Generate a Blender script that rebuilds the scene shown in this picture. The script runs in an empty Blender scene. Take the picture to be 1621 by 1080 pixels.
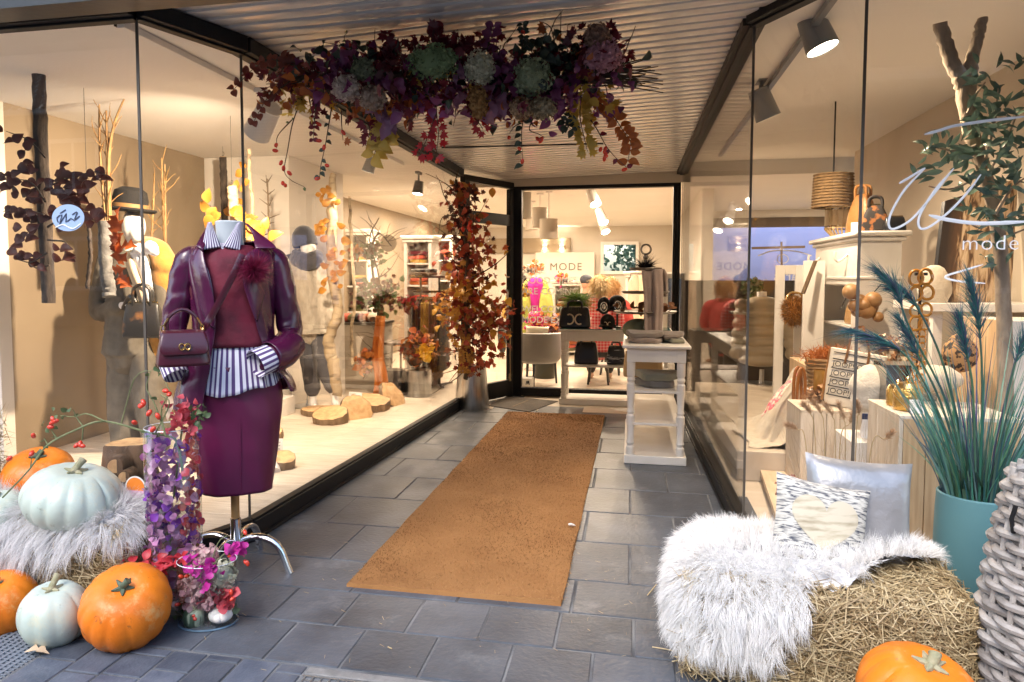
import bpy, bmesh, math, random
import numpy as np
from mathutils import Vector, Matrix
SC = bpy.context.scene
COL = SC.collection
# ------------------------------------------------------------------ camera
F_PX, PP_X, PP_Y, CAM_H = 1150.0, 760.0, 509.0, 1.35
TILT = math.atan(69/1150); YAW = math.atan(240/1150*math.cos(TILT))
FW = Vector((-math.sin(YAW)*math.cos(TILT), math.cos(YAW)*math.cos(TILT), -math.sin(TILT)))
RT = Vector((math.cos(YAW), math.sin(YAW), 0)); UP = RT.cross(FW)
cam_d = bpy.data.cameras.new('camera'); cam = bpy.data.objects.new('camera', cam_d); COL.objects.link(cam)
cam.location = (0, 0, CAM_H)
cam.rotation_euler = Matrix((RT, UP, -FW)).transposed().to_euler()
cam_d.sensor_width = 36; cam_d.lens = 36*F_PX/1621
cam_d.shift_x = (810.5-PP_X)/1621; cam_d.shift_y = (PP_Y-540)/1621
cam_d.clip_start = .05; cam_d.clip_end = 400
SC.camera = cam
# ------------------------------------------------------------------ sky, sun, exposure
SUN_EL, SUN_AZ = math.radians(48), math.radians(200)
W = bpy.data.worlds.new('World'); SC.world = W; W.use_nodes = True
wn = W.node_tree.nodes; wl = W.node_tree.links
bg = wn['Background']; sky = wn.new('ShaderNodeTexSky'); sky.sky_type = 'NISHITA'; sky.sun_disc = False
sky.sun_elevation = SUN_EL; sky.sun_rotation = SUN_AZ; sky.air_density = 1.3; sky.dust_density = 2.2; sky.ozone_density = 2.2
wl.new(sky.outputs[0], bg.inputs[0]); bg.inputs[1].default_value = .15
sd = bpy.data.lights.new('sun', 'SUN'); sd.energy = .6; sd.angle = math.radians(28); sd.color = (1, .97, .94)
sun = bpy.data.objects.new('sun', sd); COL.objects.link(sun)
sv = Vector((math.sin(SUN_AZ)*math.cos(SUN_EL), math.cos(SUN_AZ)*math.cos(SUN_EL), math.sin(SUN_EL)))
sun.rotation_euler = sv.to_track_quat('Z', 'Y').to_euler(); sun.location = sv*30
SC.view_settings.view_transform = 'Standard'; SC.view_settings.look = 'None'
SC.view_settings.exposure = 1.68; SC.view_settings.gamma = 1; SC.view_settings.use_curve_mapping = False
SC.render.engine = 'CYCLES'
SC.cycles.use_denoising = True; SC.cycles.max_bounces = 8; SC.cycles.transparent_max_bounces = 24
SC.cycles.diffuse_bounces = 4; SC.cycles.glossy_bounces = 4; SC.cycles.transmission_bounces = 6
SC.cycles.caustics_reflective = False; SC.cycles.caustics_refractive = False; SC.cycles.sample_clamp_indirect = 4
# ------------------------------------------------------------------ helpers
rnd = random.Random(11); NR = np.random.default_rng(5)
PI = math.pi
def V(*a): return Vector(a)
def lerp(a, b, t): return a+(b-a)*t
def ray(x, y): return FW+RT*((x-PP_X)/F_PX)-UP*((y-PP_Y)/F_PX)
C0 = V(0, 0, CAM_H)
def aZ(x, y, z=0): r = ray(x, y); return C0+r*((z-CAM_H)/r.z)
def aY(x, y, Y): r = ray(x, y); return C0+r*(Y/r.y)
def aX(x, y, X): r = ray(x, y); return C0+r*(X/r.x)
def dep(p): return (Vector(p)-C0).dot(FW)
def mpx(p): return dep(p)/F_PX          # metres per photograph pixel at p
def interp(x, xs, ys): return float(np.interp(x, xs, ys))

MATS = {}
def nodes_of(name):
    m = bpy.data.materials.new(name); m.use_nodes = True; nt = m.node_tree
    return m, nt, nt.nodes['Principled BSDF']
def N(nt, t, **kw):
    n = nt.nodes.new('ShaderNode'+t)
    for k, v in kw.items():
        if k[0] == '_': n.inputs[int(k[1:])].default_value = v
        else: setattr(n, k, v)
    return n
def rgba(c): return (*c[:3], 1)
def ramp_node(nt, cols, inter='LINEAR'):
    r = nt.nodes.new('ShaderNodeValToRGB'); r.color_ramp.interpolation = inter
    e = r.color_ramp.elements
    while len(e) < len(cols): e.new(.5)
    for i, c in enumerate(cols):
        e[i].position = i/(len(cols)-1) if inter == 'LINEAR' else i/len(cols)
        e[i].color = rgba(c)
    return r
def M(name, c=(.5,.5,.5), rough=.6, metal=0, c2=None, sc=6, det=5, bump=0, bs=60, spec=.5, ramp=None, src='island',
      coat=0, sheen=0, stretch=None, emit=0, trl=0, lo=.35, hi=.65, var=0):
    if name in MATS: return MATS[name]
    m, nt, p = nodes_of(name); L = nt.links
    p.inputs['Roughness'].default_value = rough; p.inputs['Metallic'].default_value = metal
    p.inputs['Specular IOR Level'].default_value = spec; p.inputs['Base Color'].default_value = rgba(c)
    if coat: p.inputs['Coat Weight'].default_value = coat; p.inputs['Coat Roughness'].default_value = .15
    if sheen: p.inputs['Sheen Weight'].default_value = sheen
    tc = N(nt, 'TexCoord'); vec = tc.outputs['Object']
    if stretch:
        mp = N(nt, 'Mapping'); mp.inputs['Scale'].default_value = stretch; L.new(vec, mp.inputs[0]); vec = mp.outputs[0]
    colout = None
    if ramp:
        r = ramp_node(nt, ramp)
        if src == 'island': g = N(nt, 'NewGeometry'); L.new(g.outputs['Random Per Island'], r.inputs[0])
        else: g = N(nt, 'ObjectInfo'); L.new(g.outputs['Random'], r.inputs[0])
        colout = r.outputs[0]
    if c2 is not None:
        t = N(nt, 'TexNoise'); t.inputs['Scale'].default_value = sc; t.inputs['Detail'].default_value = det; L.new(vec, t.inputs[0])
        mr = N(nt, 'MapRange'); mr.inputs[1].default_value = lo; mr.inputs[2].default_value = hi; L.new(t.outputs[0], mr.inputs[0])
        mx = N(nt, 'Mix', data_type='RGBA'); mx.inputs[6].default_value = rgba(c); mx.inputs[7].default_value = rgba(c2)
        if colout: mx.blend_type = 'MULTIPLY'; L.new(colout, mx.inputs[6])
        L.new(mr.outputs[0], mx.inputs[0]); colout = mx.outputs[2]
    if var:
        oi = N(nt, 'ObjectInfo'); mr2 = N(nt, 'MapRange'); mr2.inputs[3].default_value = 1-var; mr2.inputs[4].default_value = 1+var
        L.new(oi.outputs['Random'], mr2.inputs[0])
        hs = N(nt, 'HueSaturation'); L.new(mr2.outputs[0], hs.inputs['Value'])
        if colout: L.new(colout, hs.inputs['Color'])
        else: hs.inputs['Color'].default_value = rgba(c)
        colout = hs.outputs[0]
    if colout: L.new(colout, p.inputs['Base Color'])
    if bump:
        t2 = N(nt, 'TexNoise'); t2.inputs['Scale'].default_value = bs; t2.inputs['Detail'].default_value = 4; L.new(vec, t2.inputs[0])
        bn = N(nt, 'Bump'); bn.inputs['Strength'].default_value = bump; bn.inputs['Distance'].default_value = .01
        L.new(t2.outputs[0], bn.inputs['Height']); L.new(bn.outputs[0], p.inputs['Normal'])
    if emit: p.inputs['Emission Color'].default_value = rgba(c); p.inputs['Emission Strength'].default_value = emit
    if trl:
        tl = N(nt, 'BsdfTranslucent'); ms = N(nt, 'MixShader'); ms.inputs[0].default_value = trl
        if colout: L.new(colout, tl.inputs[0])
        else: tl.inputs[0].default_value = rgba(c)
        out = nt.nodes['Material Output']; L.new(p.outputs[0], ms.inputs[1]); L.new(tl.outputs[0], ms.inputs[2]); L.new(ms.outputs[0], out.inputs[0])
    MATS[name] = m; return m
def glass_mat(name, tint=(1,1,1), f0=.075, r=0.0, ior_reflect=1.0):
    # a thin sheet: mirror reflection that grows with the angle, the rest passes straight through
    if name in MATS: return MATS[name]
    m, nt, p = nodes_of(name); L = nt.links; nt.nodes.remove(p)
    g = N(nt, 'NewGeometry'); dt = N(nt, 'VectorMath', operation='DOT_PRODUCT'); L.new(g.outputs['Normal'], dt.inputs[0]); L.new(g.outputs['Incoming'], dt.inputs[1])
    ab = N(nt, 'Math', operation='ABSOLUTE'); L.new(dt.outputs['Value'], ab.inputs[0])
    om = N(nt, 'Math', operation='SUBTRACT', _0=1.0); L.new(ab.outputs[0], om.inputs[1])
    pw = N(nt, 'Math', operation='POWER', _1=3.0); L.new(om.outputs[0], pw.inputs[0])
    mr = N(nt, 'MapRange'); mr.inputs[3].default_value = f0; mr.inputs[4].default_value = 1; L.new(pw.outputs[0], mr.inputs[0])
    bf = N(nt, 'Math', operation='SUBTRACT', _0=1.0); L.new(g.outputs['Backfacing'], bf.inputs[1])
    ml = N(nt, 'Math', operation='MULTIPLY'); L.new(mr.outputs[0], ml.inputs[0]); L.new(bf.outputs[0], ml.inputs[1])
    tr = N(nt, 'BsdfTransparent'); tr.inputs[0].default_value = rgba(tint)
    gl = N(nt, 'BsdfGlossy'); gl.inputs['Roughness'].default_value = r
    ms = N(nt, 'MixShader'); L.new(ml.outputs[0], ms.inputs[0]); L.new(tr.outputs[0], ms.inputs[1]); L.new(gl.outputs[0], ms.inputs[2])
    L.new(ms.outputs[0], nt.nodes['Material Output'].inputs[0]); MATS[name] = m; return m
def emit_mat(name, c, s):
    if name in MATS: return MATS[name]
    m, nt, p = nodes_of(name); p.inputs['Base Color'].default_value = rgba(c)
    p.inputs['Emission Color'].default_value = rgba(c); p.inputs['Emission Strength'].default_value = s; MATS[name] = m; return m

class B:
    """collects faces of one mesh"""
    def __init__(s): s.v = []; s.f = []; s.m = []; s.uv = []
    def add(s, vs, fs, mi=0, uvs=None, X=None):
        o = len(s.v)
        s.v += [tuple(X @ Vector(v)) if X is not None else tuple(v) for v in vs]
        for k, f in enumerate(fs):
            s.f.append([i+o for i in f]); s.m.append(mi); s.uv.append(uvs[k] if uvs else None)
        return s
    def box(s, c, d, rz=0, mi=0, X=None):
        x, y, z = d[0]/2, d[1]/2, d[2]/2; R = Matrix.Translation(c) @ Matrix.Rotation(rz, 4, 'Z')
        if X is not None: R = X @ R
        vs = [(a*x, b*y, e*z) for a in (-1,1) for b in (-1,1) for e in (-1,1)]
        fs = [(0,1,3,2),(4,6,7,5),(0,4,5,1),(2,3,7,6),(0,2,6,4),(1,5,7,3)]
        return s.add(vs, fs, mi, X=R)
    def bb(s, x0, x1, y0, y1, z0, z1, mi=0): return s.box(((x0+x1)/2,(y0+y1)/2,(z0+z1)/2), (abs(x1-x0),abs(y1-y0),abs(z1-z0)), mi=mi)
    def prism(s, pts, z0, z1, mi=0):      # polygon pts (x,y) counter-clockwise
        n = len(pts); vs = [(p[0],p[1],z0) for p in pts]+[(p[0],p[1],z1) for p in pts]
        fs = [tuple(range(n))[::-1], tuple(range(n,2*n))]+[(i,(i+1)%n,(i+1)%n+n,i+n) for i in range(n)]
        return s.add(vs, fs, mi)
    def bar(s, a, b, w, h, mi=0, up=(0,0,1)):   # box from a to b
        a, b = Vector(a), Vector(b); d = (b-a).normalized(); u = Vector(up); r = d.cross(u)
        if r.length < 1e-4: r = d.cross(V(0,1,0))
        r.normalize(); u = r.cross(d)
        vs = [p+r*(i*w/2)+u*(j*h/2) for p in (a,b) for i in (-1,1) for j in (-1,1)]
        return s.add(vs, [(0,1,3,2),(4,6,7,5),(0,4,5,1),(2,3,7,6),(0,2,6,4),(1,5,7,3)], mi)
    def tube(s, pts, rad, n=8, mi=0, closed=False, flat=1.0, ref=None):
        pts = [Vector(p) for p in pts]; k = len(pts)
        if not hasattr(rad, '__len__'): rad = [rad]*k
        if k > 2 and len(rad) != k: rad = np.interp(np.linspace(0,1,k), np.linspace(0,1,len(rad)), rad)
        vs = []; pr = None
        for i in range(k):
            t = (pts[min(i+1,k-1)]-pts[max(i-1,0)]) if not closed else (pts[(i+1)%k]-pts[i-1])
            t = t.normalized() if t.length > 1e-9 else V(0,0,1)
            if pr is None: pr = (t.cross(Vector(ref)) if ref else t.orthogonal()).normalized()
            else:
                pr = pr-t*pr.dot(t); pr = pr.normalized() if pr.length > 1e-6 else t.orthogonal().normalized()
            q = t.cross(pr)
            for j in range(n):
                a = 2*PI*j/n; vs.append(pts[i]+(pr*math.cos(a)+q*math.sin(a)*flat)*rad[i])
        fs = []; uvs = []
        for i in range(k if closed else k-1):
            for j in range(n):
                a, b = i*n, ((i+1)%k)*n
                fs.append((a+j, a+(j+1)%n, b+(j+1)%n, b+j)); uvs.append([(j/n,i/(k-1)),((j+1)/n,i/(k-1)),((j+1)/n,(i+1)/(k-1)),(j/n,(i+1)/(k-1))])
        if not closed: fs += [tuple(range(n))[::-1], tuple(range((k-1)*n, k*n))]; uvs += [None, None]
        return s.add(vs, fs, mi, uvs)
    def lathe(s, prof, c=(0,0,0), n=24, mi=0, X=None, sx=1, sy=1, cap=True):
        vs = []; k = len(prof)
        for r, z in prof:
            for j in range(n): a = 2*PI*j/n; vs.append((c[0]+r*sx*math.cos(a), c[1]+r*sy*math.sin(a), c[2]+z))
        fs = [(i*n+j, i*n+(j+1)%n, (i+1)*n+(j+1)%n, (i+1)*n+j) for i in range(k-1) for j in range(n)]
        uvs = [[(j/n,i/(k-1)),((j+1)/n,i/(k-1)),((j+1)/n,(i+1)/(k-1)),(j/n,(i+1)/(k-1))] for i in range(k-1) for j in range(n)]
        if cap:
            if prof[0][0] > 1e-6: fs.append(tuple(range(n))[::-1]); uvs.append(None)
            if prof[-1][0] > 1e-6: fs.append(tuple(range((k-1)*n, k*n))); uvs.append(None)
        return s.add(vs, fs, mi, uvs, X=X)
    def ball(s, c, r, nu=12, nv=8, mi=0, X=None):
        if not hasattr(r, '__len__'): r = (r, r, r)
        R = Matrix.Translation(c) @ (X if X is not None else Matrix()) @ Matrix.Diagonal((r[0],r[1],r[2],1))
        prof = [(math.sin(PI*i/nv), -math.cos(PI*i/nv)) for i in range(nv+1)]
        prof[0] = (1e-4, -1); prof[-1] = (1e-4, 1)
        return s.lathe(prof, n=nu, mi=mi, X=R)
    def loft(s, rings, mi=0, close=True, cap=False, uvw=None):
        k = len(rings); n = len(rings[0]); vs = [p for r in rings for p in r]; fs = []; uvs = []
        J = n if close else n-1
        for i in range(k-1):
            for j in range(J):
                fs.append((i*n+j, i*n+(j+1)%n, (i+1)*n+(j+1)%n, (i+1)*n+j))
                if uvw: uvs.append([uvw(i,j), uvw(i,j+1), uvw(i+1,j+1), uvw(i+1,j)])
                else: uvs.append([(j/J,i/(k-1)),((j+1)/J,i/(k-1)),((j+1)/J,(i+1)/(k-1)),(j/J,(i+1)/(k-1))])
        if cap and close: fs += [tuple(range(n))[::-1], tuple(range((k-1)*n,k*n))]; uvs += [None,None]
        return s.add(vs, fs, mi, uvs)
    def cushion(s, w, h, t, X, nx=14, mi=0):     # pillow: w x h, thickness t, local xz plane, faces -y
        for sg in (-1, 1):
            g = []
            for i in range(nx+1):
                row = []
                for j in range(nx+1):
                    u, v = -1+2*j/nx, -1+2*i/nx
                    q = max(0, (1-u**4)*(1-v**4))**.5
                    pin = 1-.07*(1-u*u)*abs(v)**3; pin2 = 1-.07*(1-v*v)*abs(u)**3
                    row.append(V(u*w/2*pin2, sg*t/2*q*(1+.05*math.sin(5*u+3*v)), v*h/2*pin))
                g.append([X @ p for p in (row if sg < 0 else row[::-1])])
            s.loft(g, mi=mi, close=False, uvw=(lambda i, j: (j/nx, i/nx)))
        return s
WB = {}
def finish(o, parent, kind=None, label=None):
    COL.objects.link(o)
    if parent is not None:
        o.parent = parent
        if parent.name in WB: o.matrix_parent_inverse = Matrix.Translation(-WB[parent.name])
    if kind: o['kind'] = kind
    if label: o['label'] = label
    return o
def mesh_of(name, b, mats, smooth=True, angle=42):
    me = bpy.data.meshes.new(name); me.from_pydata(b.v, [], b.f)
    if not isinstance(mats, (list, tuple)): mats = [mats]
    for m in mats: me.materials.append(m)
    me.polygons.foreach_set('material_index', b.m)
    if any(u is not None for u in b.uv):
        ul = me.uv_layers.new(name='UVMap'); flat = []
        for f, u in zip(b.f, b.uv):
            for k in range(len(f)): flat += list(u[k]) if u is not None else [0, 0]
        ul.data.foreach_set('uv', flat)
    if smooth:
        me.polygons.foreach_set('use_smooth', [True]*len(b.f)); me.set_sharp_from_angle(angle=math.radians(angle))
    me.validate(); me.update(); return me
def build(name, b, mats, parent=None, smooth=True, bevel=0, sub=0, solid=0, remesh=0, kind=None, label=None, angle=42, cat=None, group=None, relax=2, disp=None):
    me = mesh_of(name, b, mats, smooth, angle); o = bpy.data.objects.new(name, me); finish(o, parent, kind, label)
    if cat: o['category'] = cat
    if group: o['group'] = group
    if remesh:
        d = o.modifiers.new('remesh', 'REMESH'); d.mode = 'VOXEL'; d.voxel_size = remesh; d.use_smooth_shade = True
        if relax: d = o.modifiers.new('smooth', 'SMOOTH'); d.iterations = relax; d.factor = .6
    if disp:
        tx = bpy.data.textures.new(name+'_folds', 'CLOUDS'); tx.noise_scale = disp[1]; tx.noise_depth = 2
        d = o.modifiers.new('displace', 'DISPLACE'); d.texture = tx; d.strength = disp[0]; d.mid_level = .5; d.texture_coords = 'LOCAL'
    if solid: d = o.modifiers.new('solidify', 'SOLIDIFY'); d.thickness = solid; d.offset = 0
    if bevel: d = o.modifiers.new('bevel', 'BEVEL'); d.width = bevel; d.segments = 2; d.limit_method = 'ANGLE'
    if sub: d = o.modifiers.new('subsurf', 'SUBSURF'); d.levels = sub; d.render_levels = sub
    return o
def thing(name, label, cat, loc=(0,0,0), rz=0, group=None, world=False):
    o = bpy.data.objects.new(name, None); COL.objects.link(o); o.empty_display_size = .1
    o.location = loc; o.rotation_euler = (0, 0, rz); o['label'] = label; o['category'] = cat
    if group: o['group'] = group
    if world: WB[o.name] = Vector(loc)
    return o
def wthing(name, label, cat, loc=(0,0,0), group=None): return thing(name, label, cat, loc, 0, group, True)
def kids(o): return [c for c in o.children]
def dup(o, loc=None, rz=None, label=None, parent=None):
    c = o.copy(); COL.objects.link(c)
    if parent is not None: c.parent = parent
    if loc is not None: c.location = loc
    if rz is not None: c.rotation_euler.z = rz
    if label: c['label'] = label
    for ch in list(o.children): dup(ch, parent=c)
    return c
def tag(o, label, cat, group=None):
    o['label'] = label; o['category'] = cat
    if group: o['group'] = group
    return o
# --- leaves -------------------------------------------------------------
def leaf_shape(kind):
    n = 6; L = []
    if kind == 'maple':
        ang = [0, 20, 38, 62, 80, 110, 130, 165]; rr = [1, .55, .85, .42, .7, .35, .42, .12]
        pts = [(0,0,0)]
        out = [(rr[i]*math.sin(math.radians(a)), .35+rr[i]*.65*math.cos(math.radians(a))) for i, a in enumerate(ang)]
        ring = out+[(0,0)]+[(-x,y) for x, y in out[::-1][:-1]]
        vs = [(0,.35,.03)]+[(x*.75,y,-.10*abs(x)+.06*math.sin(7*y)) for x, y in ring]
        return np.array(vs), [(0,1+i,1+(i+1)%len(ring)) for i in range(len(ring))][::-1]
    for i in range(n+1):
        t = i/n
        w = {'ovate': .36*math.sin(PI*t**.8)**.9 if 0<t<1 else 0, 'round': .48*math.sin(PI*t**.85)**.7 if 0<t<1 else 0,
             'lance': .14*math.sin(PI*t**.8) , 'oak': (.26*math.sin(PI*t**1.1)**.7*(1+.45*math.cos(PI*2*i/2.0)) if 0<t<1 else 0),
             'petal': .5*math.sin(PI*t**1.4)**.6 if 0<t<1 else .02, 'strap': .05}[kind]
        L.append((max(w, .012), t))
    vs = []
    for i, (w, t) in enumerate(L):
        z = .10*math.sin(PI*t)-.12*t*t
        vs += [(-w,t,z+w*.35+.02*math.sin(9*t)), (0,t,z), (w,t,z+w*.35-.02*math.sin(8*t))]
    fs = []
    for i in range(n):
        a = i*3; fs += [(a,a+1,a+4,a+3),(a+1,a+2,a+5,a+4)]
    return np.array(vs), fs
LEAF = {k: leaf_shape(k) for k in ('maple','ovate','round','lance','oak','petal','strap')}
def frame(p, d, n, s):
    d = Vector(d).normalized(); n = Vector(n); x = d.cross(n)
    if x.length < 1e-4: x = d.orthogonal()
    x.normalize(); n = x.cross(d); m = np.eye(4)
    m[:3,0] = np.array(x)*s; m[:3,1] = np.array(d)*s; m[:3,2] = np.array(n)*s; m[:3,3] = np.array(p); return m
def rdir(r=rnd): 
    while True:
        v = V(r.uniform(-1,1), r.uniform(-1,1), r.uniform(-1,1))
        if .1 < v.length < 1: return v.normalized()
def raw_mesh(name, verts, faces, mat, smooth=False):
    # verts (n,3) array, faces (m,k) array with one k
    verts = np.asarray(verts, dtype=np.float32); faces = np.asarray(faces, dtype=np.int32); me = bpy.data.meshes.new(name)
    m, k = faces.shape
    me.vertices.add(len(verts)); me.vertices.foreach_set('co', verts.ravel()); me.loops.add(m*k); me.loops.foreach_set('vertex_index', faces.ravel())
    me.polygons.add(m); me.polygons.foreach_set('loop_start', np.arange(0,m*k,k,dtype=np.int32)); me.materials.append(mat)
    if smooth: me.polygons.foreach_set('use_smooth', np.ones(m,dtype=bool))
    me.update(calc_edges=True); return me
def leaves(name, kind, mat, frames, parent=None, stuff=True, label=None):
    vs, fs = LEAF[kind]; F = np.array(frames); n = len(F)
    if n == 0: return None
    P = np.einsum('nij,kj->nki', F[:,:3,:3], vs)+F[:,None,:3,3]
    k = len(vs); f = np.array(fs); ff = (f[None]+(np.arange(n)*k)[:,None,None]).reshape(-1, f.shape[1])
    o = bpy.data.objects.new(name, raw_mesh(name, P.reshape(-1,3), ff, mat, True)); return finish(o, parent, 'stuff' if stuff else None, label)
LM = {}
def leaf_objs(kind, mat, frames, parent, name='leaf'):
    key = (kind, mat.name)
    if key not in LM: vs, fs = LEAF[kind]; LM[key] = raw_mesh(name, vs, fs, mat, True)
    for F in frames:
        o = bpy.data.objects.new(name, LM[key]); finish(o, parent); o.matrix_basis = Matrix(F.tolist())
def strands(name, P, D, length, width, mat, parent=None, seg=3, bend=None, kind='stuff', tip=.1, label=None, side=None):
    # ribbons from roots P along D, bent by vectors bend; all (n,3) arrays
    P = np.asarray(P); D = np.asarray(D); n = len(P); D = D/np.linalg.norm(D,axis=1,keepdims=True)
    length = np.broadcast_to(length, (n,)); width = np.broadcast_to(width, (n,))
    S = np.cross(D, NR.normal(size=(n,3))) if side is None else np.asarray(side); S /= np.linalg.norm(S,axis=1,keepdims=True)+1e-9
    if bend is None: bend = np.zeros((n,3))
    rows = []
    for i in range(seg+1):
        t = i/seg; c = P+D*(length*t)[:,None]+bend*(length*t*t)[:,None]; w = width*(1-(1-tip)*t**1.5)/2
        rows += [c-S*w[:,None], c+S*w[:,None]]
    vs = np.stack(rows, 1); k = 2*(seg+1); f = np.array([(2*i,2*i+1,2*i+3,2*i+2) for i in range(seg)])
    ff = (f[None]+(np.arange(n)*k)[:,None,None]).reshape(-1,4)
    o = bpy.data.objects.new(name, raw_mesh(name, vs.reshape(-1,3), ff, mat, True)); return finish(o, parent, kind, label)
def twig(b, p, d, length, r, n=6, wob=.15, grav=0, taper=.35, rr=rnd, sides=6, mi=0):
    p = Vector(p); d = Vector(d).normalized(); pts = [p.copy()]
    for i in range(n):
        d = (d+rdir(rr)*wob+V(0,0,-grav)).normalized(); p = p+d*(length/n); pts.append(p.copy())
    b.tube(pts, list(np.linspace(r, r*taper, n+1)), sides, mi=mi); return pts
def path(pts, n=24):     # Catmull-Rom through pts
    P = [Vector(p) for p in pts]; P = [P[0]*2-P[1]]+P+[P[-1]*2-P[-2]]; out = []
    k = len(P)-3
    for s in range(n+1):
        u = s/n*k; i = min(int(u), k-1); t = u-i; a, b2, c, d = P[i:i+4]
        out.append(.5*((2*b2)+(c-a)*t+(2*a-5*b2+4*c-d)*t*t+(3*b2-a-3*c+d)*t**3))
    return out
def text(name, body, mat, size, loc, rot, parent=None, shear=0, mirror=False, ext=.0008, spacing=1.0, align='LEFT', label=None, off=0):
    cu = bpy.data.curves.new(name, 'FONT'); cu.body = body; cu.size = size; cu.extrude = ext; cu.shear = shear; cu.space_character = spacing; cu.align_x = align
    cu.offset = off; cu.materials.append(mat); cu.resolution_u = 3
    o = bpy.data.objects.new(name, cu); finish(o, parent, None, label); o.location = loc; o.rotation_euler = rot
    if mirror: o.scale.x = -1
    return o
def lamp(name, kind, loc, energy, color=(1,.74,.46), size=.1, target=None, parent=None, angle=80, blend=.6, soft=.05):
    l = bpy.data.lights.new(name, kind); l.energy = energy; l.color = color
    if kind == 'AREA': l.shape = 'DISK'; l.size = size
    elif kind == 'SPOT': l.spot_size = math.radians(angle); l.spot_blend = blend; l.shadow_soft_size = soft
    else: l.shadow_soft_size = soft
    o = bpy.data.objects.new(name, l); finish(o, parent); o.location = loc
    d = (Vector(target)-Vector(loc)) if target is not None else V(0,0,-1)
    o.rotation_euler = (-d).to_track_quat('Z','Y').to_euler(); return o
# ------------------------------------------------------------------ setting materials
WARM = (1, .785, .55)
slate = M('slate', (.046,.054,.069), .45, c2=(.094,.107,.130), sc=4, det=10, bump=.3, bs=45, var=.2, lo=.28, hi=.72)
def scuffs(m, col, sc, lo, hi, amt):      # pale lime marks and grime over a material
    nt = m.node_tree; L = nt.links; p = nt.nodes['Principled BSDF']; src = p.inputs[0].links[0].from_socket; tc = N(nt,'TexCoord'); t = N(nt,'TexNoise'); t.inputs['Scale'].default_value = sc; t.inputs['Detail'].default_value = 9; t.inputs['Roughness'].default_value = .75; L.new(tc.outputs['Object'], t.inputs[0])
    mr = N(nt,'MapRange'); mr.inputs[1].default_value = lo; mr.inputs[2].default_value = hi; mr.inputs[4].default_value = amt; L.new(t.outputs[0], mr.inputs[0]); x = N(nt,'Mix',data_type='RGBA'); L.new(mr.outputs[0], x.inputs[0]); L.new(src, x.inputs[6]); x.inputs[7].default_value = rgba(col); L.new(x.outputs[2], p.inputs[0])
scuffs(slate, (.26,.27,.28), 2.3, .56, .72, .55); scuffs(slate, (.018,.018,.02), 1.4, .54, .70, .6)
sett_m = M('dark_sett', (.055,.068,.095), .45, c2=(.10,.115,.145), sc=9, det=8, bump=.3, bs=60, var=.35)
mortar = M('mortar', (.21,.215,.22), .9, c2=(.06,.062,.068), sc=3, det=6, bump=.5, bs=150)
asphalt = M('street_asphalt', (.06,.062,.068), .8, c2=(.09,.09,.095), sc=12, bump=.3, bs=200)
black = M('black_frame', (.010,.010,.011), .5, spec=.25)
darkbeam = M('dark_beam', (.018,.022,.025), .4, bump=.1, bs=30)
slat_m = M('lacquered_slat', (.72,.69,.65), .20, c2=(.65,.62,.58), sc=1.5, var=.05, spec=.6, coat=.3)
white_wall = M('white_wall', (.72,.67,.60), .8, c2=(.66,.61,.54), sc=1.2, bump=.04, bs=120)
ceil_m = M('white_ceiling', (.82,.79,.74), .85, c2=(.78,.75,.70), sc=.8)
tan_wall = M('tan_wall', (.30,.232,.155), .55, c2=(.24,.182,.12), sc=1.1, bump=.06, bs=8)
pale_wood = M('pale_wood', (.62,.54,.44), .42, c2=(.50,.42,.33), sc=3, det=8, stretch=(2,14,1), var=.07, bump=.05, bs=30)
pine = M('pine_wood', (.62,.44,.26), .5, c2=(.46,.30,.16), sc=3, det=8, stretch=(14,14,1.2), var=.08)
white_wood = M('white_paint_wood', (.78,.74,.69), .38, c2=(.72,.68,.62), sc=6, bump=.04, bs=40)
shop_floor = M('shop_floor', (.58,.50,.41), .4, c2=(.50,.43,.34), sc=2, stretch=(1,6,1))
pane = glass_mat('window_glass', f0=.034)
steel = M('brushed_steel', (.60,.60,.60), .28, 1, c2=(.42,.42,.42), sc=6, stretch=(8,8,.6), bump=.06, bs=80)
chrome = M('chrome', (.75,.75,.78), .12, 1)
def struct(name, b, m, parent=None, smooth=False, **k):
    return build(name, b, m, parent, smooth=smooth, kind='structure' if parent is None else None, **k)
# ------------------------------------------------------------------ ground
g = B(); g.add([(-45,-45,-.06),(45,-45,-.06),(45,45,-.06),(-45,45,-.06)], [(0,1,2,3)]); struct('ground', g, asphalt)
pav = B(); pav.bb(-6, 6, -2, 8.3, -.055, -.0045); PAV = struct('pavement', pav, mortar)
GAP = .0045
def slab(x0, x1, y0, y1, mat=slate, name='paving_slab', h=0):
    b = B(); b.bb(x0+GAP, x1-GAP, y0+GAP, y1-GAP, -.03, h+rnd.uniform(-.0012,.0012)); build(name, b, mat, PAV, smooth=False, bevel=.004)
def row(y0, y1, xs):
    for a, c in zip(xs[:-1], xs[1:]): slab(a, c, y0, y1)
row(2.29, 2.578, [-2.06,-1.83,-1.55]+[-1.266+.2865*i for i in range(12)])
row(2.578, 2.875, [-2.82,-2.54,-2.25,-1.97,-1.685]+[-1.402+.285*i for i in range(12)])
row(2.875, 3.2, [-2.11,-1.64,-1.17,-.70,-.225,.245,.715,1.19])
for i in range(10):
    y0 = 3.2+.487*i
    row(y0, y0+.487 if i < 9 else 8.2, [-1.98]+[x for x in ([-1.402+.47*k for k in range(5)] if i % 2 == 0 else [-1.638+.47*k for k in range(6)]) if x < .6]+[.72])
xs = [-2.06,-1.905,-1.765,-1.61,-1.47,-1.335,-1.19,-1.085]
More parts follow.
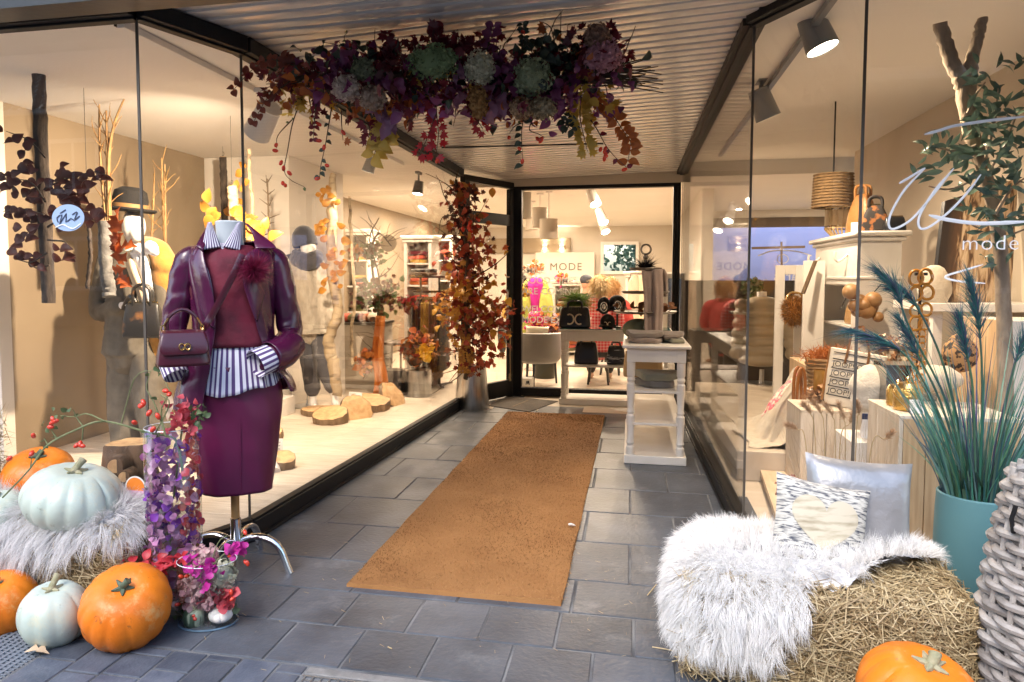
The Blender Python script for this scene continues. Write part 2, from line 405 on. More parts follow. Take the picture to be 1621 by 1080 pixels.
for i in range(7):
    y = 2.285
    first = [.14,.20,.05,.13,.04,.16,.06][i]
    while y > 1.65:
        d = first if first else rnd.choice([.2,.2,.14]); first = 0
        slab(xs[i], xs[i+1], y-d, y, sett_m, 'sett'); y -= d
for k in range(6): slab(-1.085+.5*k, -.585+.5*k, 2.235, 2.285, M('kerb_concrete', (.24,.23,.22), .8, c2=(.16,.155,.15), sc=20, bump=.3, bs=120), 'edging_stone')
grate = wthing('drain_grate', 'galvanised bar grate sunk in the pavement in front of the doormat runner', 'drain grate', (-.6,2.0,0))
gm = M('galvanised', (.38,.40,.43), .4, .9)
b = B(); [b.bb(-1.08, 1.9, 2.225-.45*k-.006, 2.225-.45*k, -.03, .001) for k in (0,1)]; build('grate_frame', b, gm, grate, smooth=False)
b = B(); [b.bb(-1.07+.03*k, -1.066+.03*k, 1.78, 2.218, -.03, 0) for k in range(99)]; [b.bb(-1.07, 1.9, 2.2-.03*k-.003, 2.2-.03*k, -.028, -.002) for k in range(14)]
build('grate_bar', b, gm, grate, smooth=False, kind='stuff')
mat2 = wthing('scraper_mat', 'grey honeycomb scraper mat set into the pavement beside the pumpkins', 'mat', (-2.4,2.1,0))
b = B(); b.bb(-3.3,-2.068,1.6,2.42,-.03,-.012); build('mat_base', b, M('mat_rubber', (.05,.055,.065), .6), mat2, smooth=False)
b = B(); [b.bb(-3.3+.026*k,-3.288+.026*k,1.6,2.42,-.012,.002) for k in range(47)]; [b.bb(-3.3,-2.07,1.6+.018*k,1.607+.018*k,-.012,.0005) for k in range(45)]
build('mat_ridge', b, M('mat_ridges', (.16,.185,.22), .5), mat2, smooth=False, kind='stuff')
# ------------------------------------------------------------------ shop shell
LC0, LC1, LAB = V(-1.915,3.363,0), V(-1.742,7.30,0), V(-2.115,2.85,0)
RC0, RC1, RAB = V(.588,3.94,0), V(.512,8.1,0), V(.955,3.40,0)
YB = 8.2
def zl(Y): return interp(Y, [2.7,8.2], [2.555,2.43])
def zr(Y): return interp(Y, [2.7,8.2], [2.71,2.48])
def xl(Y): return interp(Y, [2.85,3.363,7.30,8.2], [-2.115,-1.915,-1.742,-1.72]) if Y > 2.85 else -5.5
def xr(Y): return interp(Y, [3.4,3.94,8.2], [.955,.588,.510]) if Y > 3.4 else 4.5
CAN = bpy.data.objects.new('canopy_ceiling', None); COL.objects.link(CAN); CAN['kind'] = 'structure'
y = 2.73
while y < 8.12:
    b = B(); a0, a1 = y, y+.088
    for Y0, Y1, dz in ((a0,a0+.006,.006),(a0+.006,a1-.006,0),(a1-.006,a1,.006)):
        pass
    x0, x1 = xl(y+.045)-.03, xr(y+.045)+.03
    prof = [(a0,.022),(a0+.006,.002),(a0+.018,0),(a1-.018,0),(a1-.006,.002),(a1,.022)]
    vs = [(x, yy, (zl(y) if x < -.5 else zr(y))+dz+ (0 if abs(x) < 3 else 0)) for x in (x0, x1) for yy, dz in prof]
    if x0 < -3: vs = [(x, yy, lerp(zl(y), zr(y), (x+2)/2.6)+dz if x > 0 else zl(y)+dz) for x in (x0, x1) for yy, dz in prof]
    n = len(prof); b.add(vs, [(i, i+1, n+i+1, n+i) for i in range(n-1)]); build('ceiling_slat', b, slat_m, CAN, smooth=True, angle=60)
    y += .1
b = B(); b.add([(-5.5,2.72,2.80),(4.5,2.72,2.84),(4.5,8.3,2.80),(-5.5,8.3,2.78)], [(0,1,2,3)]); build('soffit_board', b, M('soffit_dark', (.10,.09,.08), .8), CAN, smooth=False)
b = B(); b.add([(-1.9,8.125,2.37),(.6,8.125,2.37),(.6,8.125,2.60),(-1.9,8.125,2.47)], [(0,1,2,3)]); build('fascia_strip', b, M('fascia_cream', (.52,.46,.38), .5), CAN, smooth=False)
b = B(); b.bar((-1.62,6.15,zl(6.15)-.004), (-.25,6.32,2.485), .025, .012); build('light_channel', b, darkbeam, CAN, smooth=False)
b = B(); b.bb(-8, 8, 2.58, 2.72, 2.45, 2.86); b.bb(-8, 8, 2.54, 2.60, 2.63, 2.72); struct('fascia_beam', b, darkbeam)
b = B(); b.bb(-8, 8, 2.62, 2.95, 2.86, 7.0); struct('facade_wall', b, white_wall)
b = B(); b.bb(-8, .7, 2.7, 18, 2.9, 3.0); b.bb(.7, 8, 2.7, 13.65, 2.9, 3.0); struct('roof', b, darkbeam)
# interior ceilings, floors, walls
b = B(); b.add([(-8,2.86,2.53),(-2.125,2.86,2.53),(-1.94,3.37,2.53),(-1.765,7.3,2.53),(-1.74,8.25,2.53),(-1.70,8.25,2.53),(-1.70,17,2.53),(-8,17,2.53)], [tuple(range(8))])
b.add([(-1.70,8.25,2.53),(.54,8.25,2.53),(.54,17,2.53),(-1.70,17,2.53)], [(0,1,2,3)]); b.add([(.535,8.25,2.70),(.606,3.95,2.70),(.968,3.415,2.70),(5.5,3.415,2.70),(5.5,8.9,2.70),(.54,8.9,2.70),(.54,8.25,2.70)], [tuple(range(7))])
b.add([(.54,8.9,2.53),(5.5,8.9,2.53),(5.5,13.6,2.53),(.54,13.6,2.53)], [(0,1,2,3)]); b.add([(.54,13.6,2.53),(1.05,13.6,2.53),(1.05,17,2.53),(.54,17,2.53)], [(0,1,2,3)]); b.add([(.54,8.9,2.53),(5.5,8.9,2.53),(5.5,8.9,2.70),(.54,8.9,2.70)], [(0,1,2,3)])
struct('shop_ceiling', b, ceil_m)
b = B(); b.bb(-8, 8, 7.3, 17.2, -.05, 0); b.bb(-8,-1.95,2.9,7.3,-.05,0); b.bb(.66,8,3.5,7.3,-.05,0); struct('shop_floor', b, shop_floor)
LF = bpy.data.objects.new('window_floor', None); COL.objects.link(LF); LF['kind'] = 'structure'
y = 2.86
while y < 7.2:
    y1 = min(y+.19, 7.25); b = B()
    e0 = interp(y, [2.85,3.363,7.06], [-2.115,-1.915,-1.75])-.035; e1 = interp(y1, [2.85,3.363,7.06], [-2.115,-1.915,-1.75])-.035
    cut = -4.14+rnd.uniform(.5,1.8)
    for xa, xb in ((-4.14, cut-.001), (cut+.001, None)):
        b = B(); b.prism([(xa,y+.0015),(e0 if xb is None else xb,y+.0015),(e1 if xb is None else xb,y1-.0015),(xa,y1-.0015)], .06, .1); build('floor_plank', b, pale_wood, LF, smooth=False, bevel=.0015)
    y += .19
RF = bpy.data.objects.new('display_floor', None); COL.objects.link(RF); RF['kind'] = 'structure'
pw2 = M('pine_boards', (.66,.52,.37), .45, c2=(.55,.41,.27), sc=3, det=8, stretch=(12,1.5,1), var=.07)
d = V(.083,1.02,0).normalized(); px = V(d.y,-d.x,0)
for k in range(-4, 14):
    o = V(.72,3.42,.0)+px*(.165*k); b = B(); w = .162
    b.prism([tuple((o+d*s+px*q).to_2d()) for s, q in ((0,0),(0,w),(1.62,w),(1.62,0))], .045, .08)
    if o.x > .62 or k >= 0: build('floor_board', b, pw2, RF, smooth=False, bevel=.002)
b = B(); b.bb(.70, 2.32, 5.03, 8.3, 0, .2); build('platform', b, pale_wood, RF, smooth=False, bevel=.006)
b = B(); b.bb(-4.30,-4.15,4.2,17,-.02,2.56); struct('side_wall_left', b, tan_wall)
b = B(); b.bb(-8,-4.302,4.05,4.2,0,2.56); b.bb(-4.302,-4.148,4.10,4.2,0,2.56); struct('pier_wall', b, white_wall)
b = B(); b.bb(-4.149,-3.25,6.55,7.9,0,2.528); struct('white_column', b, white_wall)
b = B(); b.bb(-4.3,1.05,17.0,17.15,1.35+1.0,2.56); b.bb(-4.3,-1.05,17.0,17.15,0,2.35); b.bb(.40,1.05,17,17.15,0,2.35); b.bb(-1.05,.40,17,17.15,0,1.30)
struct('rear_wall', b, white_wall)
b = B(); b.bb(2.33,2.45,3.5,8.55,0,2.7); struct('side_wall_right', b, M('tan_wall_right', (.58,.50,.40), .6, c2=(.52,.44,.34), sc=1.3))
b = B(); b.bb(4.6,4.75,8.55,13.6,0,2.6); struct('far_wall_right', b, white_wall)
b = B(); b.bb(.9,1.05,10.121,17,0,2.529); struct('partition', b, white_wall)
# ------------------------------------------------------------------ shop windows
def frame_wall(name, label, segs, zt, zh, plinth, joints=True, cat='shop window', mull=.007, base=None):
    t = wthing(name, label, cat, base if base else segs[0][0])
    for a, c in segs:
        a, c = Vector(a), Vector(c); d = (c-a).normalized()
        ta, tc = zt(a.y), zt(c.y)
        b = B(); n = V(-d.y, d.x, 0)*.004
        vs = [a+n+V(0,0,plinth), c+n+V(0,0,plinth), c+n+V(0,0,tc), a+n+V(0,0,ta), a-n+V(0,0,plinth), c-n+V(0,0,plinth), c-n+V(0,0,tc), a-n+V(0,0,ta)]
        b.add(vs, [(0,1,2,3),(7,6,5,4),(0,4,5,1),(2,6,7,3),(0,3,7,4),(1,5,6,2)]); build('glass_pane', b, pane, t, smooth=False)
        b = B(); b.bar(a+V(0,0,plinth/2+.005), c+V(0,0,plinth/2+.005), .075, plinth-.012); b.bar(a+V(0,0,plinth), c+V(0,0,plinth), .05, .022); b.bar(a+V(0,0,.012), c+V(0,0,.012), .10, .02)
        build('plinth', b, black, t, smooth=False, bevel=.003)
        b = B(); b.bar(a+V(0,0,ta+zh/2), c+V(0,0,tc+zh/2), .11, zh); b.bar(a+V(0,0,ta+.004), c+V(0,0,tc+.004), .045, .03); build('head_beam', b, black, t, smooth=False, bevel=.003)
    for i, (a, c) in enumerate(segs):
        if i == 0: continue
        a = Vector(a); b = B(); b.bar(a+V(0,0,plinth), a+V(0,0,zt(a.y)), .006, .012, up=(1,0,0)); build('silicone_joint', b, M('silicone', (.10,.085,.07), .5), t, smooth=False)
    return t
zhl = lambda Y: interp(Y, [2.8,8.2], [2.475,2.365])
zhr = lambda Y: interp(Y, [3.3,8.2], [2.645,2.45])
WL = frame_wall('display_window', 'large glass display window left of the entrance passage with mannequins behind it', [(V(-6.2,2.85,0),LAB),(LAB,LC0),(LC0,LC1)], zhl, .075, .1)
WR = frame_wall('display_window', 'large glass display window right of the entrance passage with bags and white cabinet behind it', [(V(6,3.40,0),RAB),(RAB,RC0),(RC0,RC1)], zhr, .07, .085)
# back window
WBk = wthing('entrance_window', 'black framed window with white lettering at the back of the passage', 'window', (-.4,YB,0))
ZH = 2.335
b = B(); b.bb(-1.22,.43,YB-.004,YB+.004,.10,ZH); build('glass_pane', b, pane, WBk, smooth=False)
for nm, (x0,x1,z0,z1) in {'jamb': (-1.35,-1.22,0,ZH), 'mullion': (.43,.475,0,ZH), 'sill': (-1.22,.43,.01,.10), 'header': (-1.35,.508,ZH,2.41), 'corner_post': (.478,.508,0,ZH)}.items():
    b = B(); b.bb(x0,x1,YB-.05,YB+.05,z0,z1); build(nm, b, black, WBk, smooth=False, bevel=.003)
b = B(); b.bb(-1.22,.43,YB-.058,YB-.05,.1,.112); build('sill_strip', b, steel, WBk, smooth=False)
# door, slightly angled
D0, D1 = LC1+V(.03,.04,0), V(-1.33,8.12,0)
DR = wthing('entrance_door', 'black framed glass shop door with transom left of the entrance window', 'door', D0)
def dbar(nm, u0, u1, z0, z1, th=.055, mat=black):
    a, c = D0.lerp(D1,u0), D0.lerp(D1,u1); b = B(); b.bar(a+V(0,0,(z0+z1)/2), c+V(0,0,(z0+z1)/2), th, z1-z0); return build(nm, b, mat, DR, smooth=False, bevel=.003 if mat is black else 0)
dbar('door_post', 0,.10,0,2.37); dbar('door_post', .93,1,0,2.335); dbar('header', .0,1,2.342,2.41,.07); dbar('transom_bar', .1,.93,1.93,2.05); dbar('kick_rail', .1,.93,.02,.2); dbar('glass_pane', .1,.93,.2,1.93,.008,pane); dbar('transom_pane', .1,.93,2.05,2.342,.008,pane)
hb = B(); q = D0.lerp(D1,.80)+V(.05,-.05,0); hb.tube([q+V(0,0,.85),q+V(.02,-.03,.87),q+V(.02,-.03,1.2),q+V(0,0,1.22)], .012, 8); build('handle', hb, steel, DR)
# ------------------------------------------------------------------ opposite side of the street (seen only in reflections)
hs = wthing('house', 'pale rendered house with tiled roof across the street', 'house', (2,-12,0))
hw = M('house_render', (.24,.22,.19), .85, c2=(.19,.17,.15), sc=.8, bump=.1, bs=30)
b = B(); b.bb(-22,24,-18,-12,0,6.0); build('wall', b, hw, hs, smooth=False)
b = B(); 
for i in range(26):
    for j in range(150):
        x = -22.5+j*.313+(.15 if i % 2 else 0); y0 = -11.6-i*.22; z = 6.0+i*.2
        b.add([(x,y0,z),(x+.29,y0,z),(x+.29,y0-.26,z+.22),(x,y0-.26,z+.22),(x+.145,y0+.03,z-.05)], [(0,1,2,3)[::-1],(0,4,1)[::-1]])
build('roof', b, M('roof_tiles', (.20,.10,.07), .7, ramp=[(.14,.07,.05),(.30,.16,.11)]), hs, smooth=False)
gw = M('house_window_dark', (.03,.035,.04), .05, spec=.8)
for x in range(-20, 23, 4):
    for z in (1.0, 3.7):
        b = B(); b.bb(x,x+1.6,-12.0,-11.93,z,z+1.5); f = build('window', b, M('white_plastic', (.8,.8,.8), .4), hs, smooth=False)
        for k in (0,1): b = B(); b.bb(x+.1+.75*k,x+.75+.75*k,-11.93,-11.92,z+.12,z+1.38); build('pane', b, gw, f, smooth=False)
b = B(); b.bb(-22.5,24.4,-11.75,-11.6,5.85,5.98); build('gutter', b, M('white_plastic'), hs, smooth=False)
lf = M('street_leaf', ramp=[(.03,.06,.02),(.08,.13,.04),(.12,.10,.03)], rough=.5)
for k, (x, y) in enumerate([(7,-8),(-6,-8.5),(14,-7.5)]):
    t = wthing('street_tree', ['round leafy street tree opposite the shop','smaller leafy street tree further along the street','tall leafy street tree at the far kerb'][k], 'tree', (x,y,0))
    b = B(); pts = twig(b, (x,y,0), (0,0,1), 3.2, .14, 8, .05); [twig(b, pts[-1-q%3], (math.cos(q),math.sin(q),.8), 1.5, .06) for q in range(6)]; build('trunk', b, M('bark', (.10,.075,.05), .9, c2=(.18,.14,.10), sc=20, bump=.8, bs=40), t)
    fr = []
    cl = [V(x,y,4)+V(rnd.gauss(0,1.0),rnd.gauss(0,1.0),rnd.gauss(0,.8)) for _ in range(22)]
    for _ in range(3500): c = rnd.choice(cl); fr.append(frame(c+rdir()*rnd.random()**.5*.6, rdir(), rdir(), rnd.uniform(.12,.2)))
    leaves('crown', 'ovate', lf, fr, t)
# ------------------------------------------------------------------ shop lamps
warm_emit = emit_mat('lit_lamp', (1,.86,.62), 14)
spot_white = M('lamp_white', (.75,.73,.70), .4); spot_grey = M('lamp_grey', (.16,.17,.18), .4)
def downlight(x, y, z, k, e=16):
    t = thing('ceiling_or_fill_light', 'recessed round downlight of the set with added fill lamps, '+DLT[k], 'downlight', (x,y,z), group='recessed ceiling downlights')
    b = B(); b.lathe([(.062,-.004),(.066,-.001),(.05,-.006),(.045,0)], n=20); build('trim_ring', b, spot_white, t)
    b = B(); b.lathe([(.001,-.003),(.045,-.003)], n=20, cap=False); build('bulb_face', b, warm_emit, t)
    lamp('downlight_lamp', 'AREA', (0,0,-.03), e, WARM, .09, parent=t)
DLT = ['nearest of the row behind the entrance window','second of the row behind the entrance window','farthest of the row behind the entrance window','left of the tall drum lampshade','left of the widest drum lampshade','seen through the transom over the entrance door','alone over the yard window','over the tall white shelf unit','deep on the left behind the shelf units','over the urn bouquet','over the grey shop counter','beside the white column','over the rear console table','far right beyond the tan side wall']
DL = [(-.858,10.57),(-.903,12.92),(-.924,15.2),(-2.3,12.9),(-2.3,15.3),(-2.5,10.4),(2.72,12.2),(-3.3,9.2),(-3.6,14.2),(-2.35,8.6),(-3.2,9.9),(-3.5,12.0),(.0,9.4),(3.6,10.4)]  # list includes fill lamps added to brighten the shop
for k, (x, y) in enumerate(DL): downlight(x, y, 2.53, k)
def track_spot(name, label, p, aim, r=.05, L=.14, mat=spot_white, e=60, ang=95, grp=None, lit=14):
    p = Vector(p); d = (Vector(aim)-p).normalized(); t = wthing(name, label, 'spotlight', p, grp)
    X = Matrix.Translation(p) @ (d).to_track_quat('Z','Y').to_matrix().to_4x4()
    b = B(); b.lathe([(r*.80,-L*.75),(r*.84,-L*.8),(r*.5,-L*.82)][::-1]+[(r*.80,-L*.75),(r,L*.25),(r*.94,L*.25),(r*.9,L*.2)], n=28, X=X, cap=True); build('lamp_body', b, mat, t)
    b = B(); b.lathe([(.001,L*.215),(r*.93,L*.215)], n=28, X=X, cap=False); build('lamp_face', b, warm_emit, t)
    b = B(); q = p-d*L*.5; b.tube([q, q+V(0,0,.06), q+V(0,0,.11)], r*.18, 8); b.box(q+V(0,0,.12), (r*.7,r*2.2,.025)); build('mount', b, mat, t)
    lamp('spot_lamp', 'SPOT', p+d*(L*.25+.02), e*.95, WARM, target=p+d*3, parent=t, angle=ang, blend=.8, soft=.03); return t
# left display: ceiling track and three spots
tr = wthing('light_track', 'long white light track on the ceiling of the left display', 'light track', (-2.25,5,2.5))
b = B(); b.bb(-2.33,-2.29,3.0,7.2,2.495,2.528); build('rail', b, spot_white, tr, smooth=False, bevel=.003); b = B(); b.bb(-2.345,-2.331,3.0,7.2,2.505,2.52); build('wiring_slot', b, black, tr, smooth=False)
track_spot('track_spotlight', 'large white track spotlight facing away behind the hanging leaves', (-2.16,4.0,2.24), (-3.5,4.9,1.0), .085, .2, spot_white, 165, 135)
track_spot('track_spotlight', 'lit track spotlight above the birch trunk in the left display', (-2.23,6.0,2.29), (-2.9,6.0,.4), .055, .12, spot_grey, 42, 110)
track_spot('track_spotlight', 'lit track spotlight closest to the garland covered post', (-2.09,7.0,2.21), (-2.3,6.7,.3), .055, .12, spot_grey, 50)
# right display: dark track with two grey spots
tr = wthing('light_track', 'dark light track on the ceiling of the right display', 'light track', (.95,5,2.69))
b = B(); b.bb(.90,.935,3.6,8.3,2.655,2.69); build('rail', b, spot_grey, tr, smooth=False, bevel=.003)
track_spot('track_spotlight', 'largest dark grey lit spotlight over the right display', (.955,4.2,2.60), (1.45,4.0,1.2), .085, .2, spot_grey, 66, 135)
track_spot('track_spotlight', 'smaller dark grey spotlight half cut by the glass joint over the right display', (.895,5.4,2.50), (1.5,5.6,1.0), .085, .2, spot_grey, 58, 135)
# shop spots seen through the back window
for k, (x, y, Y) in enumerate([(941,318,9.6),(954,348,11),(957,363,12)]):
    p = aY(x, y, Y); track_spot('track_spotlight', ['nearest white cylinder spotlight on the shop ceiling','middle white cylinder spotlight on the shop ceiling','farthest white cylinder spotlight on the shop ceiling'][k], p, p+V(.4,-.6,-1.0), .075, .24, spot_white, 60, 110)
# ------------------------------------------------------------------ bales, sheepskins, pumpkins
hay_core = M('hay_core', (.16,.11,.05), .9, c2=(.28,.20,.10), sc=30, det=6, bump=.8, bs=90)
straw_m = M('straw', rough=.55, ramp=[(.20,.13,.06),(.42,.31,.16),(.58,.47,.28),(.34,.24,.11)])
def rbox(n, h, r, faces=None):
    # n random points on a rounded box with half sizes h: points and normals
    h = np.array(h); ar = np.array([h[1]*h[2], h[0]*h[2], h[0]*h[1]]); ax = NR.choice(3, n, p=ar/ar.sum()); sg = NR.choice([-1,1], n)
    P = NR.uniform(-1,1,(n,3))*h; P[np.arange(n), ax] = sg*h[ax]
    q = np.clip(P, -(h-r), h-r); nn = P-q; nn /= np.linalg.norm(nn,axis=1,keepdims=True)+1e-9; return q+nn*r, nn
def bale(label, loc, size, rz, n, grp='straw bales beside the entrance'):
    t = thing('straw_bale', label, 'straw bale', loc, rz, grp); h = np.array(size)/2
    b = B(); b.box((0,0,h[2]), (size[0]-.02,size[1]-.02,size[2]-.02)); build('bale_core', b, hay_core, t, bevel=.04)
    P, nn = rbox(n, h-.008, .05); P[:,2] += h[2]; k = P[:,2] > .012
    k &= ~((nn[:,2] < -.5)); P = P[k]; nn = nn[k]; m = len(P)
    D = NR.normal(size=(m,3)); D[:,0] *= 1.3; D -= nn*(D*nn).sum(1,keepdims=True)*.97; D /= np.linalg.norm(D,axis=1,keepdims=True)
    stick = NR.random(m) < .13; D[stick] += nn[stick]*NR.uniform(.2,.7,(stick.sum(),1))
    ln = NR.uniform(.035,.13,m); P = P+nn*NR.uniform(0,.016,m)[:,None]-D*(ln*.5)[:,None]; P[:,2] = np.maximum(P[:,2], .004)
    strands('straw', P, D, ln, NR.uniform(.0022,.0048,m), straw_m, t, 2, nn*NR.normal(0,.10,(m,1)), tip=.7, side=np.cross(D, nn+NR.normal(0,.5,(m,3)))); return t
BL = bale('straw bale under the grey sheepskin and white pumpkin', (-2.52,2.64,0), (1.15,.40,.36), 0, 9000)
BRr = bale('straw bale under the white sheepskin and cushions', (.63,2.66,0), (.88,.50,.36), -.08, 16000)
def loose(label, pts, grp='loose straw on the pavement'):
    for k, (x, y, L, a) in enumerate(pts):
        p = aZ(x, y, .004); b = B(); d = V(math.cos(a), math.sin(a), 0)
        b.tube([p-d*L/2, p+d*.004+V(0,0,.004), p+d*L/2+V(0,0,rnd.uniform(0,.012))], .0022, 5); tag(build('straw_stalk', b, straw_m), label[k], 'straw', grp)
n = 160; lx = NR.uniform(-1.6,1.2,n); ly = NR.uniform(2.1,3.6,n); strands('straw_litter', np.c_[lx,ly,np.full(n,.004)], np.c_[NR.normal(size=(n,2)),np.zeros(n)], NR.uniform(.008,.035,n), .0025, straw_m, None, 2, tip=.7, side=np.tile([.3,.9,.02],(n,1)))
loose(['loose straw stalk left of the white sheepskin','bent straw stalk beside the runner end','straw stalk nearest the pavement edge by the sheepskin','pale straw stalk behind the white sheepskin','short straw scrap on the slab in front of the runner'],
      [(1032,935,.11,1.2),(1061,884,.05,.3),(1052,1029,.09,-.3),(1092,850,.07,1.7),(617,1027,.03,-.8)])
far_straw = wthing('straw_bale', 'pale straw bale cut off by the picture edge beside the grey pier', 'straw bale', (-3.0,2.66,0), 'straw bales beside the entrance')
q = aY(0, 720, 2.66); n = 900; P = np.array([(q.x-.06,2.66,.0)])+NR.uniform(-1,1,(n,3))*np.array([.06,.05,0])+np.c_[np.zeros(n),np.zeros(n),NR.uniform(.30,.74,n)]
D = NR.normal(size=(n,3)); strands('straw', P, D, NR.uniform(.04,.1,n), .004, straw_m, far_straw, 2)
b = B(); b.bb(q.x-.30,q.x-.07,2.58,2.74,.355,.74); build('bale_core', b, hay_core, far_straw, bevel=.02)
def sheepskin(label, root, size, mask, n, mat, hide, L, W, grp, droop=.55):
    loc, rz = root.location, root.rotation_euler.z; t = thing('sheepskin', label, 'sheepskin', loc, rz, grp); h = np.array(size)/2+.042
    P, nn = rbox(n, h, .19); P[:,2] += h[2]-.02; k = mask(P, nn) & (nn[:,2] > -.3); P = P[k]; nn = nn[k]; m = len(P)
    # clumps pull strand tips together
    C = P[NR.integers(0, m, m//26)]; cd = NR.normal(0,.55,(len(C),3)); idx = np.empty(m, int)
    for i in range(0, m, 2000): idx[i:i+2000] = ((P[i:i+2000,None]-C[None])**2).sum(2).argmin(1)
    g = np.array([0,0,-1.0]); D = nn*.62+cd[idx]*.30+NR.normal(0,.16,(m,3))+ (C[idx]-P)*7; down = g-nn*(nn@g)[:,None]; D += down*droop
    ln = L*NR.uniform(.6,1.25,m); strands('fur', P, D, ln, NR.uniform(.7,1.3,m)*W, mat, t, 3, down*.5+cd[idx]*.25-nn*.2, tip=.15)
    # the hide under the wool
    b = B(); step = .03; s = h
    g1 = {}
    me = rbox(9000, h-.006, .16); Q = me[0]; Q[:,2] += h[2]-.02; Q = Q[mask(Q, me[1]) & (me[1][:,2] > -.3)]; nnq = me[1]
    Pn, nq = rbox(12000, h-.020, .19); Pn[:,2] += h[2]-.02; kk = mask(Pn, nq, .05) & (nq[:,2] > -.3); Pn = Pn[kk]; nq = nq[kk]
    vs = []; fs = []
    for p, q2 in zip(Pn[:4200], nq[:4200]):
        q2 = Vector(q2); u = q2.orthogonal().normalized()*.017; w = q2.cross(u); o = len(vs); p = Vector(p); vs += [p-u-w, p+u-w, p+u+w, p-u+w]; fs.append((o,o+1,o+2,o+3))
    b.add(vs, fs); build('hide', b, hide, t, smooth=False, kind='stuff'); return t
fur_w = M('white_wool', rough=.7, ramp=[(.80,.79,.78),(.92,.91,.89),(.86,.84,.82)], sheen=.3, trl=.25); fur_g = M('grey_wool', rough=.7, ramp=[(.62,.61,.61),(.84,.82,.81),(.74,.72,.72)], sheen=.3, trl=.2)
hide_w = M('hide_white', (.7,.7,.71), .9); hide_g = M('hide_grey', (.40,.40,.42), .9)
def mk_w(P, nn, i=0):
    x, y, z = P[:,0], P[:,1], P[:,2]; wob = .03*np.sin(x*21)+.03*np.sin(y*17+1)+.02*np.sin(z*30)
    lim = np.where(y < -.20, -.17+.62*(z-.10), .10+.85*(y+.23)) + wob - i          # right edge: climbs from the front foot to the top
    top = (z > .33) & (x < .36-i) & (y > .02-.05*np.sin(x*9)+i) & (y < .22)          # the leg running to the right
    return ((x < lim) & (z > .03+.04*np.sin(x*14)+i*.6) & ((y < .22) | (z > .3))) | top
sheepskin('thick white sheepskin draped over the end of the right straw bale', BRr, (.88,.50,.36), mk_w, 150000, fur_w, hide_w, .047, .0014, 'sheepskins on the bales', .45)
def mk_g(P, nn, i=0):
    x, y, z = P[:,0]-.12, P[:,1], P[:,2]; wob = .03*np.sin(x*23)+.02*np.sin(z*35)
    front = (y < -.15) & (z > .12+.62*np.abs(x+.10)**1.3+wob+i) & (np.abs(x+.06) < .42)
    top = (z > .31) & (x < .50-.5*(y+.1)+wob) & (x > -.55) & (y < .10)
    return front | top
sheepskin('silvery grey sheepskin hanging over the front of the left straw bale', BL, (1.15,.40,.36), mk_g, 95000, fur_g, hide_g, .065, .0014, 'sheepskins on the bales', .7)
stem_g = M('stem_green', (.05,.08,.05), .6, c2=(.10,.13,.08), sc=40, bump=.4, bs=60); stem_p = M('stem_pale', (.38,.34,.22), .7, c2=(.26,.25,.14), sc=40, bump=.4, bs=80)
pk_o = M('pumpkin_orange', (.82,.235,.014), .42, c2=(.58,.115,.006), sc=4, det=9, bump=.16, bs=45, spec=.4, lo=.3, hi=.8); scuffs(pk_o, (.66,.42,.16), 9, .55, .66, .6); scuffs(pk_o, (.16,.06,.02), 22, .60, .68, .75)
pk_w = M('pumpkin_white', (.50,.56,.49), .38, c2=(.46,.54,.48), sc=5, det=9, bump=.16, bs=45); scuffs(pk_w, (.62,.56,.38), 6, .52, .66, .6); scuffs(pk_w, (.22,.24,.18), 20, .60, .68, .7)
def pumpkin(label, c, r, hh, ribs, dp, mat, stem, tilt=(0,0), rz=0, grp='pumpkins'):
    t = thing('pumpkin', label, 'pumpkin', c, 0, grp); X = Matrix.Rotation(rz,4,'Z') @ Matrix.Rotation(tilt[0],4,'X') @ Matrix.Rotation(tilt[1],4,'Y')
    nu, nv = ribs*8, 26; rings = []; ph = [rnd.uniform(-.12,.12) for _ in range(ribs)]
    for i in range(nv+1):
        v = PI*i/nv; ring = []; s = math.sin(v); z = -math.cos(v)
        for j in range(nu):
            a = 2*PI*j/nu; rb = abs(math.cos(a*ribs/2+.25*math.sin(a*3)))
            k = 1-dp*(1-rb**.42)*min(1, s*1.3)-.02*math.sin(2*a+v)
            dim = .17*math.exp(-(s/.30)**2)*(1 if z > 0 else .8)
            ring.append(X @ V(r*max(s,.002)**.86*k*math.cos(a), r*max(s,.002)**.86*k*math.sin(a), hh/2*(z*(1-dim)*(1 if z < 0 else 1))))
        rings.append(ring)
    b = B(); b.loft(rings); build('rind', b, mat, t)
    b = B(); top = hh/2*.83; L = stem[0]; w = stem[1]; pts = [X @ V(0,0,top-.01), X @ V(0,0,top+L*.35), X @ V(L*.22,.0,top+L*.7), X @ V(L*.5,.01,top+L)]
    b.tube(pts, [w*1.15,w*.75,w*.7,w*.85], 10)
    for k in range(5):
        a = 2*PI*k/5; b.tube([X @ V(0,0,top+.004), X @ V(w*1.3*math.cos(a),w*1.3*math.sin(a),top+.004), X @ V(w*2.3*math.cos(a),w*2.3*math.sin(a),top+.010)], [w*.7,w*.5,w*.14], 6)
    build('stem', b, stem[2], t); return t
pumpkin('large orange pumpkin on the pavement leaning against the oval glass vase', aY(200,960,2.31), .162, .275, 14, .055, pk_o, (.035,.017,stem_g), (.55,.18), .2)
pumpkin('white pumpkin with pale stalk on the pavement between two orange ones', aY(86,972,2.27), .125, .235, 9, .085, pk_w, (.05,.016,stem_p), (.10,-.06), 1)
pumpkin('orange pumpkin on the pavement cut off by the picture edge', aY(4,957,2.33), .132, .245, 13, .055, pk_o, (.03,.013,stem_g), (.35,-.12), .5)
pumpkin('big ribbed white pumpkin resting on the grey sheepskin', aY(115,786,2.55), .195, .255, 15, .085, pk_w, (.05,.02,stem_p), (.16,.1), .9)
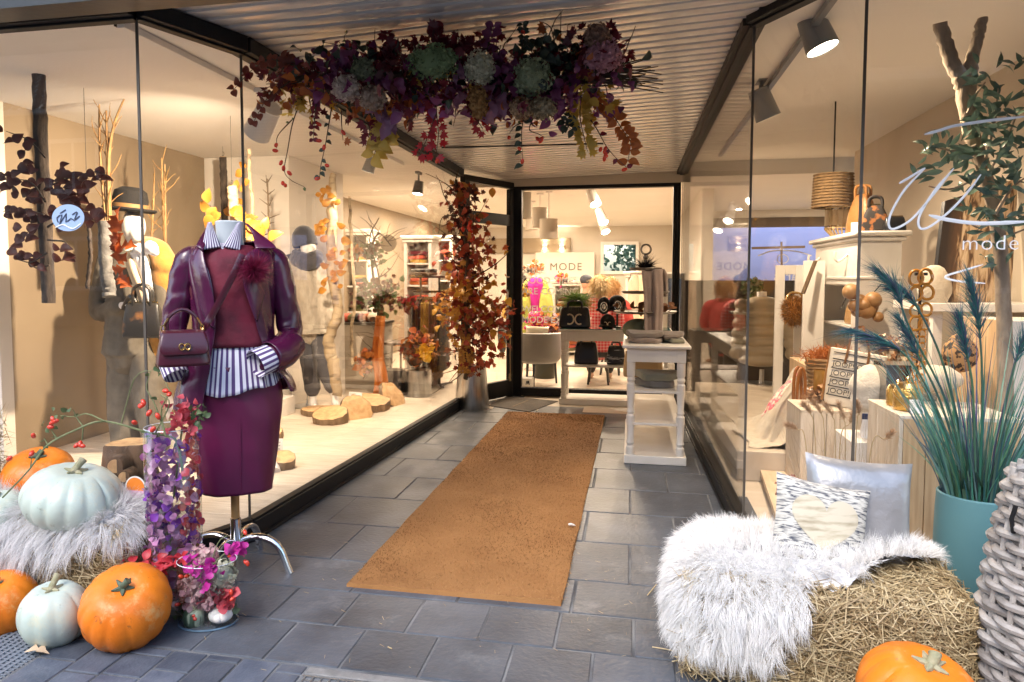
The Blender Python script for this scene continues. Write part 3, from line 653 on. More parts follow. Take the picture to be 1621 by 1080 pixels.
pumpkin('orange pumpkin behind the big white one on the straw bale', aY(62,752,2.76), .152, .225, 14, .045, pk_o, (.03,.016,stem_g), (.30,.12), .3)
pumpkin('small pale green pumpkin at the picture edge beside the sheepskin', aY(-4,815,2.50), .115, .19, 11, .085, pk_w, (.03,.014,stem_p), (.2,0), 0)
q = aY(1455,1106,2.10); pumpkin('orange pumpkin in front of the right straw bale', q, .155, .255, 15, .055, pk_o, (.03,.02,stem_p), (.22,.08), .4)
bark = M('log_bark', (.13,.085,.05), .9, c2=(.26,.18,.11), sc=26, det=8, bump=.9, bs=45, stretch=(1,1,.35)); cutw = M('cut_wood', (.62,.40,.20), .6, c2=(.44,.26,.12), sc=22, det=4, bump=.15, bs=60)
b = B(); b.lathe([(.10,0),(.105,.02),(.10,q.z-.125)], (q.x,q.y,0)); tag(build('log_slice', b, bark), 'log block under the orange pumpkin at the right bale', 'log')
b = B(); L = LEAF['oak']; F = frame(aZ(38,1033,.012), (.9,.3,0), (0,0,1), .085); b.add([tuple((F[:3,:3] @ v)+F[:3,3]) for v in L[0]], L[1]); tag(build('dry_leaf', b, M('dry_leaf', (.55,.40,.26), .7)), 'dry beige oak leaf lying on the scraper mat', 'leaf')
# ------------------------------------------------------------------ cushions, pot, basket
def pose(c, yaw, lean, roll): return Matrix.Translation(c) @ Matrix.Rotation(yaw,4,'Z') @ Matrix.Rotation(lean,4,'X') @ Matrix.Rotation(roll,4,'Y')
cs = wthing('cushion', 'silver satin cushion behind the heart cushion', 'cushion', aY(1358,818,2.80))
b = B(); b.cushion(.375,.43,.13, pose(aY(1358,820,2.80), .10, -.28, .09), 18); build('cover', b, M('silver_satin', (.40,.39,.40), .33, .45, c2=(.33,.33,.34), sc=4, bump=.8, bs=11), cs, angle=180)
ch = wthing('cushion', 'wood print cushion with a cream heart leaning on the silver cushion', 'cushion', aY(1298,838,2.66))
Xh = pose(aY(1297,838,2.665), .16, -.36, .20); hm, nt, p = nodes_of('bark_print'); L = nt.links
tc = N(nt,'TexCoord'); mp = N(nt,'Mapping'); mp.inputs['Scale'].default_value = (9,44,1); mp.inputs['Rotation'].default_value = (0,0,-.12); L.new(tc.outputs['UV'], mp.inputs[0])
t1 = N(nt,'TexNoise'); t1.inputs['Scale'].default_value = 1; t1.inputs['Detail'].default_value = 7; t1.inputs['Distortion'].default_value = .6; L.new(mp.outputs[0], t1.inputs[0])
r = ramp_node(nt, [(.03,.035,.05),(.03,.035,.06),(.20,.20,.20),(.48,.46,.41),(.60,.58,.52),(.33,.34,.37)]); L.new(t1.outputs[0], r.inputs[0])
for e, q in zip(r.color_ramp.elements, (.0,.34,.43,.52,.62,.8)): e.position = q
L.new(r.outputs[0], p.inputs[0]); p.inputs['Roughness'].default_value = .8
b = B(); b.cushion(.325,.335,.12, Xh, 18); build('cover', b, hm, ch, angle=180)
def cush_y(u, v, t): return -t/2*(max(0,(1-u**4)*(1-v**4)))**.5*(1+.05*math.sin(5*u+3*v))
out = [(16*math.sin(a)**3/17, (13*math.cos(a)-5*math.cos(2*a)-2*math.cos(3*a)-math.cos(4*a))/17+.12) for a in np.linspace(0, 2*PI, 48, endpoint=False)]
rings = []
for s in (1,.8,.6,.4,.2,.01): rings.append([Xh @ V(x*s*.118-.006, cush_y(x*s*.118/.1625, (z*s*.118+.006)/.1675, .12)-.003, z*s*.118+.006) for x, z in out])
b = B(); b.loft(rings); build('heart_print', b, M('cream_wood_print', (.56,.50,.38), .8, c2=(.30,.25,.16), sc=4, det=9, stretch=(3,1,16), lo=.46, hi=.74), ch)
b = B(); b.box((.135,.015,-.168), (.012,.004,.03), X=Xh); build('care_label', b, M('blue_label', (.03,.07,.30), .7), ch)
pc = aY(1549,790,3.10); pot = thing('plant_pot', 'matt teal plant pot holding artificial reed grass', 'plant pot', (pc.x,pc.y,0))
teal = M('teal_glaze', (.085,.20,.225), .5, c2=(.10,.23,.25), sc=2)
b = B(); b.lathe([(.125,0),(.138,.03),(.147,.25),(.143,.45),(.140,.515),(.134,.52),(.128,.515),(.126,.47),(.001,.46)], n=48); build('pot_wall', b, teal, pot)
b = B(); b.lathe([(.001,.468),(.126,.465)], n=24, cap=False); build('soil', b, M('soil', (.03,.02,.015), .95, bump=1, bs=60), pot)
rg = thing('reed_plant', 'teal and violet artificial reed grass with feathery plumes in the teal pot', 'reed plant', (pc.x,pc.y,.46)); 
gr_m = M('reed_blade', rough=.5, ramp=[(.03,.14,.10),(.07,.27,.20),(.03,.10,.13),(.16,.36,.28),(.06,.04,.13),(.07,.20,.08),(.20,.34,.24)])
n = 400; a = NR.uniform(0,2*PI,n); r0 = .11*NR.random(n)**.5; P = np.c_[r0*np.cos(a), r0*np.sin(a), np.zeros(n)]; D = np.c_[r0*np.cos(a)*2.6+NR.normal(0,.06,n), r0*np.sin(a)*2.6, np.ones(n)]
strands('reed_blade', P, D, NR.uniform(.25,.78,n), NR.uniform(.004,.010,n), gr_m, rg, 6, np.c_[D[:,:2]*NR.uniform(.2,1.0,(n,1)),-NR.random(n)*.3], kind='stuff')
stem_m = M('reed_stem', (.04,.10,.05), .5, c2=(.02,.06,.06), sc=8); plume_m = M('plume', rough=.6, ramp=[(.02,.13,.13),(.04,.24,.21),(.06,.04,.13),(.03,.16,.15),(.11,.06,.17)], trl=.3)
def w2l(t, p): return Vector(p)-t.location
for k, (pts, Y, big) in enumerate([([(1530,770),(1500,640),(1440,520),(1420,465),(1392,430)],2.95,1),([(1530,770),(1480,640),(1440,570),(1405,545),(1345,520)],2.9,1),([(1530,770),(1490,640),(1452,560),(1425,505)],2.95,.9),([(1540,770),(1500,600),(1470,520),(1440,470),(1425,460)],3.0,.8),
        ([(1552,770),(1555,620),(1550,520),(1535,440)],2.98,1.2),([(1545,770),(1540,620),(1530,560),(1518,500)],2.92,1.0),([(1570,770),(1590,650),(1612,560),(1640,500)],3.0,1.1)]):
    Pw = path([w2l(rg, aY(x, y, Y)) for x, y in pts], 20); Pw[0] = V(rnd.uniform(-.05,.05), rnd.uniform(-.05,.05), 0); b = B(); b.tube(Pw, [.0045,.003], 6); st = build('reed_stem', b, stem_m, rg)
    m = int(420*big); T = NR.random(m)**.8; Q = []; DD = []
    for t in T:
        i = int((.66+.34*t)*19); p = Pw[i]; d = (Pw[min(i+1,20)]-Pw[i-1]).normalized(); Q.append(p); DD.append(d+rdir()*.40*(1.25-t))
    strands('plume', Q, DD, NR.uniform(.07,.15,m)*big**.5, .0022, plume_m, st, 4, NR.normal(0,.12,(m,3))+np.array([0,0,-.30]))
bc = V(1.345,2.36,0); bk = thing('wicker_basket', 'large grey willow basket beside the teal pot', 'basket', bc)
wil = M('grey_willow', (.25,.22,.20), .55, c2=(.44,.41,.38), sc=14, det=6, bump=.3, bs=70, var=.15)
def br_(z): return interp(z, [0,.3,.55,.80,.9], [.28,.30,.27,.225,.21])
k = 0
for z in np.arange(.02, .775, .0265):
    b = B(); pts = [V((br_(z)+.010*(1 if k % 2 else -1)*math.cos(a*11)*1.0)*math.cos(a), (br_(z)+.010*(1 if k % 2 else -1)*math.cos(a*11))*math.sin(a), z+.006*math.sin(a*3+k)) for a in np.linspace(0, 2*PI, 110, endpoint=False)]
    b.tube(pts, .0125, 7, closed=True); build('willow_rod', b, wil, bk); k += 1
for a in np.linspace(0, 2*PI, 22, endpoint=False): b = B(); b.tube([V(br_(z)*math.cos(a), br_(z)*math.sin(a), z) for z in (.0,.2,.4,.6,.7,.785)], .009, 6); build('stake', b, wil, bk)
b = B(); b.tube([V(-.265,-.05,.62),V(-.272,-.05,.66),V(-.262,-.05,.70)], .006, 6); build('tie', b, black, bk)
# bits of dried hydrangea behind the heart cushion
hb = wthing('dried_hydrangea', 'small dried pink hydrangea head behind the heart cushion', 'dried flower', aY(1248,772,2.86)); q = aY(1252,775,2.86)
leaves('floret', 'petal', M('dry_pink', ramp=[(.35,.14,.10),(.50,.26,.20),(.42,.20,.12)], rough=.8), [frame(q+rdir()*.045, rdir(), rdir(), .016) for _ in range(160)], hb); b = B(); b.tube([q, q+V(.05,-.02,-.15), (q.x+.10,2.84,.36)], .003, 5); build('stalk', b, stem_p, hb)
# ------------------------------------------------------------------ runner and door mat
ru = thing('coir_runner', 'long worn orange brown coir runner leading to the shop entrance', 'runner', (-.74,2.9,0))
b = B(); n = 24; xw = lambda t, s: lerp(-1.205,-1.197,t) if s < 0 else lerp(-.268,-.239,t)
top = []
for i in range(n+1):
    t = i/n; y = lerp(2.92,7.1,t)
    top.append([V(xw(t,-1)+.74,y-2.9,0), V(xw(t,-1)+.74+.004*math.sin(i*2.1),y-2.9,.014)]+[V(lerp(xw(t,-1),xw(t,1),q)+.74+(.003*math.sin(i*1.7) if 0<q<1 else 0),y-2.9+.02*q*(1-t),.018) for q in (.01,.25,.5,.75,.99)]+[V(xw(t,1)+.74+.004*math.sin(i*1.3),y-2.9,.014), V(xw(t,1)+.74,y-2.9,0)])
b.loft(top, close=False); b.add([top[0][0],top[0][1],top[0][2],top[0][6],top[0][7],top[0][8]], [(0,1,2,3,4,5)])
coir = M('coir', (.34,.165,.055), .9, c2=(.26,.115,.032), sc=3.2, det=9, bump=.6, bs=220, lo=.3, hi=.7)
build('runner_backing', b, coir, ru)
n = 46000; Y = NR.uniform(.03,4.19,n); X = NR.uniform(-.46,.485,n); wear = .5+.5*np.sin(X*3+1)*np.sin(Y*1.3)
P = np.c_[X, Y, np.full(n,.016)]; D = NR.normal(0,.8,(n,3)); D[:,2] = np.abs(D[:,2])+.35
cm = M('coir_fibre', rough=.85, ramp=[(.24,.105,.03),(.44,.24,.095),(.33,.165,.055)], c2=(.36,.27,.17), sc=1.5, det=7, lo=.44, hi=.60)
strands('coir_pile', P, D, NR.uniform(.006,.013,n), .0022, cm, ru, 1, tip=.6)
dm = thing('doormat', 'dark worn rubber doormat lying askew in front of the shop door', 'doormat', aZ(822,640,0))
b = B(); qs = [aZ(*p)-dm.location for p in ((773,643),(838,653),(884,636),(803,628))]; b.prism([(p.x,p.y) for p in qs], 0, .008); build('mat_body', b, M('mat_brown', (.045,.032,.022), .8, bump=.5, bs=150), dm, bevel=.004)
b = B(); p0, p1 = lerp(qs[0],qs[1],.5), lerp(qs[3],qs[2],.5)
for k in range(14): q = lerp(p0,p1,.2+.045*k); b.box((q.x,q.y,.0085), (.02,.035,.001), rz=.5)
build('worn_print', b, M('worn_grey', (.16,.12,.08), .9), dm, smooth=False)
fz = aZ(905,832,.03); b = B(); [b.ball(fz+rdir()*.012, (.012,.008,.005), 7, 5) for _ in range(6)]; tag(build('fluff', b, M('white_wool'), remesh=.004), 'tuft of white fluff lying on the coir runner', 'fluff')
# ------------------------------------------------------------------ dress form
plum = M('plum_leather', (.082,.008,.045), .24, c2=(.055,.005,.030), sc=5, bump=.7, bs=10, spec=.6, coat=.3)
plum2 = M('plum_skirt', (.125,.010,.055), .36, c2=(.095,.008,.042), sc=5, bump=.25, bs=6, spec=.5)
knit = M('burgundy_velour', (.14,.004,.022), .75, c2=(.07,.002,.012), sc=9, bump=.5, bs=22)
bagm = M('burgundy_bag', (.060,.006,.016), .28, spec=.5, coat=.3, bump=.1, bs=120); gold = M('gold_metal', (.80,.52,.20), .25, 1)
def stripes(name, k, c1=(.72,.71,.78), c2=(.085,.045,.16), horiz=False, duty=.5):
    m, nt, p = nodes_of(name); L = nt.links; u = N(nt,'UVMap'); sx = N(nt,'SeparateXYZ'); L.new(u.outputs[0], sx.inputs[0])
    a = N(nt,'Math',operation='MULTIPLY',_1=k); L.new(sx.outputs[1 if horiz else 0], a.inputs[0]); f = N(nt,'Math',operation='FRACT'); L.new(a.outputs[0], f.inputs[0])
    g = N(nt,'Math',operation='GREATER_THAN',_1=duty); L.new(f.outputs[0], g.inputs[0]); x = N(nt,'Mix',data_type='RGBA'); x.inputs[6].default_value = rgba(c1); x.inputs[7].default_value = rgba(c2); L.new(g.outputs[0], x.inputs[0]); L.new(x.outputs[2], p.inputs[0])
    p.inputs['Roughness'].default_value = .7; MATS[name] = m; return m
shirt = stripes('striped_shirt', 54, duty=.55); cuffm = stripes('striped_cuff', 16, horiz=False)
collar_m = stripes('striped_collar', 7)
def ell(z, a, bf, bb, n=64, cx=0, cy=0, f0=0, f1=2*PI, ex=.86, wob=None):
    r = []
    for j in range(n):
        t = f0+(f1-f0)*j/(n if f1-f0 > 6.2 else n-1); s, c = math.sin(t), math.cos(t); w = wob(t, z) if wob else 0
        r.append(V(cx+(a+w)*math.copysign(abs(s)**ex, s), cy-((bf if c > 0 else bb)+w)*math.copysign(abs(c)**ex, c), z))
    return r
DF = thing('dress_form', 'dress form on a chrome foot wearing a plum leather blazer and skirt', 'dress form', (-1.772,2.985,0), math.radians(29))
neck_m = M('form_neck', (.55,.60,.63), .5); wood_p = M('honey_wood', (.55,.30,.11), .4, c2=(.45,.23,.08), sc=10, stretch=(1,1,.2))
b = B(); b.loft([ell(z, a, a*.9, a*.9, 28, 0, cy) for z, a, cy in ((1.40,.085,.0),(1.47,.066,.0),(1.53,.057,-.005),(1.585,.060,-.008),(1.598,.062,-.008),(1.604,.054,-.008),(1.606,.01,-.008))], cap=True); build('neck_block', b, neck_m, DF)
b = B(); b.lathe([(.019,.24),(.019,.46)], n=16); build('pole', b, wood_p, DF); b = B(); b.lathe([(.024,.10),(.024,.245),(.018,.25)], n=16); build('pole_sleeve', b, chrome, DF)
for k in range(4):
    a = PI/4+k*PI/2+.35; b = B(); b.tube(path([(0,0,.13),(.10*math.cos(a),.10*math.sin(a),.165),(.20*math.cos(a),.20*math.sin(a),.13),(.26*math.cos(a),.26*math.sin(a),.0)], 12), .017, 10, flat=.6); build('foot_leg', b, chrome, DF)
sk = lambda z: interp(z, [.385,.5,.65,.8,.95], [.158,.172,.190,.205,.195])
b = B(); b.loft([ell(z, sk(z), .125+.02*(z-.38), .12, 72, .01, wob=lambda t, z: .005*math.sin(5*t+z*9)*(1.1-z)+.0035*math.sin(26*z+2.5*math.sin(2*t))*math.exp(-((z-.78)/.13)**2)+.002*math.sin(11*t+17*z)) for z in np.linspace(.385,.96,40)]); build('skirt', b, plum2, DF, solid=.004)
b = B(); b.tube([(.03,-.142,.955),(.032,-.134,.7),(.03,-.127,.39)], .003, 5); build('skirt_seam', b, plum2, DF)
# shirt tail
def hemw(t): return .012*math.sin(7*t)+.02*math.cos(t)
b = B(); R0 = []
for i in range(15):
    u = i/14; ring = ell(0, lerp(.155,.205,u), lerp(.122,.160,u), .11, 120, .015, wob=lambda t, z: .006*u*math.sin(15*t)+.004*u*math.sin(23*t+1))
    for j, p in enumerate(ring): t = 2*PI*j/120; p.z = lerp(1.09, .84+.05*max(0,math.sin(t))*1.0+.008*math.sin(6*t), u)
    R0.append(ring)
b.loft(R0); build('shirt', b, shirt, DF, solid=.002)
swa = lambda z: interp(z, [1.04,1.15,1.3,1.42,1.5], [.172,.168,.18,.165,.075]); swb = lambda z: interp(z, [1.04,1.15,1.3,1.42,1.5], [.138,.132,.140,.115,.07])
b = B(); b.loft([ell(z, swa(z), swb(z), swb(z)*.85, 72, .01, wob=lambda t, z: .003*math.sin(9*t+z*30)) for z in np.linspace(1.045,1.495,24)]); build('sweater', b, knit, DF, solid=.004)
# blazer shell, open at the front
ja = lambda z: interp(z, [.80,.88,.95,1.1,1.3,1.42,1.475,1.50,1.515], [.268,.245,.210,.172,.178,.186,.182,.14,.10]); jb = lambda z: interp(z, [.80,.95,1.1,1.3,1.42,1.475,1.50,1.515], [.18,.160,.150,.158,.135,.10,.08,.07])
oL = lambda z: math.radians(interp(z, [.78,.95,1.1,1.22,1.38,1.5], [26,25,22,18,27,50])); oR = lambda z: math.radians(interp(z, [.78,.86,.95,1.05,1.15,1.25,1.38,1.5], [60,56,47,40,30,22,26,50]))
rings = []
for z in list(np.linspace(.79,1.46,30))+[1.48,1.495,1.508,1.515]:
    hem = .03*math.exp(-((z-.79)/.05)**2); ring = ell(z, ja(z), jb(z), jb(z)*.85, 84, .01, 0, oR(z), 2*PI-oL(z), wob=lambda t, z: .009*math.sin(6*t+z*8)*max(0,(1.15-z))*1.4+.003*math.sin(13*t+z*31))
    for j, p in enumerate(ring):
        u = j/83; p.z += (-.02*(u > .5)+(.045*(1-u)**2))*math.exp(-((z-.79)/.12)**2)
    rings.append(ring)
b = B(); b.loft(rings, close=False); build('blazer_body', b, plum, DF, solid=.007, sub=1, angle=180)
def jsurf(x, z, off): q = min(.97, abs(x-.01)/ja(z)); return V(x, -jb(z)*(1-q**(1/.86*2))**.5-off if q < .97 else -.02-off, z)
def plate(name, Ls, Rs, off, mat, nx=6, parent=DF, thick=.006, uvf=None, surf=jsurf, offr=None):
    g = []
    for (x0,z0), (x1,z1) in zip(Ls, Rs): g.append([surf(lerp(x0,x1,k/nx), lerp(z0,z1,k/nx), lerp(off, offr if offr is not None else off, k/nx)+.006*math.sin(PI*k/nx)) for k in range(nx+1)])
    b = B(); b.loft(g, close=False); return build(name, b, mat, parent, solid=thick, sub=1, angle=180)
colsurf = lambda x, z, off: V(x, .03-1.0*(1.6-z)-off, z)
def px2(x, y): return ((x-352)/352.0, 1.35+(440-y)/352.0)
def P2(*a): return [px2(*p) for p in a]
plate('lapel', P2((306,388),(284,405),(287,425),(292,450),(303,480),(320,512)), P2((313,392),(316,408),(321,430),(327,455),(333,485),(330,520)), .010, plum, offr=.018)
plate('lapel', P2((385,398),(372,405),(368,430),(372,455),(380,480),(388,505)), P2((398,388),(428,398),(420,430),(408,455),(398,480),(392,510)), .016, plum, offr=.010)
plate('collar', P2((322,352),(316,366),(306,384),(304,392)), P2((326,356),(321,372),(318,386),(315,400)), .004, plum, surf=colsurf); plate('collar', P2((374,352),(382,362),(390,378),(388,396)), P2((378,352),(394,368),(418,385),(424,394)), .004, plum, surf=colsurf)
csurf = lambda x, z, off: V(x, -.066-off-.15*max(0,1.53-z)+.30*abs(x)*abs(x)*8*.3, z)
for nm, Lp, Rp in (('shirt_collar', P2((321,354),(316,376),(311,399)), P2((327,353),(333,374),(341,394))), ('shirt_collar', P2((365,353),(354,374),(341,393)), P2((370,353),(370,376),(369,400)))):
    plate(nm, Lp, Rp, .012, collar_m, 8, thick=.004, surf=csurf)
plate('shirt_neck', P2((335,386),(337,392),(342,399)), P2((349,386),(347,392),(343,399)), .001, collar_m, 4, thick=.003, surf=csurf)
def sleeve(name, pts, rad, mat, n=44, sides=22, parent=DF, wr=.09, seed=0, flat=.92, solid=.005):
    P = path(pts, n); R = np.interp(np.linspace(0,1,n+1), np.linspace(0,1,len(rad)), rad); b = B(); b.tube(P, list(R), sides, flat=flat)
    b.f = b.f[:-2]; b.m = b.m[:-2]; b.uv = b.uv[:-2]
    for i in range(n+1):
        for j in range(sides):
            k = i*sides+j; c = P[i]; v = Vector(b.v[k]); a = 2*PI*j/sides; u = i/n
            w = 1+wr*(.5*math.sin(u*34+2.2*math.sin(a+seed)+seed)+.5*math.sin(u*55+3*math.cos(a)+seed*2))*math.exp(-((u-.55)/.28)**2)+.02*math.sin(u*20+a*3); b.v[k] = tuple(c+(v-c)*w)
    return build(name, b, mat, parent, solid=solid, sub=1, angle=180)
sleeve('sleeve', [(-.120,.005,1.462),(-.178,.008,1.425),(-.214,.012,1.27),(-.246,.0,1.09),(-.236,-.06,.985)], [.030,.058,.060,.056,.070], plum, seed=1)
sleeve('sleeve', [(.140,.005,1.462),(.198,.008,1.425),(.232,.015,1.27),(.256,.02,1.10),(.218,-.09,1.015),(.16,-.15,.99)], [.030,.058,.060,.058,.070,.062], plum, seed=2.3)
sleeve('turned_cuff', [(.262,-.04,1.055),(.215,-.10,1.015),(.155,-.155,1.0)], [.074,.080,.072], plum, 8, 20, wr=0)
sleeve('shirt_cuff', [(.165,-.145,1.0),(.10,-.185,.975)], [.062,.066], cuffm, 6, 20, wr=0, solid=.003); sleeve('shirt_cuff', [(-.255,-.06,.99),(-.225,-.10,.925)], [.052,.055], cuffm, 6, 20, wr=0, solid=.003)
b = B(); b.ball((.10,-.215,.965), (.03,.02,.02)); 
plate('pocket_flap', [(.115,.985),(.115,.94)], [(.20,.99),(.20,.945)], .004, plum, 4)
# crossbody bag and fur brooch
LW = DF.matrix_basis if False else Matrix.Translation(DF.location) @ Matrix.Rotation(math.radians(29),4,'Z')
bag = thing('handbag', 'small burgundy crossbody handbag hanging on the dress form', 'handbag', LW @ V(-.185,-.235,.985), math.radians(40))
def trap(w0, w1, d0, d1, h, z0=0, n=1): return [[V(s*w/2, -d/2, z), V(w/2*s, d/2, z)] for s, w, d, z in ()]
b = B(); R = []
for z, w, d in ((0,.205,.105),(.004,.215,.115),(.07,.20,.095),(.135,.165,.062),(.142,.15,.05)): R.append(ell(z, w/2, d/2, d/2, 40, ex=.38))
b.loft(R, cap=True); build('bag_body', b, bagm, bag, sub=1)
b = B(); b.loft([[V(x, y, z) for x in np.linspace(-.088,.088,9)*s] for y, z, s in ((.03,.147,.92),(-.01,.150,.92),(-.035,.142,.95),(-.052,.105,1.05),(-.060,.062,1.12),(-.061,.050,.9))], close=False); build('bag_flap', b, bagm, bag, solid=.006, sub=1)
b = B(); b.tube(path([(-.06,0,.14),(-.055,0,.20),(0,0,.235),(.055,0,.20),(.06,0,.14)], 16), .008, 8); build('handle', b, bagm, bag)
b = B(); [b.tube([(s*.011+.010*math.cos(a),-.066,.085+.013*math.sin(a)) for a in np.linspace(0,2*PI,14,endpoint=False)], .0028, 6, closed=True) for s in (-1,1)]; b.bar((-.014,-.067,.075),(.014,-.067,.096),.004,.003); build('clasp', b, gold, bag)
for s in (-1, 1): b = B(); b.tube([(s*.075+.011*math.cos(a)*.6,-.005,.155+.016*math.sin(a)) for a in np.linspace(0,2*PI,14,endpoint=False)], .0032, 6, closed=True); b.tube([(s*.072,-.005,.17),(s*.055,-.01,.20)], .004, 6); build('ring', b, gold, bag)
iv = Matrix.Rotation(math.radians(-40),4,'Z') @ Matrix.Translation(-bag.location)
sp = [(.055,-.155,1.45),(.025,-.178,1.38),(-.03,-.182,1.27),(-.085,-.185,1.17),(-.108,-.225,1.135)]
b = B(); b.tube([iv @ (LW @ V(*p)) for p in path(sp, 16)], .0145, 6, flat=.25, ref=(0,1,0)); build('strap', b, bagm, bag)
b = B(); b.tube([iv @ (LW @ V(*p)) for p in ((-.105,-.225,1.14),(-.12,-.228,1.115),(-.128,-.23,1.095))], [.005,.009,.005], 8); build('snap_hook', b, gold, bag)
pm = thing('fur_brooch', 'round burgundy fur pompom brooch on the blazer lapel', 'brooch', LW @ V(.10,-.175,1.385))
n = 2600; D = NR.normal(size=(n,3)); strands('fur', np.zeros((n,3)), D, NR.uniform(.045,.085,n), .0022, M('burgundy_fur', rough=.7, ramp=[(.16,.006,.035),(.30,.012,.07),(.08,.003,.018)], trl=.25), pm, 3, NR.normal(0,.25,(n,3)))
# ------------------------------------------------------------------ glass vases with flowers
vglass = glass_mat('vase_glass', (.955,.975,.98), .07)
def glass_wall(b, prof, c, th, n=40, sx=1, sy=1): b.lathe(prof+[(max(.001,r-th), z) for r, z in prof[::-1]], c, n, sx=sx, sy=sy)
tv = aY(275,800,2.60); tvs = thing('glass_vase', 'tall clear cylinder vase lined with violet and red petals', 'vase', (tv.x,tv.y,0))
b = B(); b.lathe([(.001,.0),(.106,0),(.108,.02),(.108,.745),(.104,.75),(.101,.745),(.100,.03),(.001,.028)], n=44, cap=False); build('glass_wall', b, vglass, tvs)
b = B(); b.tube([(.104*math.cos(a),.104*math.sin(a),.748) for a in np.linspace(0,2*PI,40,endpoint=False)], .0016, 6, closed=True); build('rim', b, M('glass_rim', (.75,.80,.82), .1, spec=.8), tvs)
pet = {'mauve': M('mauve_petal', ramp=[(.46,.16,.36),(.60,.32,.50),(.36,.09,.28)], rough=.6, trl=.3), 'violet': M('violet_petal', ramp=[(.14,.02,.30),(.24,.04,.40),(.08,.01,.18)], rough=.6, trl=.3), 'red': M('red_petal', ramp=[(.55,.03,.06),(.62,.10,.12),(.40,.02,.05)], rough=.6, trl=.3),
       'pink': M('dusty_pink', ramp=[(.50,.24,.28),(.62,.42,.40),(.42,.20,.22)], rough=.7, trl=.3), 'cream': M('cream_petal', ramp=[(.52,.50,.36),(.60,.58,.46),(.40,.42,.28)], rough=.7, trl=.3), 'magenta': M('magenta_petal', ramp=[(.42,.01,.22),(.55,.03,.32)], rough=.5, trl=.3)}
fb = {k: [] for k in pet}; T29 = math.radians(-60)
for k in range(620):
    a = rnd.uniform(0,2*PI); z = rnd.uniform(.06,.73); R = .096-rnd.random()*.02; rel = math.cos(a-T29-.55); 
    c = 'red' if (math.sin(a-T29) > .35 and z > .3 and rnd.random() < .55) else ('violet' if rnd.random() < (.5 if math.sin(a-T29) > .3 else .22) else 'mauve')
    if z < .22: c = rnd.choice(['pink','pink','cream','mauve'])
    nrm = V(math.cos(a), math.sin(a), rnd.uniform(-.3,.3)); fb[c].append(frame((R*math.cos(a),R*math.sin(a),z), rdir()-nrm*.2, nrm+rdir()*.35, rnd.uniform(.024,.042)))
leaf_objs('petal', pet['mauve'], fb['mauve'][:110], tvs, 'petal'); leaf_objs('petal', pet['violet'], fb['violet'][:70], tvs, 'petal'); leaf_objs('petal', pet['red'], fb['red'][:60], tvs, 'petal')
for c, st in (('mauve',110),('violet',70),('red',60),('pink',0),('cream',0)): leaves(c+'_petals', 'petal', pet[c], fb[c][st:], tvs)
gstem = M('green_stem', (.10,.13,.05), .6, c2=(.20,.22,.10), sc=20); hip = M('rosehip', (.62,.045,.02), .25, spec=.6); gleaf = M('small_leaf', ramp=[(.05,.10,.04),(.12,.17,.07),(.08,.12,.05)], rough=.5, trl=.25)
def hips(parent, spots, r=.010):
    for p in spots: b = B(); d = rdir(); b.ball(p, (r*.85,r*.85,r*1.35), 10, 7, X=d.to_track_quat('Z','Y').to_matrix().to_4x4()); build('rosehip', b, hip, parent)
rb = wthing('rosehip_branch', 'thin rosehip branch with red hips arching out of the tall vase', 'branch', (tv.x,tv.y,.7))
mp_ = [(292,760,2.55),(280,700,2.55),(262,690,2.55),(235,685,2.52),(165,667,2.48),(120,681,2.44),(75,705,2.40),(45,745,2.36),(4,788,2.34)]
b = B(); main = path([aY(*p) for p in mp_], 30); b.tube(main, [.0055,.003], 6); sub = [[(165,667),(138,655),(118,660),(95,658)],[(132,676),(122,662),(115,648)],[(132,676),(130,695),(127,703)],[(90,694),(82,682),(80,674)],[(75,703),(70,694)],[(262,690),(245,640),(232,615),(238,590)],[(262,690),(255,650),(268,622),(262,605)],[(192,670),(200,640),(212,600),(228,588),(240,588)],[(48,742),(50,725)],[(245,688),(268,640),(255,625)]]
ends = []
for s in sub: q = [aY(x, y, 2.47) for x, y in s]; b.tube(path(q, 8), [.0032,.0018], 5); ends.append(q[-1])
build('stems', b, gstem, rb); hp = [aY(x, y, 2.46) for x, y in [(84,664),(82,670),(88,667),(53,690),(122,705),(127,703),(130,706),(80,676),(50,718),(262,619),(268,624),(213,669),(226,641),(222,643),(227,637),(236,654),(250,659),(242,680),(15,726)]]; hips(rb, hp, .011)
leaves('leaflets', 'ovate', gleaf, [frame(rnd.choice(main[2:14]+ends)+rdir()*.03, rdir(), rdir(), rnd.uniform(.022,.034)) for _ in range(26)], rb, stuff=False)
fl = wthing('flower_spray', 'spray of red blooms and berries rising out of the tall vase', 'flowers', (tv.x,tv.y,.75)); q0 = aY(288,665,2.56)
fr = [frame(q0+V(rnd.gauss(0,.028),rnd.gauss(0,.03),rnd.gauss(0,.035)), rdir(), rdir(), rnd.uniform(.022,.04)) for _ in range(60)]; leaf_objs('petal', pet['red'], fr, fl, 'petal')
b = B(); b.tube([V(tv.x,tv.y,.45), q0+V(0,0,-.03), q0], .004, 6); b.tube(path([q0, aY(305,655,2.56), aY(318,640,2.56)], 6), .0025, 5); build('stems', b, gstem, fl)
leaves('leaflets', 'ovate', gleaf, [frame(aY(rnd.uniform(298,325), rnd.uniform(635,680), 2.56), rdir(), rdir(), .03) for _ in range(16)], fl, stuff=False)
b = B(); b.loft([[aY(268+dx, 620+i*9, 2.57)+V(0,.01*math.sin(i),0) for dx in (-1-5*math.sin(PI*i/5), 1+4*math.sin(PI*i/5))] for i in range(6)], close=False); build('dry_leaf', b, M('dry_leaf'), fl)
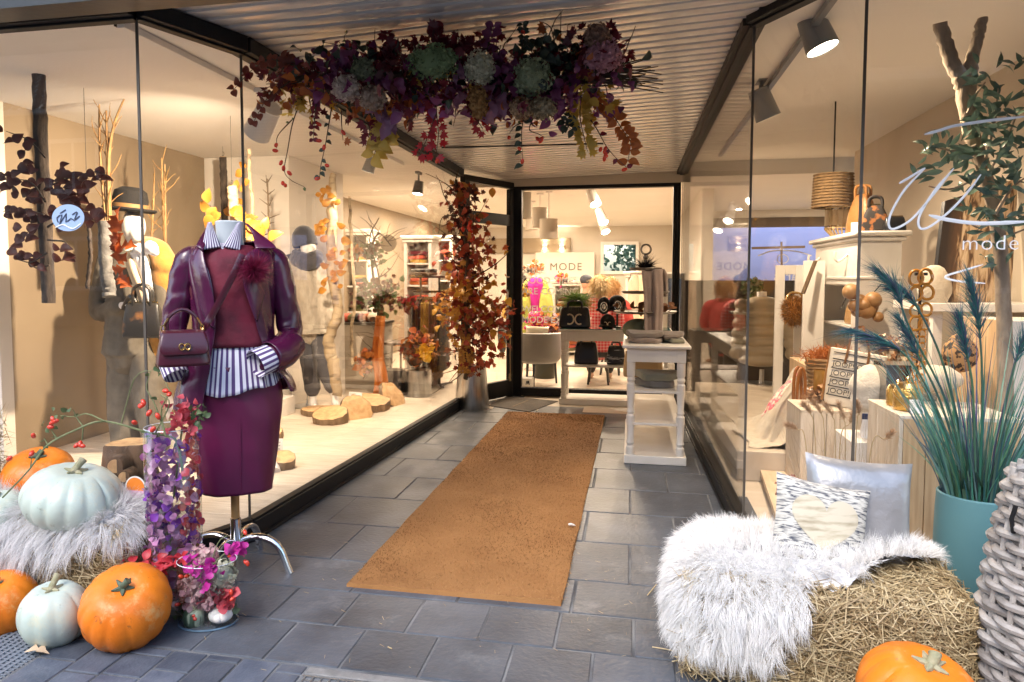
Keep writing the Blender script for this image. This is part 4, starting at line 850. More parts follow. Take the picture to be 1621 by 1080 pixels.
ov = aZ(323,990,0); ov = V(ov.x, ov.y+.03, 0); ovs = thing('glass_vase', 'low oval clear vase with gourds and hydrangeas on the pavement', 'vase', ov, math.radians(15))
b = B(); prof = [(.001,0),(.112,0),(.118,.012),(.116,.25)]; b.lathe(prof+[(.110,.25),(.110,.02),(.001,.018)], n=48, sy=.78, cap=False); build('glass_wall', b, vglass, ovs)
b = B(); b.tube([(.113*math.cos(a),.113*.78*math.sin(a),.25) for a in np.linspace(0,2*PI,44,endpoint=False)], .0016, 6, closed=True); build('rim', b, M('glass_rim'), ovs)
b = B(); b.tube([(.112*math.cos(a),.112*.78*math.sin(a),.005) for a in np.linspace(0,2*PI,44,endpoint=False)], .004, 6, closed=True); build('foot_ring', b, M('glass_foot', (.10,.17,.24), .1, spec=.9), ovs)
def Lv(x, y, dy=0): return aY(x, y, ov.y+dy)
pumpkin('dark green striped gourd inside the oval glass vase', Lv(307,978,-.03), .042, .10, 9, .10, M('gourd_green', (.05,.09,.05), .5, c2=(.38,.42,.30), sc=3, stretch=(14,14,2), lo=.48, hi=.56), (.01,.006,stem_p), (.3,.2), 0, 'gourds in the oval vase')
pumpkin('tiny white pumpkin inside the oval glass vase', Lv(350,972,-.02), .048, .055, 9, .10, M('gourd_white', (.70,.66,.62), .5), (.014,.006,stem_p), (.1,0), 0, 'gourds in the oval vase')
def hydrangea(label, c, r, mat, n=220, s=.017, grp='hydrangea heads', parent=None, name='hydrangea'):
    t = wthing(name, label, 'hydrangea', c, grp) if parent is None else parent
    fr = []
    for _ in range(n):
        d = rdir(); fr.append(frame(Vector(c)+V(d.x*r[0],d.y*r[1],d.z*r[2])*rnd.uniform(.86,1.03), rdir()-d*.3, d+rdir()*.4, s*rnd.uniform(.8,1.3)))
    leaves('florets', 'petal', mat, fr, t); b = B(); b.ball(c, tuple(q*.82 for q in r), 10, 8); build('flower_core', b, mat, t); return t
hydrangea('pale pink hydrangea head rising out of the oval vase', Lv(323,885), (.052,.05,.05), pet['pink']); hydrangea('cream green hydrangea head at the right side of the oval vase', Lv(353,912), (.05,.05,.062), pet['cream']); hydrangea('dusty pink hydrangea head inside the oval vase by the orange pumpkin', Lv(300,927), (.05,.045,.05), pet['pink'])
oc = wthing('orchid_spray', 'magenta orchid spray in the oval glass vase', 'flowers', Lv(335,910)); fr = [frame(Lv(*rnd.choice([(333,895),(340,905),(325,925),(370,865),(378,868),(362,875),(312,900),(300,892)]),-.07)+rdir()*.018, rdir(), V(0,-1,.2)+rdir()*.6, rnd.uniform(.022,.036)) for _ in range(60)]; leaf_objs('petal', pet['magenta'], fr, oc, 'petal')
b = B(); b.tube(path([Lv(300,960), Lv(330,905,-.06), Lv(352,880,-.06), Lv(375,862,-.06), Lv(385,845,-.06)], 14), .0025, 5); b.tube(path([Lv(330,905,-.06), Lv(345,860,-.05), Lv(360,848,-.05)],8), .002, 5); build('stems', b, gstem, oc)
hips(oc, [Lv(388,843,-.06), Lv(389,890,-.06), Lv(364,880,-.06), Lv(392,892,-.06), Lv(305,975,-.06), Lv(302,980,-.06), Lv(308,979,-.06), Lv(281,957,-.06), Lv(366,938,-.05), Lv(368,948,-.05), Lv(287,913,-.07), Lv(296,912,-.07)], .009)
rl = wthing('red_leaf_spray', 'red autumn leaves and petals lying between the tall and the oval vase', 'leaves', Lv(265,895)); redl = M('red_leaf', ramp=[(.36,.015,.03),(.50,.03,.04),(.28,.01,.03)], rough=.45, trl=.2)
leaf_objs('ovate', redl, [frame(Lv(rnd.uniform(190,290), 893+rnd.gauss(0,7), .0+rnd.uniform(-.06,.04)), rdir()+V(0,-.3,0), V(0,-.5,1)+rdir()*.6, rnd.uniform(.035,.055)) for _ in range(46)], rl); b = B(); b.tube(path([Lv(190,885), Lv(240,895), Lv(290,905)], 8), .003, 5); build('twig', b, gstem, rl)
vf = wthing('petal_filling', 'red and pink petals filling the oval glass vase above the gourds', 'flowers', Lv(330,950)); leaf_objs('petal', pet['red'], [frame(Lv(rnd.uniform(318,372), rnd.uniform(930,960),rnd.uniform(-.05,.05)), rdir(), rdir(), .04) for _ in range(60)], vf, 'petal'); leaves('moss', 'petal', pet['pink'], [frame(Lv(rnd.uniform(280,335), rnd.uniform(925,965),rnd.uniform(-.06,.05)), rdir(), rdir(), .026) for _ in range(190)], vf); leaves('greenery', 'ovate', gleaf, [frame(Lv(rnd.uniform(280,368), rnd.uniform(950,990),rnd.uniform(-.02,.06)), rdir(), rdir(), .035) for _ in range(60)], vf)
# ------------------------------------------------------------------ metal planter with the garland on the post
pl = thing('metal_planter', 'tapered brushed steel planter at the foot of the autumn garland', 'planter', aZ(744,648,0)+V(0,.10,0))
b = B(); b.lathe([(.001,0),(.178,0),(.180,.006),(.146,.425),(.140,.43),(.134,.425),(.133,.36),(.001,.355)], n=56); build('planter_wall', b, steel, pl)
b = B(); b.lathe([(.001,.36),(.134,.36)], n=24, cap=False); build('soil', b, M('soil'), pl)
gl = wthing('autumn_garland', 'tall autumn garland of red and bronze leaves climbing the black post', 'garland', pl.location)
aut = M('autumn_leaf', ramp=[(.30,.035,.015),(.42,.10,.02),(.20,.02,.015),(.36,.06,.03),(.16,.05,.015),(.42,.20,.05)], rough=.5, trl=.3)
gold_leaf = M('golden_leaf', ramp=[(.50,.24,.03),(.58,.32,.05),(.40,.16,.02),(.36,.20,.05)], rough=.5, trl=.3)
dark_leaf = M('dark_red_leaf', ramp=[(.055,.008,.010),(.10,.015,.012),(.035,.008,.006),(.13,.03,.02)], rough=.5, trl=.2)
brown_leaf = M('brown_leaf', ramp=[(.12,.05,.02),(.20,.08,.03),(.08,.035,.018)], rough=.6, trl=.2)
twig_m = M('dark_twig', (.045,.03,.02), .8, c2=(.09,.06,.04), sc=30)
px0 = aY(735,620,7.18)
b = B(); spine = path([aY(738,600,7.2), aY(742,560,7.15), aY(737,480,7.05), aY(740,400,7.05), aY(728,330,7.05), aY(722,285,7.1)], 30); b.tube(spine, [.03,.022,.014], 7)
for k in range(26): i = rnd.randrange(3,30); twig(b, spine[i], rdir()+V(0,-.4,.5), rnd.uniform(.25,.55), .007, 6, .25)
for q in ([(716,330),(703,310),(697,290),(690,277)],[(745,440),(775,425),(800,405),(812,390)],[(750,520),(780,525),(806,520),(812,510)],[(722,340),(700,345),(694,370)],[(720,290),(724,275),(726,268)]): b.tube(path([aY(x,y,7.0) for x,y in q],8), [.007,.003], 5)
build('stems', b, twig_m, gl)
spots = [(738,300,26,10,.8),(742,340,28,16,1),(748,385,34,20,1),(742,430,36,22,1.2),(735,465,38,18,1.2),(725,490,30,16,1),(760,495,36,18,1.2),(745,520,36,18,1),(765,550,26,14,.8),(752,575,22,12,.5),(790,480,22,14,.5),(712,475,22,16,.7),(758,410,26,16,.8),(715,310,14,8,.3),(775,500,26,16,.8)]
fr = []; fg = []
for x, y, sx, sy, w in spots:
    for _ in range(int(58*w*(.6 if y < 350 else 1))):
        p = aY(x+rnd.gauss(0,sx*.6), y+rnd.gauss(0,sy), 7.08+rnd.gauss(0,.12)); (fg if (abs(x-725) < 16 and 450 < y < 500 and rnd.random() < .7) or rnd.random() < .08 else fr).append(frame(p, rdir()+V(0,-.2,-.7), rdir()+V(0,-.9,.3), rnd.uniform(.055,.105)))
rnd.shuffle(fr); leaf_objs('ovate', aut, fr[:170], gl); leaves('foliage', 'maple', aut, fr[170:], gl); leaf_objs('ovate', gold_leaf, fg[:70], gl); leaves('golden_foliage', 'ovate', gold_leaf, fg[70:], gl)
leaves('dark_foliage', 'maple', dark_leaf, [frame(aY(738+rnd.gauss(0,14)+(y-430)*.05, y, 7.2+rnd.gauss(0,.08)), rdir()+V(0,0,-.6), rdir()+V(0,-.8,0), rnd.uniform(.06,.1)) for y in NR.uniform(290,580,330)], gl)
fr = []
for k in range(5):
    p0 = aY(728+k*5, 590, 7.1); P = path([p0, p0+V(rnd.uniform(-.05,.05),-.05,.18), p0+V(rnd.uniform(-.1,.1),-.08,.38)], 14)
    for p in P: fr += [frame(p, V(1,0,.3), (0,-1,.3), .032), frame(p, V(-1,0,.3), (0,-1,.3), .032)]
leaves('golden_sprigs', 'round', gold_leaf, fr, gl); hips(gl, [aY(747+rnd.gauss(0,8), 365+rnd.gauss(0,12), 6.98) for _ in range(10)], .022)
cd_ = wthing('door_tassel', 'thin natural cord with a tassel hanging on the black door post', 'cord', aY(808,530,7.85)); b = B(); b.tube([aY(808,520,7.95), aY(807.5,560,7.95), aY(808,592,7.95)], .006, 6); [b.ball(aY(808+rnd.uniform(-2,1), 593+k*2.2, 7.95), .014, 7, 5) for k in range(5)]; build('cord', b, M('natural_cord', (.36,.26,.13), .8), cd_)
# ------------------------------------------------------------------ white console tables
def leg_prof(h): return [(.028,0),(.030,.01),(.030,h*.08),(.022,h*.10),(.030,h*.13),(.024,h*.16),(.027,h*.30),(.031,h*.37),(.031,h*.42),(.022,h*.44),(.029,h*.46),(.022,h*.49),(.026,h*.62),(.029,h*.68),(.031,h*.70),(.031,h*.76),(.023,h*.78),(.031,h*.81),(.024,h*.84),(.030,h*.86),(.030,h)]
def console(label, x0, x1, y0, y1, H, shelves, ov=.03):
    t = wthing('console_table', label, 'table', ((x0+x1)/2,(y0+y1)/2,0), 'white console tables in the entrance passage')
    b = B(); b.bb(x0-.01,x1+.01,y0-.01,y1+.01,.0,.062); build('base_board', b, white_wood, t, bevel=.005)
    b = B(); b.bb(x0-ov,x1+ov,y0-ov,y1+ov,H-.022,H); build('table_top', b, white_wood, t, bevel=.006)
    for nm, a in (('apron',(x0+.03,x1-.03,y0+.01,y0+.03)),('apron',(x0+.03,x1-.03,y1-.03,y1-.01)),('apron',(x0+.01,x0+.03,y0+.03,y1-.03)),('apron',(x1-.03,x1-.01,y0+.03,y1-.03))): b = B(); b.bb(*a,H-.122,H-.022); build(nm, b, white_wood, t, smooth=False)
    for x in (x0+.034,x1-.034):
        for y in (y0+.034,y1-.034): b = B(); b.lathe(leg_prof(H-.125-.062), (x,y,.062), 20); b.bb(x-.031,x+.031,y-.031,y+.031,H-.122,H-.022); build('leg', b, white_wood, t, angle=30)
    for z in shelves: b = B(); b.bb(x0+.01,x1-.01,y0+.01,y1-.01,z-.018,z); build('shelf', b, white_wood, t, bevel=.003)
    return t
console('narrow white console table with turned legs standing end on beside the right window', -.03, .39, 5.34, 6.72, .865, (.30,.535))
console('white console table with turned legs placed along the entrance window', -.735, .40, 7.72, 8.10, .805, (.42,), .02)
b = B(); b.bb(-.745,.40,7.71,8.11,.806,.812); tag(build('glass_plate', b, M('green_glass', (.02,.10,.07), .05, spec=.9)), 'green edged glass plate on the rear console table', 'glass plate')
blackm = M('black_leather', (.012,.012,.014), .32, bump=.12, bs=90, coat=.2); knitb = M('black_knit', (.014,.014,.016), .85, bump=.5, bs=90)
def emblem(parent, p, s, mat):      # two facing rounded C shapes crossing
    b = B()
    for sg in (-1, 1):
        pts = [Vector(p)+V(sg*(s*.42-s*.40*math.cos(a)*1.0)+sg*s*.05, 0, s*.48*math.sin(a)) for a in np.linspace(-2.1,2.1,15)]
        b.tube([q+V(0,-.002*sg,0) for q in pts], s*.10, 6, flat=.6)
    return build('emblem', b, mat, parent)
pale_gold = M('pale_gold', (.70,.60,.42), .35, .6)
def handbag(label, p, w, h, d, mat, emb=0, hand=True, grp=None, rz=0, top=.8, hr=.35, em=None):
    t = thing('handbag', label, 'handbag', p, rz, grp); b = B()
    b.loft([ell(z*h, w/2*k, d/2*q, d/2*q, 36, ex=.36) for z, k, q in ((0,.96,.9),(.02,1,1),(.3,1.0,1),(.7,(1+top)/2,.8),(.95,top,.45),(1,top*.97,.3))], cap=True); build('bag_body', b, mat, t, sub=1)
    if hand:
        for s in (-1, 1): b = B(); b.tube(path([(-w*.22,s*d*.18,h*.9),(-w*.2,s*d*.2,h*(1+hr*.7)),(0,s*d*.2,h*(1+hr)),(w*.2,s*d*.2,h*(1+hr*.7)),(w*.22,s*d*.18,h*.9)], 16), .011, 7); build('handle', b, mat, t)
    if emb: emblem(t, (0,-d*.5-.002,h*.42), emb, em or pale_gold)
    b = B(); b.bar((-w*top*.45,0,h*1.0),(w*top*.45,0,h*1.0),.012,.012); build('zip', b, gold, t); return t
zt = .813
handbag('black bowling bag with a pale double C emblem on the rear console table', aY(910,522,7.88)*1, .34, .225, .16, blackm, .11, top=.86, hr=.3).location.z = zt
handbag('black tote bag standing on the shelf of the rear console table', V(aY(928,580,7.9).x,7.9,.421), .26, .24, .14, blackm, 0, hr=.45)
handbag('smaller black bag with silver stripes at the right of the rear shelf', V(aY(975,580,7.92).x,7.92,.421), .2, .2, .14, M('black_stripe_leather', (.015,.015,.018), .3, c2=(.35,.35,.36), sc=3, stretch=(3,3,26), lo=.55, hi=.6), 0, hr=.2)
fp = wthing('feather_tuft', 'green ostrich feather tuft behind the black bowling bag', 'feathers', V(-.55,8.02,zt)); q = V(aY(912,490,8.02).x, 8.02, 1.07); n = 1500; D = NR.normal(size=(n,3)); D[:,2] = np.abs(D[:,2])*.8; D[:,1] *= .5
strands('feather_barb', np.tile(np.array(q), (n,1))+NR.normal(0,.03,(n,3)), D, NR.uniform(.10,.24,n), .004, M('green_feather', rough=.7, ramp=[(.06,.14,.02),(.12,.22,.03),(.20,.30,.05)], trl=.3), fp, 4, NR.normal(0,.3,(n,3))+np.array([0,0,-.5])); b = B(); b.tube([(q.x,q.y,zt),(q.x,q.y,1.09)], .02, 7); build('quill_base', b, stem_g, fp)
def cap_(label, x, y, Y, w, h, emb=.05, rz=0):
    p = aY(x, y, Y); t = wthing('beanie', label, 'cap', p, 'black caps on the rear console table'); b = B(); b.ball(p, (w/2,w*.42,h/2), 22, 14); build('cap_crown', b, knitb, t)
    b = B(); b.tube([p+V(w*.48*math.cos(a), w*.40*math.sin(a), -h*.22) for a in np.linspace(0,2*PI,24,endpoint=False)], .012, 8, closed=True, flat=1.8); build('cap_cuff', b, knitb, t)
    if emb: emblem(t, p+V(0,-w*.43,-h*.12), emb, pale_gold)
    return t
b0 = cap_('black knit cap with a gold emblem resting low on the rear console table', 962, 510, 7.86, .16, .17); b0.location.z = b0.location.z
cap_('black cap with a silver badge propped highest on the rear console table', 956, 484, 7.95, .14, .19, .0); cap_('wide black cap with a silver badge leaning at the right on the rear console table', 977, 481, 7.98, .19, .19, .0)
for k, (x, y, Y) in enumerate([(956,486,7.86),(978,484,7.86)]):
    p = aY(x,y,Y); b = B(); b.ball(p, (.022,.01,.034), 12, 8); b.tube([p+V(.034*math.cos(a),0,.048*math.sin(a)) for a in np.linspace(0,2*PI,18,endpoint=False)], .006, 6, closed=True); tag(build('badge', b, M('silver_badge', (.7,.68,.6), .25, .8)), ['oval silver badge on the highest black cap','oval silver badge on the wide black cap'][k], 'badge', 'silver cap badges')
for k, x in enumerate((960, 977)): p = V(aY(x,515,7.98).x, 7.99, zt); b = B(); b.lathe([(.045,0),(.05,.01),(.012,.02),(.012,.14),(.03,.15)], p, 16); tag(build('hat_stand', b, blackm), ['low black hat stand holding the highest cap','low black hat stand holding the wide cap'][k], 'stand', 'hat stands')
def cloth_stack(label, p, w, d, layers, mats, grp, h=.028, rz=0):
    for k in range(layers):
        b = B(); ww, dd = w*rnd.uniform(.85,1.05), d*rnd.uniform(.85,1.05); g = []
        b.loft([[V((ww/2+.012*math.sin(t*3+k))*math.copysign(abs(math.cos(t))**.45,math.cos(t))*q, (dd/2+.01*math.cos(t*4+k))*math.copysign(abs(math.sin(t))**.45,math.sin(t))*q, z+.006*math.sin(t*2+k*2)*q) for t in np.linspace(0,2*PI,40,endpoint=False)] for q, z in ((.75,0),(.97,.004),(1.0,h*.5),(.96,h*.92),(.8,h*1.05),(.4,h*1.12),(.02,h*1.15))])
        t = build('folded_garment', b, mats[k % len(mats)]); t.location = Vector(p)+V(rnd.uniform(-.02,.02),rnd.uniform(-.02,.02),k*h*1.03); t.rotation_euler.z = rz+rnd.uniform(-.15,.15); tag(t, label[k], 'clothing', grp)
taupe = M('taupe_knit', (.30,.235,.195), .9, c2=(.25,.19,.155), sc=20, bump=.5, bs=120, sheen=.3); sage = M('sage_knit', (.23,.22,.16), .9, bump=.5, bs=120, sheen=.3); greyk = M('grey_brown_knit', (.20,.165,.14), .9, bump=.5, bs=120, sheen=.3); cream_k = M('cream_knit', (.62,.54,.42), .9, c2=(.54,.46,.35), sc=18, bump=.5, bs=90, sheen=.3)
cloth_stack(['taupe jumper folded lowest on the front console table','grey brown jumper folded on top at the front console table'], (.10,5.62,.866), .30, .34, 2, [taupe,greyk], 'folded knitwear on the front console table', .04)
cloth_stack(['sage jumper folded beside the scarf on the front console table','taupe jumper folded on the sage one beside the scarf'], (.30,5.7,.866), .17, .36, 2, [sage,greyk], 'folded knitwear on the front console table', .035, .1)
cloth_stack(['pair of folded grey jeans at the bottom of the front console shelf','pair of folded olive jeans on the grey pair'], (.20,5.62,.536), .30, .3, 2, [M('grey_denim', (.17,.16,.15), .9, bump=.3, bs=150),sage], 'folded jeans on the front console shelf', .055, .2)
handbag('beige shopper bag standing behind the folded jeans', V(.10,6.1,.536), .32, .22, .14, M('beige_leather', (.52,.36,.18), .5), 0, hr=.2, top=.9)
bq = V(.06,5.95,.94); b = B(); b.ball(bq, (.13,.13,.085), 24, 14); tag(build('knit_hat', b, M('moss_knit', (.17,.19,.12), .95, bump=.6, bs=60)), 'moss green knit hat behind the folded jumpers', 'hat')
# tiered stand
es = wthing('tiered_stand', 'tall tiered metal stand with a ring finial on the front console table', 'stand', (.13,6.0,.866)); ex, ey = aY(1022,440,6.0).x, 6.0
b = B(); z1 = aY(1022,395,6.0).z; b.tube([(ex,ey,.866),(ex,ey,z1-.05)], .011, 10); b.ball((ex,ey,z1-.06), .022, 10, 8); b.lathe([(.06,0),(.05,.015),(.012,.03)], (ex,ey,.866), 16); build('pole', b, M('pewter', (.30,.27,.23), .45, .8), es)
b = B(); b.tube([(ex+.038*math.cos(a),ey,z1+.038*math.sin(a)) for a in np.linspace(0,2*PI,24,endpoint=False)], .008, 7, closed=True); build('ring', b, M('pewter'), es)
for yy, r in ((428,.13),(465,.19),(496,.25)): z = aY(1022,yy,6.0).z; b = B(); b.lathe([(.01,0),(r*.9,.0),(r,.016),(r*.98,.02),(r*.88,.008),(.01,.008)], (ex,ey,z), 36); build('tray', b, M('pewter'), es)
dt = wthing('feather_tuft', 'black feather tuft on the top tray of the tiered stand', 'feathers', aY(1022,425,6.0)); n = 500; D = NR.normal(size=(n,3)); D[:,2] = np.abs(D[:,2])*.8; strands('feather_barb', np.tile(np.array(aY(1022,424,6.0)),(n,1)), D, NR.uniform(.05,.13,n), .004, knitb, dt, 3, NR.normal(0,.2,(n,3)))
gd = wthing('leaf_bowl_filling', 'golden brown dried leaves lying on the lowest tray of the tiered stand', 'leaves', aY(1022,490,6.0)); leaf_objs('ovate', brown_leaf, [frame(aY(1022,492,6.0)+V(rnd.uniform(-.22,.22),rnd.uniform(-.18,.1),.02), rdir(), V(0,0,1)+rdir()*.5, .07) for _ in range(44)], gd)
sc_ = thing('scarf', 'long taupe scarf draped over the tiered stand', 'scarf', (0,0,0)); sp = [(1040,428,5.92),(1030,430,5.80),(1032,470,5.78),(1034,510,5.76),(1038,547,5.74)]; rows = []
P = path([aY(*p) for p in [(1046,470,6.1),(1040,436,6.0),(1034,427,5.9),(1033,455,5.80),(1035,500,5.76),(1036,548,5.70)]], 40)
for i, p in enumerate(P):
    w = interp(i/40, [0,.2,.35,1], [.05,.08,.085,.065]); rows.append([p+V((j/20-.5)*2*w+.006*math.sin(i*.3), -.014*math.sin(j*.5+i*.05)-.006*math.sin(j*1.1+1), 0) for j in range(21)])
b = B(); b.loft(rows, close=False); build('cloth', b, M('taupe_scarf', (.31,.235,.205), .9, c2=(.26,.195,.17), sc=10, bump=.3, bs=150, sheen=.4), sc_, solid=.004, sub=1, angle=180); studs = B()
for _ in range(14): studs.ball(P[rnd.randrange(14,40)]+V(rnd.uniform(-.08,.08),-.045,0), .004, 6, 4)
build('stud', studs, chrome, sc_, kind='stuff')
mi = wthing('standing_mirror', 'cream framed arched mirror behind the passage window corner', 'mirror', aY(1066,500,9.0)); b = B(); a0, a1 = aY(1050,432,9.2), aY(1082,575,9.2); b.bb(a0.x,a1.x,9.2,9.24,0,a0.z); build('frame', b, white_wood, mi, bevel=.01); b = B(); b.bb(a0.x+.06,a1.x-.05,9.19,9.199,.1,a0.z-.07); build('mirror_glass', b, chrome, mi, smooth=False)
# ------------------------------------------------------------------ hanging floral arrangement
cf = wthing('hanging_flower_arrangement', 'long wreath of autumn leaves and hydrangeas hanging under the slatted ceiling', 'flower arrangement', aY(710,120,3.5))
def A(x, y, dy=0): return aY(x, y, 3.45+.16*((x-710)/300.)+dy)
mats_ = {'burg': M('burgundy_leaf', ramp=[(.08,.006,.015),(.17,.012,.025),(.05,.006,.012)], rough=.4, trl=.25), 'plum': M('plum_leaf', ramp=[(.13,.02,.09),(.22,.05,.15),(.08,.012,.05)], rough=.4, trl=.25), 'mauve': M('mauve_leaf', ramp=[(.30,.14,.22),(.22,.09,.17),(.38,.22,.29)], rough=.4, trl=.25), 'rust': M('rust_leaf', ramp=[(.33,.08,.015),(.42,.13,.03),(.22,.05,.015)], rough=.5, trl=.3),
         'mustard': M('mustard_leaf', ramp=[(.42,.25,.03),(.50,.33,.05),(.30,.18,.03)], rough=.5, trl=.3), 'green': M('dark_green_leaf', ramp=[(.02,.035,.025),(.04,.06,.04),(.015,.03,.03)], rough=.45, trl=.2), 'red': M('bright_red_leaf', ramp=[(.40,.012,.02),(.30,.01,.02),(.5,.03,.02)], rough=.4, trl=.3)}
b = B(); core = path([A(450,125), A(540,120), A(640,118), A(740,112), A(840,110), A(930,100), A(985,98)], 40); b.tube(core, [.012,.02,.012], 7)
for k in range(70): i = rnd.randrange(2,40); twig(b, core[i], rdir()+V(0,0,.05), rnd.uniform(.12,.30), .0045, 5, .3, sides=5)
build('stems', b, twig_m, cf)
for x in (592, 730, 885): b = B(); p = A(x, 110); b.tube([p, V(p.x+rnd.uniform(-.02,.02), p.y, zl(p.y) if x < 800 else lerp(zl(p.y),zr(p.y),.7))], .0022, 5); build('hanging_wire', b, M('thin_wire', (.10,.09,.08), .5, .6), cf)
dens = [(470,130,30,22,'rust',.4),(470,120,40,22,'burg',.5),(540,110,38,30,'plum',.8),(560,140,45,26,'burg',.6),(600,110,40,26,'burg',.8),(620,90,26,18,'burg',.5),(650,150,45,22,'burg',.9),(700,75,40,18,'burg',.8),(700,150,46,24,'plum',.8),(750,90,40,26,'burg',.9),(780,120,34,28,'plum',.9),(780,160,36,18,'burg',.5),(830,150,44,26,'plum',.8),(850,110,40,28,'burg',.8),(900,140,40,26,'plum',.7),(920,100,40,28,'burg',.9),(940,60,22,16,'burg',.5),(960,85,26,18,'burg',.6),(880,75,30,16,'green',.5),(560,90,60,16,'green',.4),(740,130,120,30,'green',1.2),(900,110,60,24,'green',.6),(480,160,30,18,'mustard',.25),(610,170,40,14,'rust',.4),(930,160,30,24,'mustard',.5),(690,130,30,12,'mustard',.2),(790,170,50,14,'rust',.35),(935,95,20,12,'rust',.25),(850,165,24,12,'rust',.3),(615,85,12,16,'burg',.3)]
acc = {}
for x, y, sx, sy, m, w in dens:
    for _ in range(int(125*w)): acc.setdefault(m, []).append(frame(A(x+rnd.gauss(0,sx*.75), y+rnd.gauss(0,sy*.7), rnd.gauss(0,.10)), rdir()+V(0,-.3,-.5), rdir()+V(0,-.8,-.2), rnd.uniform(.036,.072)))
for m, fr in acc.items():
    rnd.shuffle(fr); k = {'burg': 90, 'plum': 70, 'green': 30, 'mustard': 20, 'rust': 20}[m]
    leaf_objs('ovate', mats_[m], fr[:k], cf); leaves(m+'_foliage' if False else 'foliage', 'maple' if m in ('burg','mustard') else 'ovate', mats_[m], fr[k:], cf)
LEAF['curl'] = (np.array([(x*(1-.3*t), t+.06*math.sin(9*x+5*t), .9*x*x+.28*math.sin(PI*t*1.3)+.10*math.sin(11*t+6*x)) for t in np.linspace(0,1,8) for x in np.linspace(-1,1,7)*(.34*math.sin(PI*min(1,t*.92+.06))**.8*(1+.22*math.cos(17*t)))]), [(i*7+j,i*7+j+1,(i+1)*7+j+1,(i+1)*7+j) for i in range(7) for j in range(6)])
big = [(548,90,.17,'plum'),(535,108,.14,'plum'),(612,165,.19,'mauve'),(622,185,.20,'mauve'),(605,120,.14,'plum'),(725,155,.16,'mauve'),(790,165,.20,'mauve'),(783,150,.18,'mauve'),(798,100,.13,'plum'),(880,150,.15,'plum'),(895,130,.13,'plum'),(735,115,.13,'mauve'),(900,165,.13,'plum'),(640,90,.12,'plum'),(700,100,.12,'plum'),(545,125,.13,'mauve'),(820,115,.1,'mauve'),(968,120,.12,'plum')]
for mk in ('plum','mauve'): leaf_objs('curl', mats_[mk], [frame(A(x+rnd.gauss(0,9),y+rnd.gauss(0,9),-.13+rnd.uniform(-.03,.04)), V(rnd.uniform(-.7,.7),rnd.uniform(-.6,.2),-1), V(rnd.uniform(-1,1),-1,rnd.uniform(-.3,.5)), s*rnd.uniform(.34,.6)) for x,y,s,m in big if m == mk for _ in range(4)], cf)
hyd = [(686,98,.115,.075,.078,(.17,.24,.12)),(760,108,.065,.06,.075,(.46,.45,.34)),(548,140,.06,.05,.055,(.48,.40,.36)),(842,122,.085,.075,.085,(.25,.29,.18)),(590,155,.06,.05,.05,(.30,.22,.17)),(955,90,.085,.075,.065,(.42,.22,.27)),(945,58,.055,.05,.05,(.28,.17,.12)),(858,172,.06,.05,.045,(.30,.24,.15)),(575,110,.05,.045,.045,(.14,.16,.10)),(826,172,.05,.05,.045,(.30,.20,.12)),(757,162,.045,.05,.07,(.28,.15,.05))]
for k, (x, y, rx, ry, rz_, c) in enumerate(hyd):
    m = M('hydrangea_%d' % k, ramp=[tuple(q*.75 for q in c), tuple(q*1.35 for q in c), c], rough=.75, trl=.25); fr = []; p = A(x,y,-.19)
    for _ in range(480): d = rdir(); fr.append(frame(p+V(d.x*rx,d.y*ry,d.z*rz_)*rnd.uniform(.84,1.08)*(1+.10*math.sin(9*d.x+4*d.z)*math.sin(8*d.y+5*d.z)), rdir()-d*.3, d+rdir()*.6, rnd.uniform(.011,.019)))
    h = leaves('hydrangea_head', 'petal', m, fr, cf); b = B(); b.ball(p, (rx*.8,ry*.8,rz_*.8), 10, 8); build('flower_core', b, m, h)
b = B()
for k in range(30):
    p = A(900+rnd.uniform(0,40), 118+rnd.gauss(0,9), rnd.uniform(-.06,.06)); q = A(rnd.uniform(985,1050), 118+rnd.gauss(0,14)+6, rnd.uniform(-.1,.1)); b = B(); b.tube([p, lerp(p,q,.5)+rdir()*.008, q], [.004,.0028], 5); build('bare_twig', b, twig_m, cf)
def spray(pts, mat, kind, n, s, hipn=0, dy=-.05, pair=True):
    P = path([A(x, y, dy) for x, y in pts], 18); b = B(); b.tube(P, [.0032,.0014], 5); st = build('trailing_stem', b, twig_m, cf); fr = []
    for i in range(n):
        u = .12+.88*i/max(1,n-1); p = P[min(18,int(u*18))]; d = (P[min(18,int(u*18)+1)]-P[max(0,int(u*18)-1)]).normalized()
        for sg in ((-1,1) if pair else (rnd.choice([-1,1]),)): sd_ = d.cross(V(0,-1,.2)).normalized()*sg; fr.append(frame(p, sd_+d*.4+rdir()*.3, V(0,-1,.1)+rdir()*.6, s*rnd.uniform(.8,1.2)))
    leaf_objs(kind, mat, fr, st)
    if hipn: hips(st, [P[rnd.randrange(8,19)]+V(rnd.uniform(-.03,.03),0,-.03) for _ in range(hipn)], .011)
dr = mats_['burg']; eu = M('eucalyptus_red', ramp=[(.13,.03,.02),(.20,.05,.03),(.08,.02,.02)], rough=.45, trl=.3)
spray([(470,105),(430,95),(400,110),(370,142)], eu, 'round', 11, .036); spray([(470,120),(440,135),(420,160),(402,192)], eu, 'round', 10, .036); spray([(490,115),(465,100),(450,92)], eu, 'round', 7, .04)
spray([(470,175),(462,200),(455,240),(450,270),(460,285),(482,296)], gleaf, 'ovate', 2, .02, 5, pair=False); spray([(462,190),(440,215),(438,235)], gleaf, 'ovate', 1, .02, 2, pair=False)
spray([(525,170),(520,200),(515,230),(508,262),(506,280)], mats_['green'], 'ovate', 9, .03, 3, pair=False); spray([(500,165),(498,190),(496,220)], dr, 'ovate', 7, .03, 2); spray([(540,175),(541,200),(543,222)], mats_['rust'], 'maple', 2, .055, 1, pair=False)
